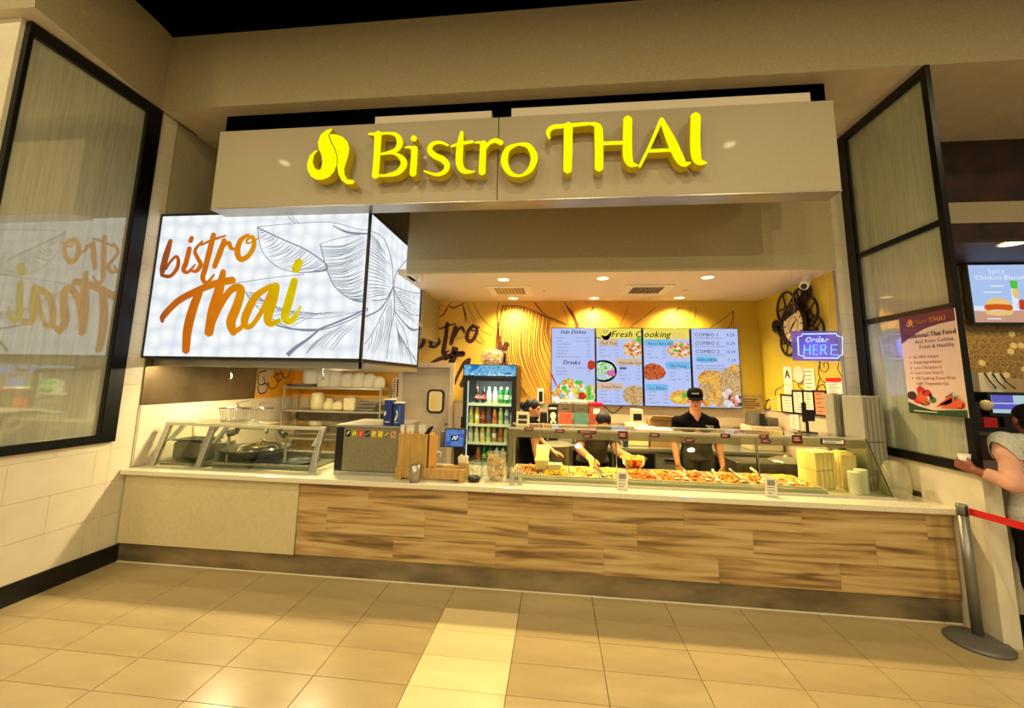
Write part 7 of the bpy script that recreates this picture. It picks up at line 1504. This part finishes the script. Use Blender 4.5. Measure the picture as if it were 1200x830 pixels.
q = MB(); q.box(XP-0.004, XP+0.004, py0, py1, pz0, pz1); q.build('board', 'poster_pink', t)
PW, PHH = py1-py0, pz1-pz0
def pf(k): return lambda u, v: Vector((XP-0.0045-0.0006*k, py1-u*PW, pz1-v*PHH))
q = MB(); f1, f2, f3 = pf(1), pf(2), pf(3)
q.add([f1(0, 0), f1(1, 0), f1(1, 0.115), f1(0.75, 0.125), f1(0.5, 0.15), f1(0.25, 0.20), f1(0, 0.285)], [tuple(range(7))], 0)
q.add([f1(0, 0.885), f1(0.2, 0.925), f1(0.45, 0.955), f1(0.7, 0.945), f1(1, 0.93), f1(1, 1), f1(0, 1)], [tuple(range(7))], 4)
def PT(s, u, v, h, m, al='l', bold=0.0, wide=1.0): text(q, s, lambda a, b: f2(a/PW, v-b/PHH), u*PW, 0, h*PHH, m, al, 0, bold, wide)
PT('Bistro', 0.30, 0.10, 0.075, 1, bold=0.03); PT('THAI', 0.57, 0.10, 0.072, 1)
for P in (L1, L2):
    P2 = [f2(0.14+(a-150)/430*0.15, 0.035+(b-155)/490*0.085) for a, b in P]; tr = tessellate_polygon([P2]); q.add(P2, tr, 1)
PT('Traditional Thai Food', 0.06, 0.235, 0.068, 2, bold=0.06, wide=0.88); PT('And Asian Cuisine', 0.94, 0.295, 0.055, 2, 'r', wide=0.95); PT('Fresh & Healthy', 0.94, 0.35, 0.055, 2, 'r', wide=0.95)
for i, s in enumerate(('No MSG Added', 'Fresh Ingredients', 'Less Cholesterol', 'Less Corn Starch', 'All Cooking Done With')): blob(q, f2, 0.14, 0.432+i*0.053, 0.014, 0.009, 3, 8, 0); PT(s, 0.20, 0.445+i*0.053, 0.044, 3, wide=0.93)
PT('Light Vegetable Oil', 0.20, 0.445+5*0.053, 0.044, 3, wide=0.93)
for (u, v, a, b, m) in ((0.09, 0.82, 0.09, 0.045, 8), (0.27, 0.765, 0.075, 0.042, 5), (0.38, 0.79, 0.07, 0.035, 5), (0.47, 0.855, 0.06, 0.03, 7), (0.44, 0.82, 0.03, 0.03, 8), (0.20, 0.865, 0.08, 0.035, 5), (0.32, 0.885, 0.10, 0.03, 7), (0.88, 0.89, 0.10, 0.035, 5)): blob(q, f2, u, v, a, b, m, 14, 0.08, int(u*100))
for a, b, wd, m in (((0.20, 0.83), (0.40, 0.915), 0.038, 6), ((0.26, 0.80), (0.43, 0.895), 0.034, 6), ((0.80, 0.84), (0.52, 0.925), 0.040, 6), ((0.95, 0.87), (0.60, 0.93), 0.040, 6), ((0.84, 0.85), (0.56, 0.905), 0.032, 6), ((0.72, 0.845), (0.84, 0.775), 0.030, 7), ((0.78, 0.85), (0.94, 0.80), 0.022, 7)):
    dx, dv = b[0]-a[0], b[1]-a[1]; l = math.hypot(dx, dv); nx, nv = -dv/l, dx/l; k = 0 if m == 6 else 1; fk = pf(3+int(a[0]*20))
    q.add([fk(a[0]+nx*wd, a[1]+nv*wd), fk(a[0]-dx*0.06, a[1]-dv*0.06), fk(a[0]-nx*wd, a[1]-nv*wd), fk(b[0], b[1])], [(0, 1, 2, 3)], m)
lines(q, f2, 0.1, 0.75, 0.968, 0.968, 1, 0.008, 9)
q.build('poster_print', ['poster_maroon', 'poster_gold', 'poster_dark', 'poster_red', 'poster_green', 'veg_red', 'veg_orange', 'veg_leaf', 'veg_purple', 'paper'], t, kind='stuff', label='lettering, leaf emblem and vegetables')
q = MB(); q.box(XP-0.002, XP+0.006, py0, py1, pz1, pz1+0.012); q.build('hanger', 'frame_black', t)

sc = thing('barrier_post', 'grey belt barrier post with a round base at the counter end', 'barrier', (3.02, 3.50, 0))
mat('post_grey', (0.50, 0.49, 0.46), 0.35, metal=0.6); mat('base_grey', (0.40, 0.39, 0.36), 0.45, metal=0.3); mat('belt_red', (0.80, 0.06, 0.03), 0.6, emit=(0.8, 0.05, 0.02), es=0.0)
q = MB(); q.lathe([(0, 0), (0.178, 0), (0.18, 0.012), (0.16, 0.028), (0.06, 0.045), (0.045, 0.05), (0, 0.05)], (3.0, 3.50, 0.0005), 40); q.build('base', 'base_grey', sc)
q = MB(); q.lathe([(0.0, 0.05), (0.032, 0.05), (0.032, 0.86), (0, 0.86)], (3.02, 3.52, 0), 20); q.build('pole', 'post_grey', sc)
q = MB(); q.lathe([(0, 0.862), (0.034, 0.862), (0.034, 0.935), (0.030, 0.94), (0, 0.94)], (3.02, 3.52, 0), 20); q.build('belt_head', 'post_grey', sc)
q = MB(); q.box(3.012, 3.026, 3.484, 3.494, 0.865, 0.93); q.build('belt_slot', 'black', sc)
a0, a1 = Vector((3.045, 3.495, 0.895)), Vector((3.245, 2.90, 0.872)); n = (a1-a0).cross(Vector((0, 0, 1))).normalized()*0.002; h = Vector((0, 0, 0.025))
q = MB(); q.hexa([a0-h-n, a1-h-n, a1-h+n, a0-h+n], [a0+h-n, a1+h-n, a1+h+n, a0+h+n]); q.build('belt', 'belt_red', sc, label='red stretched belt')

nc = thing('neighbour_counter', 'pale tiled counter of the next shop behind the customer', 'counter', (6.0, 4.2, 0))
q = MB(); q.box(XR+0.18, 9, 3.66, 4.55, 0.14, 1.06); q.build('front', 'tile_joint', nc)
for i in range(9):
    for j in range(3): q = MB(); q.box(XR+0.181+i*0.61, XR+0.788+i*0.61, 3.652, 3.66, 0.142+j*0.306, 0.446+j*0.306); q.build('tile', 'wall_tile', nc)
q = MB(); q.box(XR+0.18, 9, 3.645, 4.55, 0.0, 0.138); q.build('kick', 'base_black', nc); q = MB(); q.box(XR+0.175, 9, 3.60, 4.6, 1.062, 1.10); q.build('worktop', 'brown_wall', nc)
# lit menu screen, till and clutter beyond the window
NYY = 7.3; a = at_y(1134, 311, NYY); b = at_y(1222, 378, NYY)
ms = thing('neighbour_menu_screen', 'light blue screen with a chicken sandwich and bottle in the next shop', 'screen', ((a.x+b.x)/2, NYY, b.z))
q = MB(); q.box(a.x-0.03, b.x+0.03, NYY, NYY+0.08, b.z-0.03, a.z+0.03); q.build('housing', 'black_plastic', ms); q = MB(); q.box(a.x, b.x, NYY-0.004, NYY-0.0005, b.z, a.z); q.build('display', glow('nb_blue', (0.68, 0.78, 0.95), 0.95), ms)
SWd, SHh = b.x-a.x, a.z-b.z; NF = lambda k: (lambda u, v: Vector((a.x+u*SWd, NYY-0.005-0.001*k, a.z-v*SHh)))
glow('nb_wood', (0.82, 0.62, 0.52), 0.9); glow('nb_bun', (0.95, 0.80, 0.48), 0.9); glow('nb_meat', (0.86, 0.36, 0.10), 0.9); glow('nb_pale', (0.90, 0.93, 0.97), 0.95)
q = MB(); g1, g2, g3 = NF(1), NF(2), NF(3); nm_ = ['nb_wood', 'nb_bun', 'nb_meat', 'nb_pale', 'menu_green', 'menu_red']
q.quad(g1(0, 1), g1(1, 1), g1(1, 0.80), g1(0, 0.80), 0); q.quad(g1(0, 0.82), g1(0.6, 0.82), g1(0.5, 0.72), g1(0, 0.72), 3)
blob(q, g2, 0.37, 0.68, 0.19, 0.10, 1, 18, 0.03); q.stroke([(0.20, 0.745), (0.36, 0.735), (0.54, 0.75)], 0.10, g3, None, 2, 4); q.stroke([(0.20, 0.83), (0.36, 0.85), (0.54, 0.83)], 0.08, g2, None, 1, 4)
q.quad(g2(0.58, 0.80), g2(0.68, 0.80), g2(0.68, 0.38), g2(0.60, 0.38), 3); q.quad(g3(0.59, 0.28), g3(0.71, 0.28), g3(0.70, 0.42), g3(0.60, 0.42), 4); blob(q, g3, 0.66, 0.5, 0.05, 0.09, 1, 12, 0.05); blob(q, g3, 0.74, 0.70, 0.09, 0.09, 5, 14, 0.1); blob(q, g3, 0.64, 0.68, 0.05, 0.10, 3, 12, 0.05)
tx = lambda s, u, v, h, bo=0.0: text(q, s, lambda x, y: g2(x/SWd, v-y/SHh), u*SWd, 0, h*SHh, 3, 'c', 0, bo)
tx('Spicy', 0.42, 0.15, 0.12); tx('Chicken Biscuit', 0.46, 0.26, 0.115, 0.04); lines(q, g2, 0.30, 0.60, 0.36, 0.36, 1, 0.025, 3); lines(q, g2, 0.18, 0.58, 0.47, 0.47, 1, 0.02, 3); lines(q, g2, 0.18, 0.5, 0.93, 0.93, 1, 0.02, 3)
q.build('menu_print', nm_, ms, kind='stuff')
q = MB(); q.box(a.x+0.3, a.x+0.36, NYY+0.081, 7.48, a.z-0.5, a.z-0.2); q.build('bracket', 'black_plastic', ms)
c = at_z(1187, 285, 3.86); t = thing('ceiling_lamp', 'oval ceiling lamp glowing in the next shop', 'ceiling light', (c.x, c.y, 3.86)); q = MB(); q.disc((c.x, c.y, 3.852), (0.14, 0, 0), (0, -0.14, 0), 24); q.build('lamp', 'lamp_disc', t); q = MB(); q.lathe([(0.14, -0.008), (0.17, -0.008), (0.17, 0)], (c.x, c.y, 3.859), 24); q.build('ring', 'white_plastic', t)
nl = area('neighbour_light', (6.6, 6.0, 3.8), (6.6, 6.6, 1.5), 1.6, 0.8, 70, (1.0, 0.82, 0.5))
YN = 6.2; a = at_y(1161, 463, YN); b = at_y(1206, 485, YN); t = thing('till_screen', 'till monitor with a blue and violet display facing the customer', 'screen', ((a.x+b.x)/2, YN, b.z-0.4))
q = MB(); q.box(a.x-0.04, b.x+0.04, YN, YN+0.05, b.z-0.05, a.z+0.04); q.build('case', 'black_plastic', t); q = MB(); q.box(a.x, b.x, YN-0.004, YN-0.0005, b.z, a.z); q.build('display', glow('nb_till', (0.75, 0.86, 0.90), 0.8), t)
q = MB(); q.box(a.x, b.x*0.6+a.x*0.4, YN-0.006, YN-0.0045, a.z-0.10, a.z); q.box(a.x, b.x, YN-0.006, YN-0.0045, b.z+0.05, b.z+0.12); q.build('display_bands', glow('nb_violet', (0.42, 0.40, 0.80), 0.8), t); q = MB(); q.box((a.x+b.x)/2-0.05, (a.x+b.x)/2+0.05, YN+0.05, YN+0.1, 1.24, a.z); q.build('stand', 'black_plastic', t)
t = thing('back_bench', 'dark cluttered bench along the next shop', 'bench', (6.5, 6.4, 0)); q = MB(); q.box(4.6, 8.8, 6.0, 6.9, 0, 1.20); q.build('cabinet', 'brown_wall', t); q = MB(); q.box(4.6, 8.8, 5.97, 6.9, 1.201, 1.24); q.build('worktop', 'steel_dark', t)
a = at_y(1142, 437, 6.6); b = at_y(1173, 458, 6.6); t = thing('white_box', 'white box with dark cables above the till monitor', 'box', (a.x, 6.6, 1.24)); q = MB(); q.box(a.x, b.x, 6.55, 6.85, 1.241, a.z); q.build('case', 'white_plastic', t); q = MB()
for k in range(3): q.tube([Vector((a.x+0.08+0.1*k, 6.545, a.z)), Vector((a.x+0.12+0.1*k, 6.53, a.z-0.12)), Vector((a.x+0.2+0.12*k, 6.54, a.z-0.22))], 0.008, 5)
q.build('cables', 'black_plastic', t)
a = at_y(1147, 460, 6.1); t = thing('card_rack', 'dark shelf rack with red and white things beside the window edge', 'rack', (a.x, 6.05, 1.24)); q = MB(); q.box(a.x-0.15, a.x+0.55, 6.0, 6.12, 1.241, 1.30); q.box(a.x-0.15, a.x-0.10, 6.0, 6.12, 1.3, 1.62); q.box(a.x-0.15, a.x+0.9, 6.36, 6.54, 1.241, 1.75); q.build('frame', 'black_plastic', t); q = MB(); q.box(a.x-0.08, a.x+0.08, 6.0, 6.1, 1.301, 1.42); q.build('red_pack', 'red', t); q = MB(); q.ball((a.x+0.02, 6.05, 1.58), (0.08, 0.05, 0.07)); q.build('pale_pack', 'cream_plastic', t)
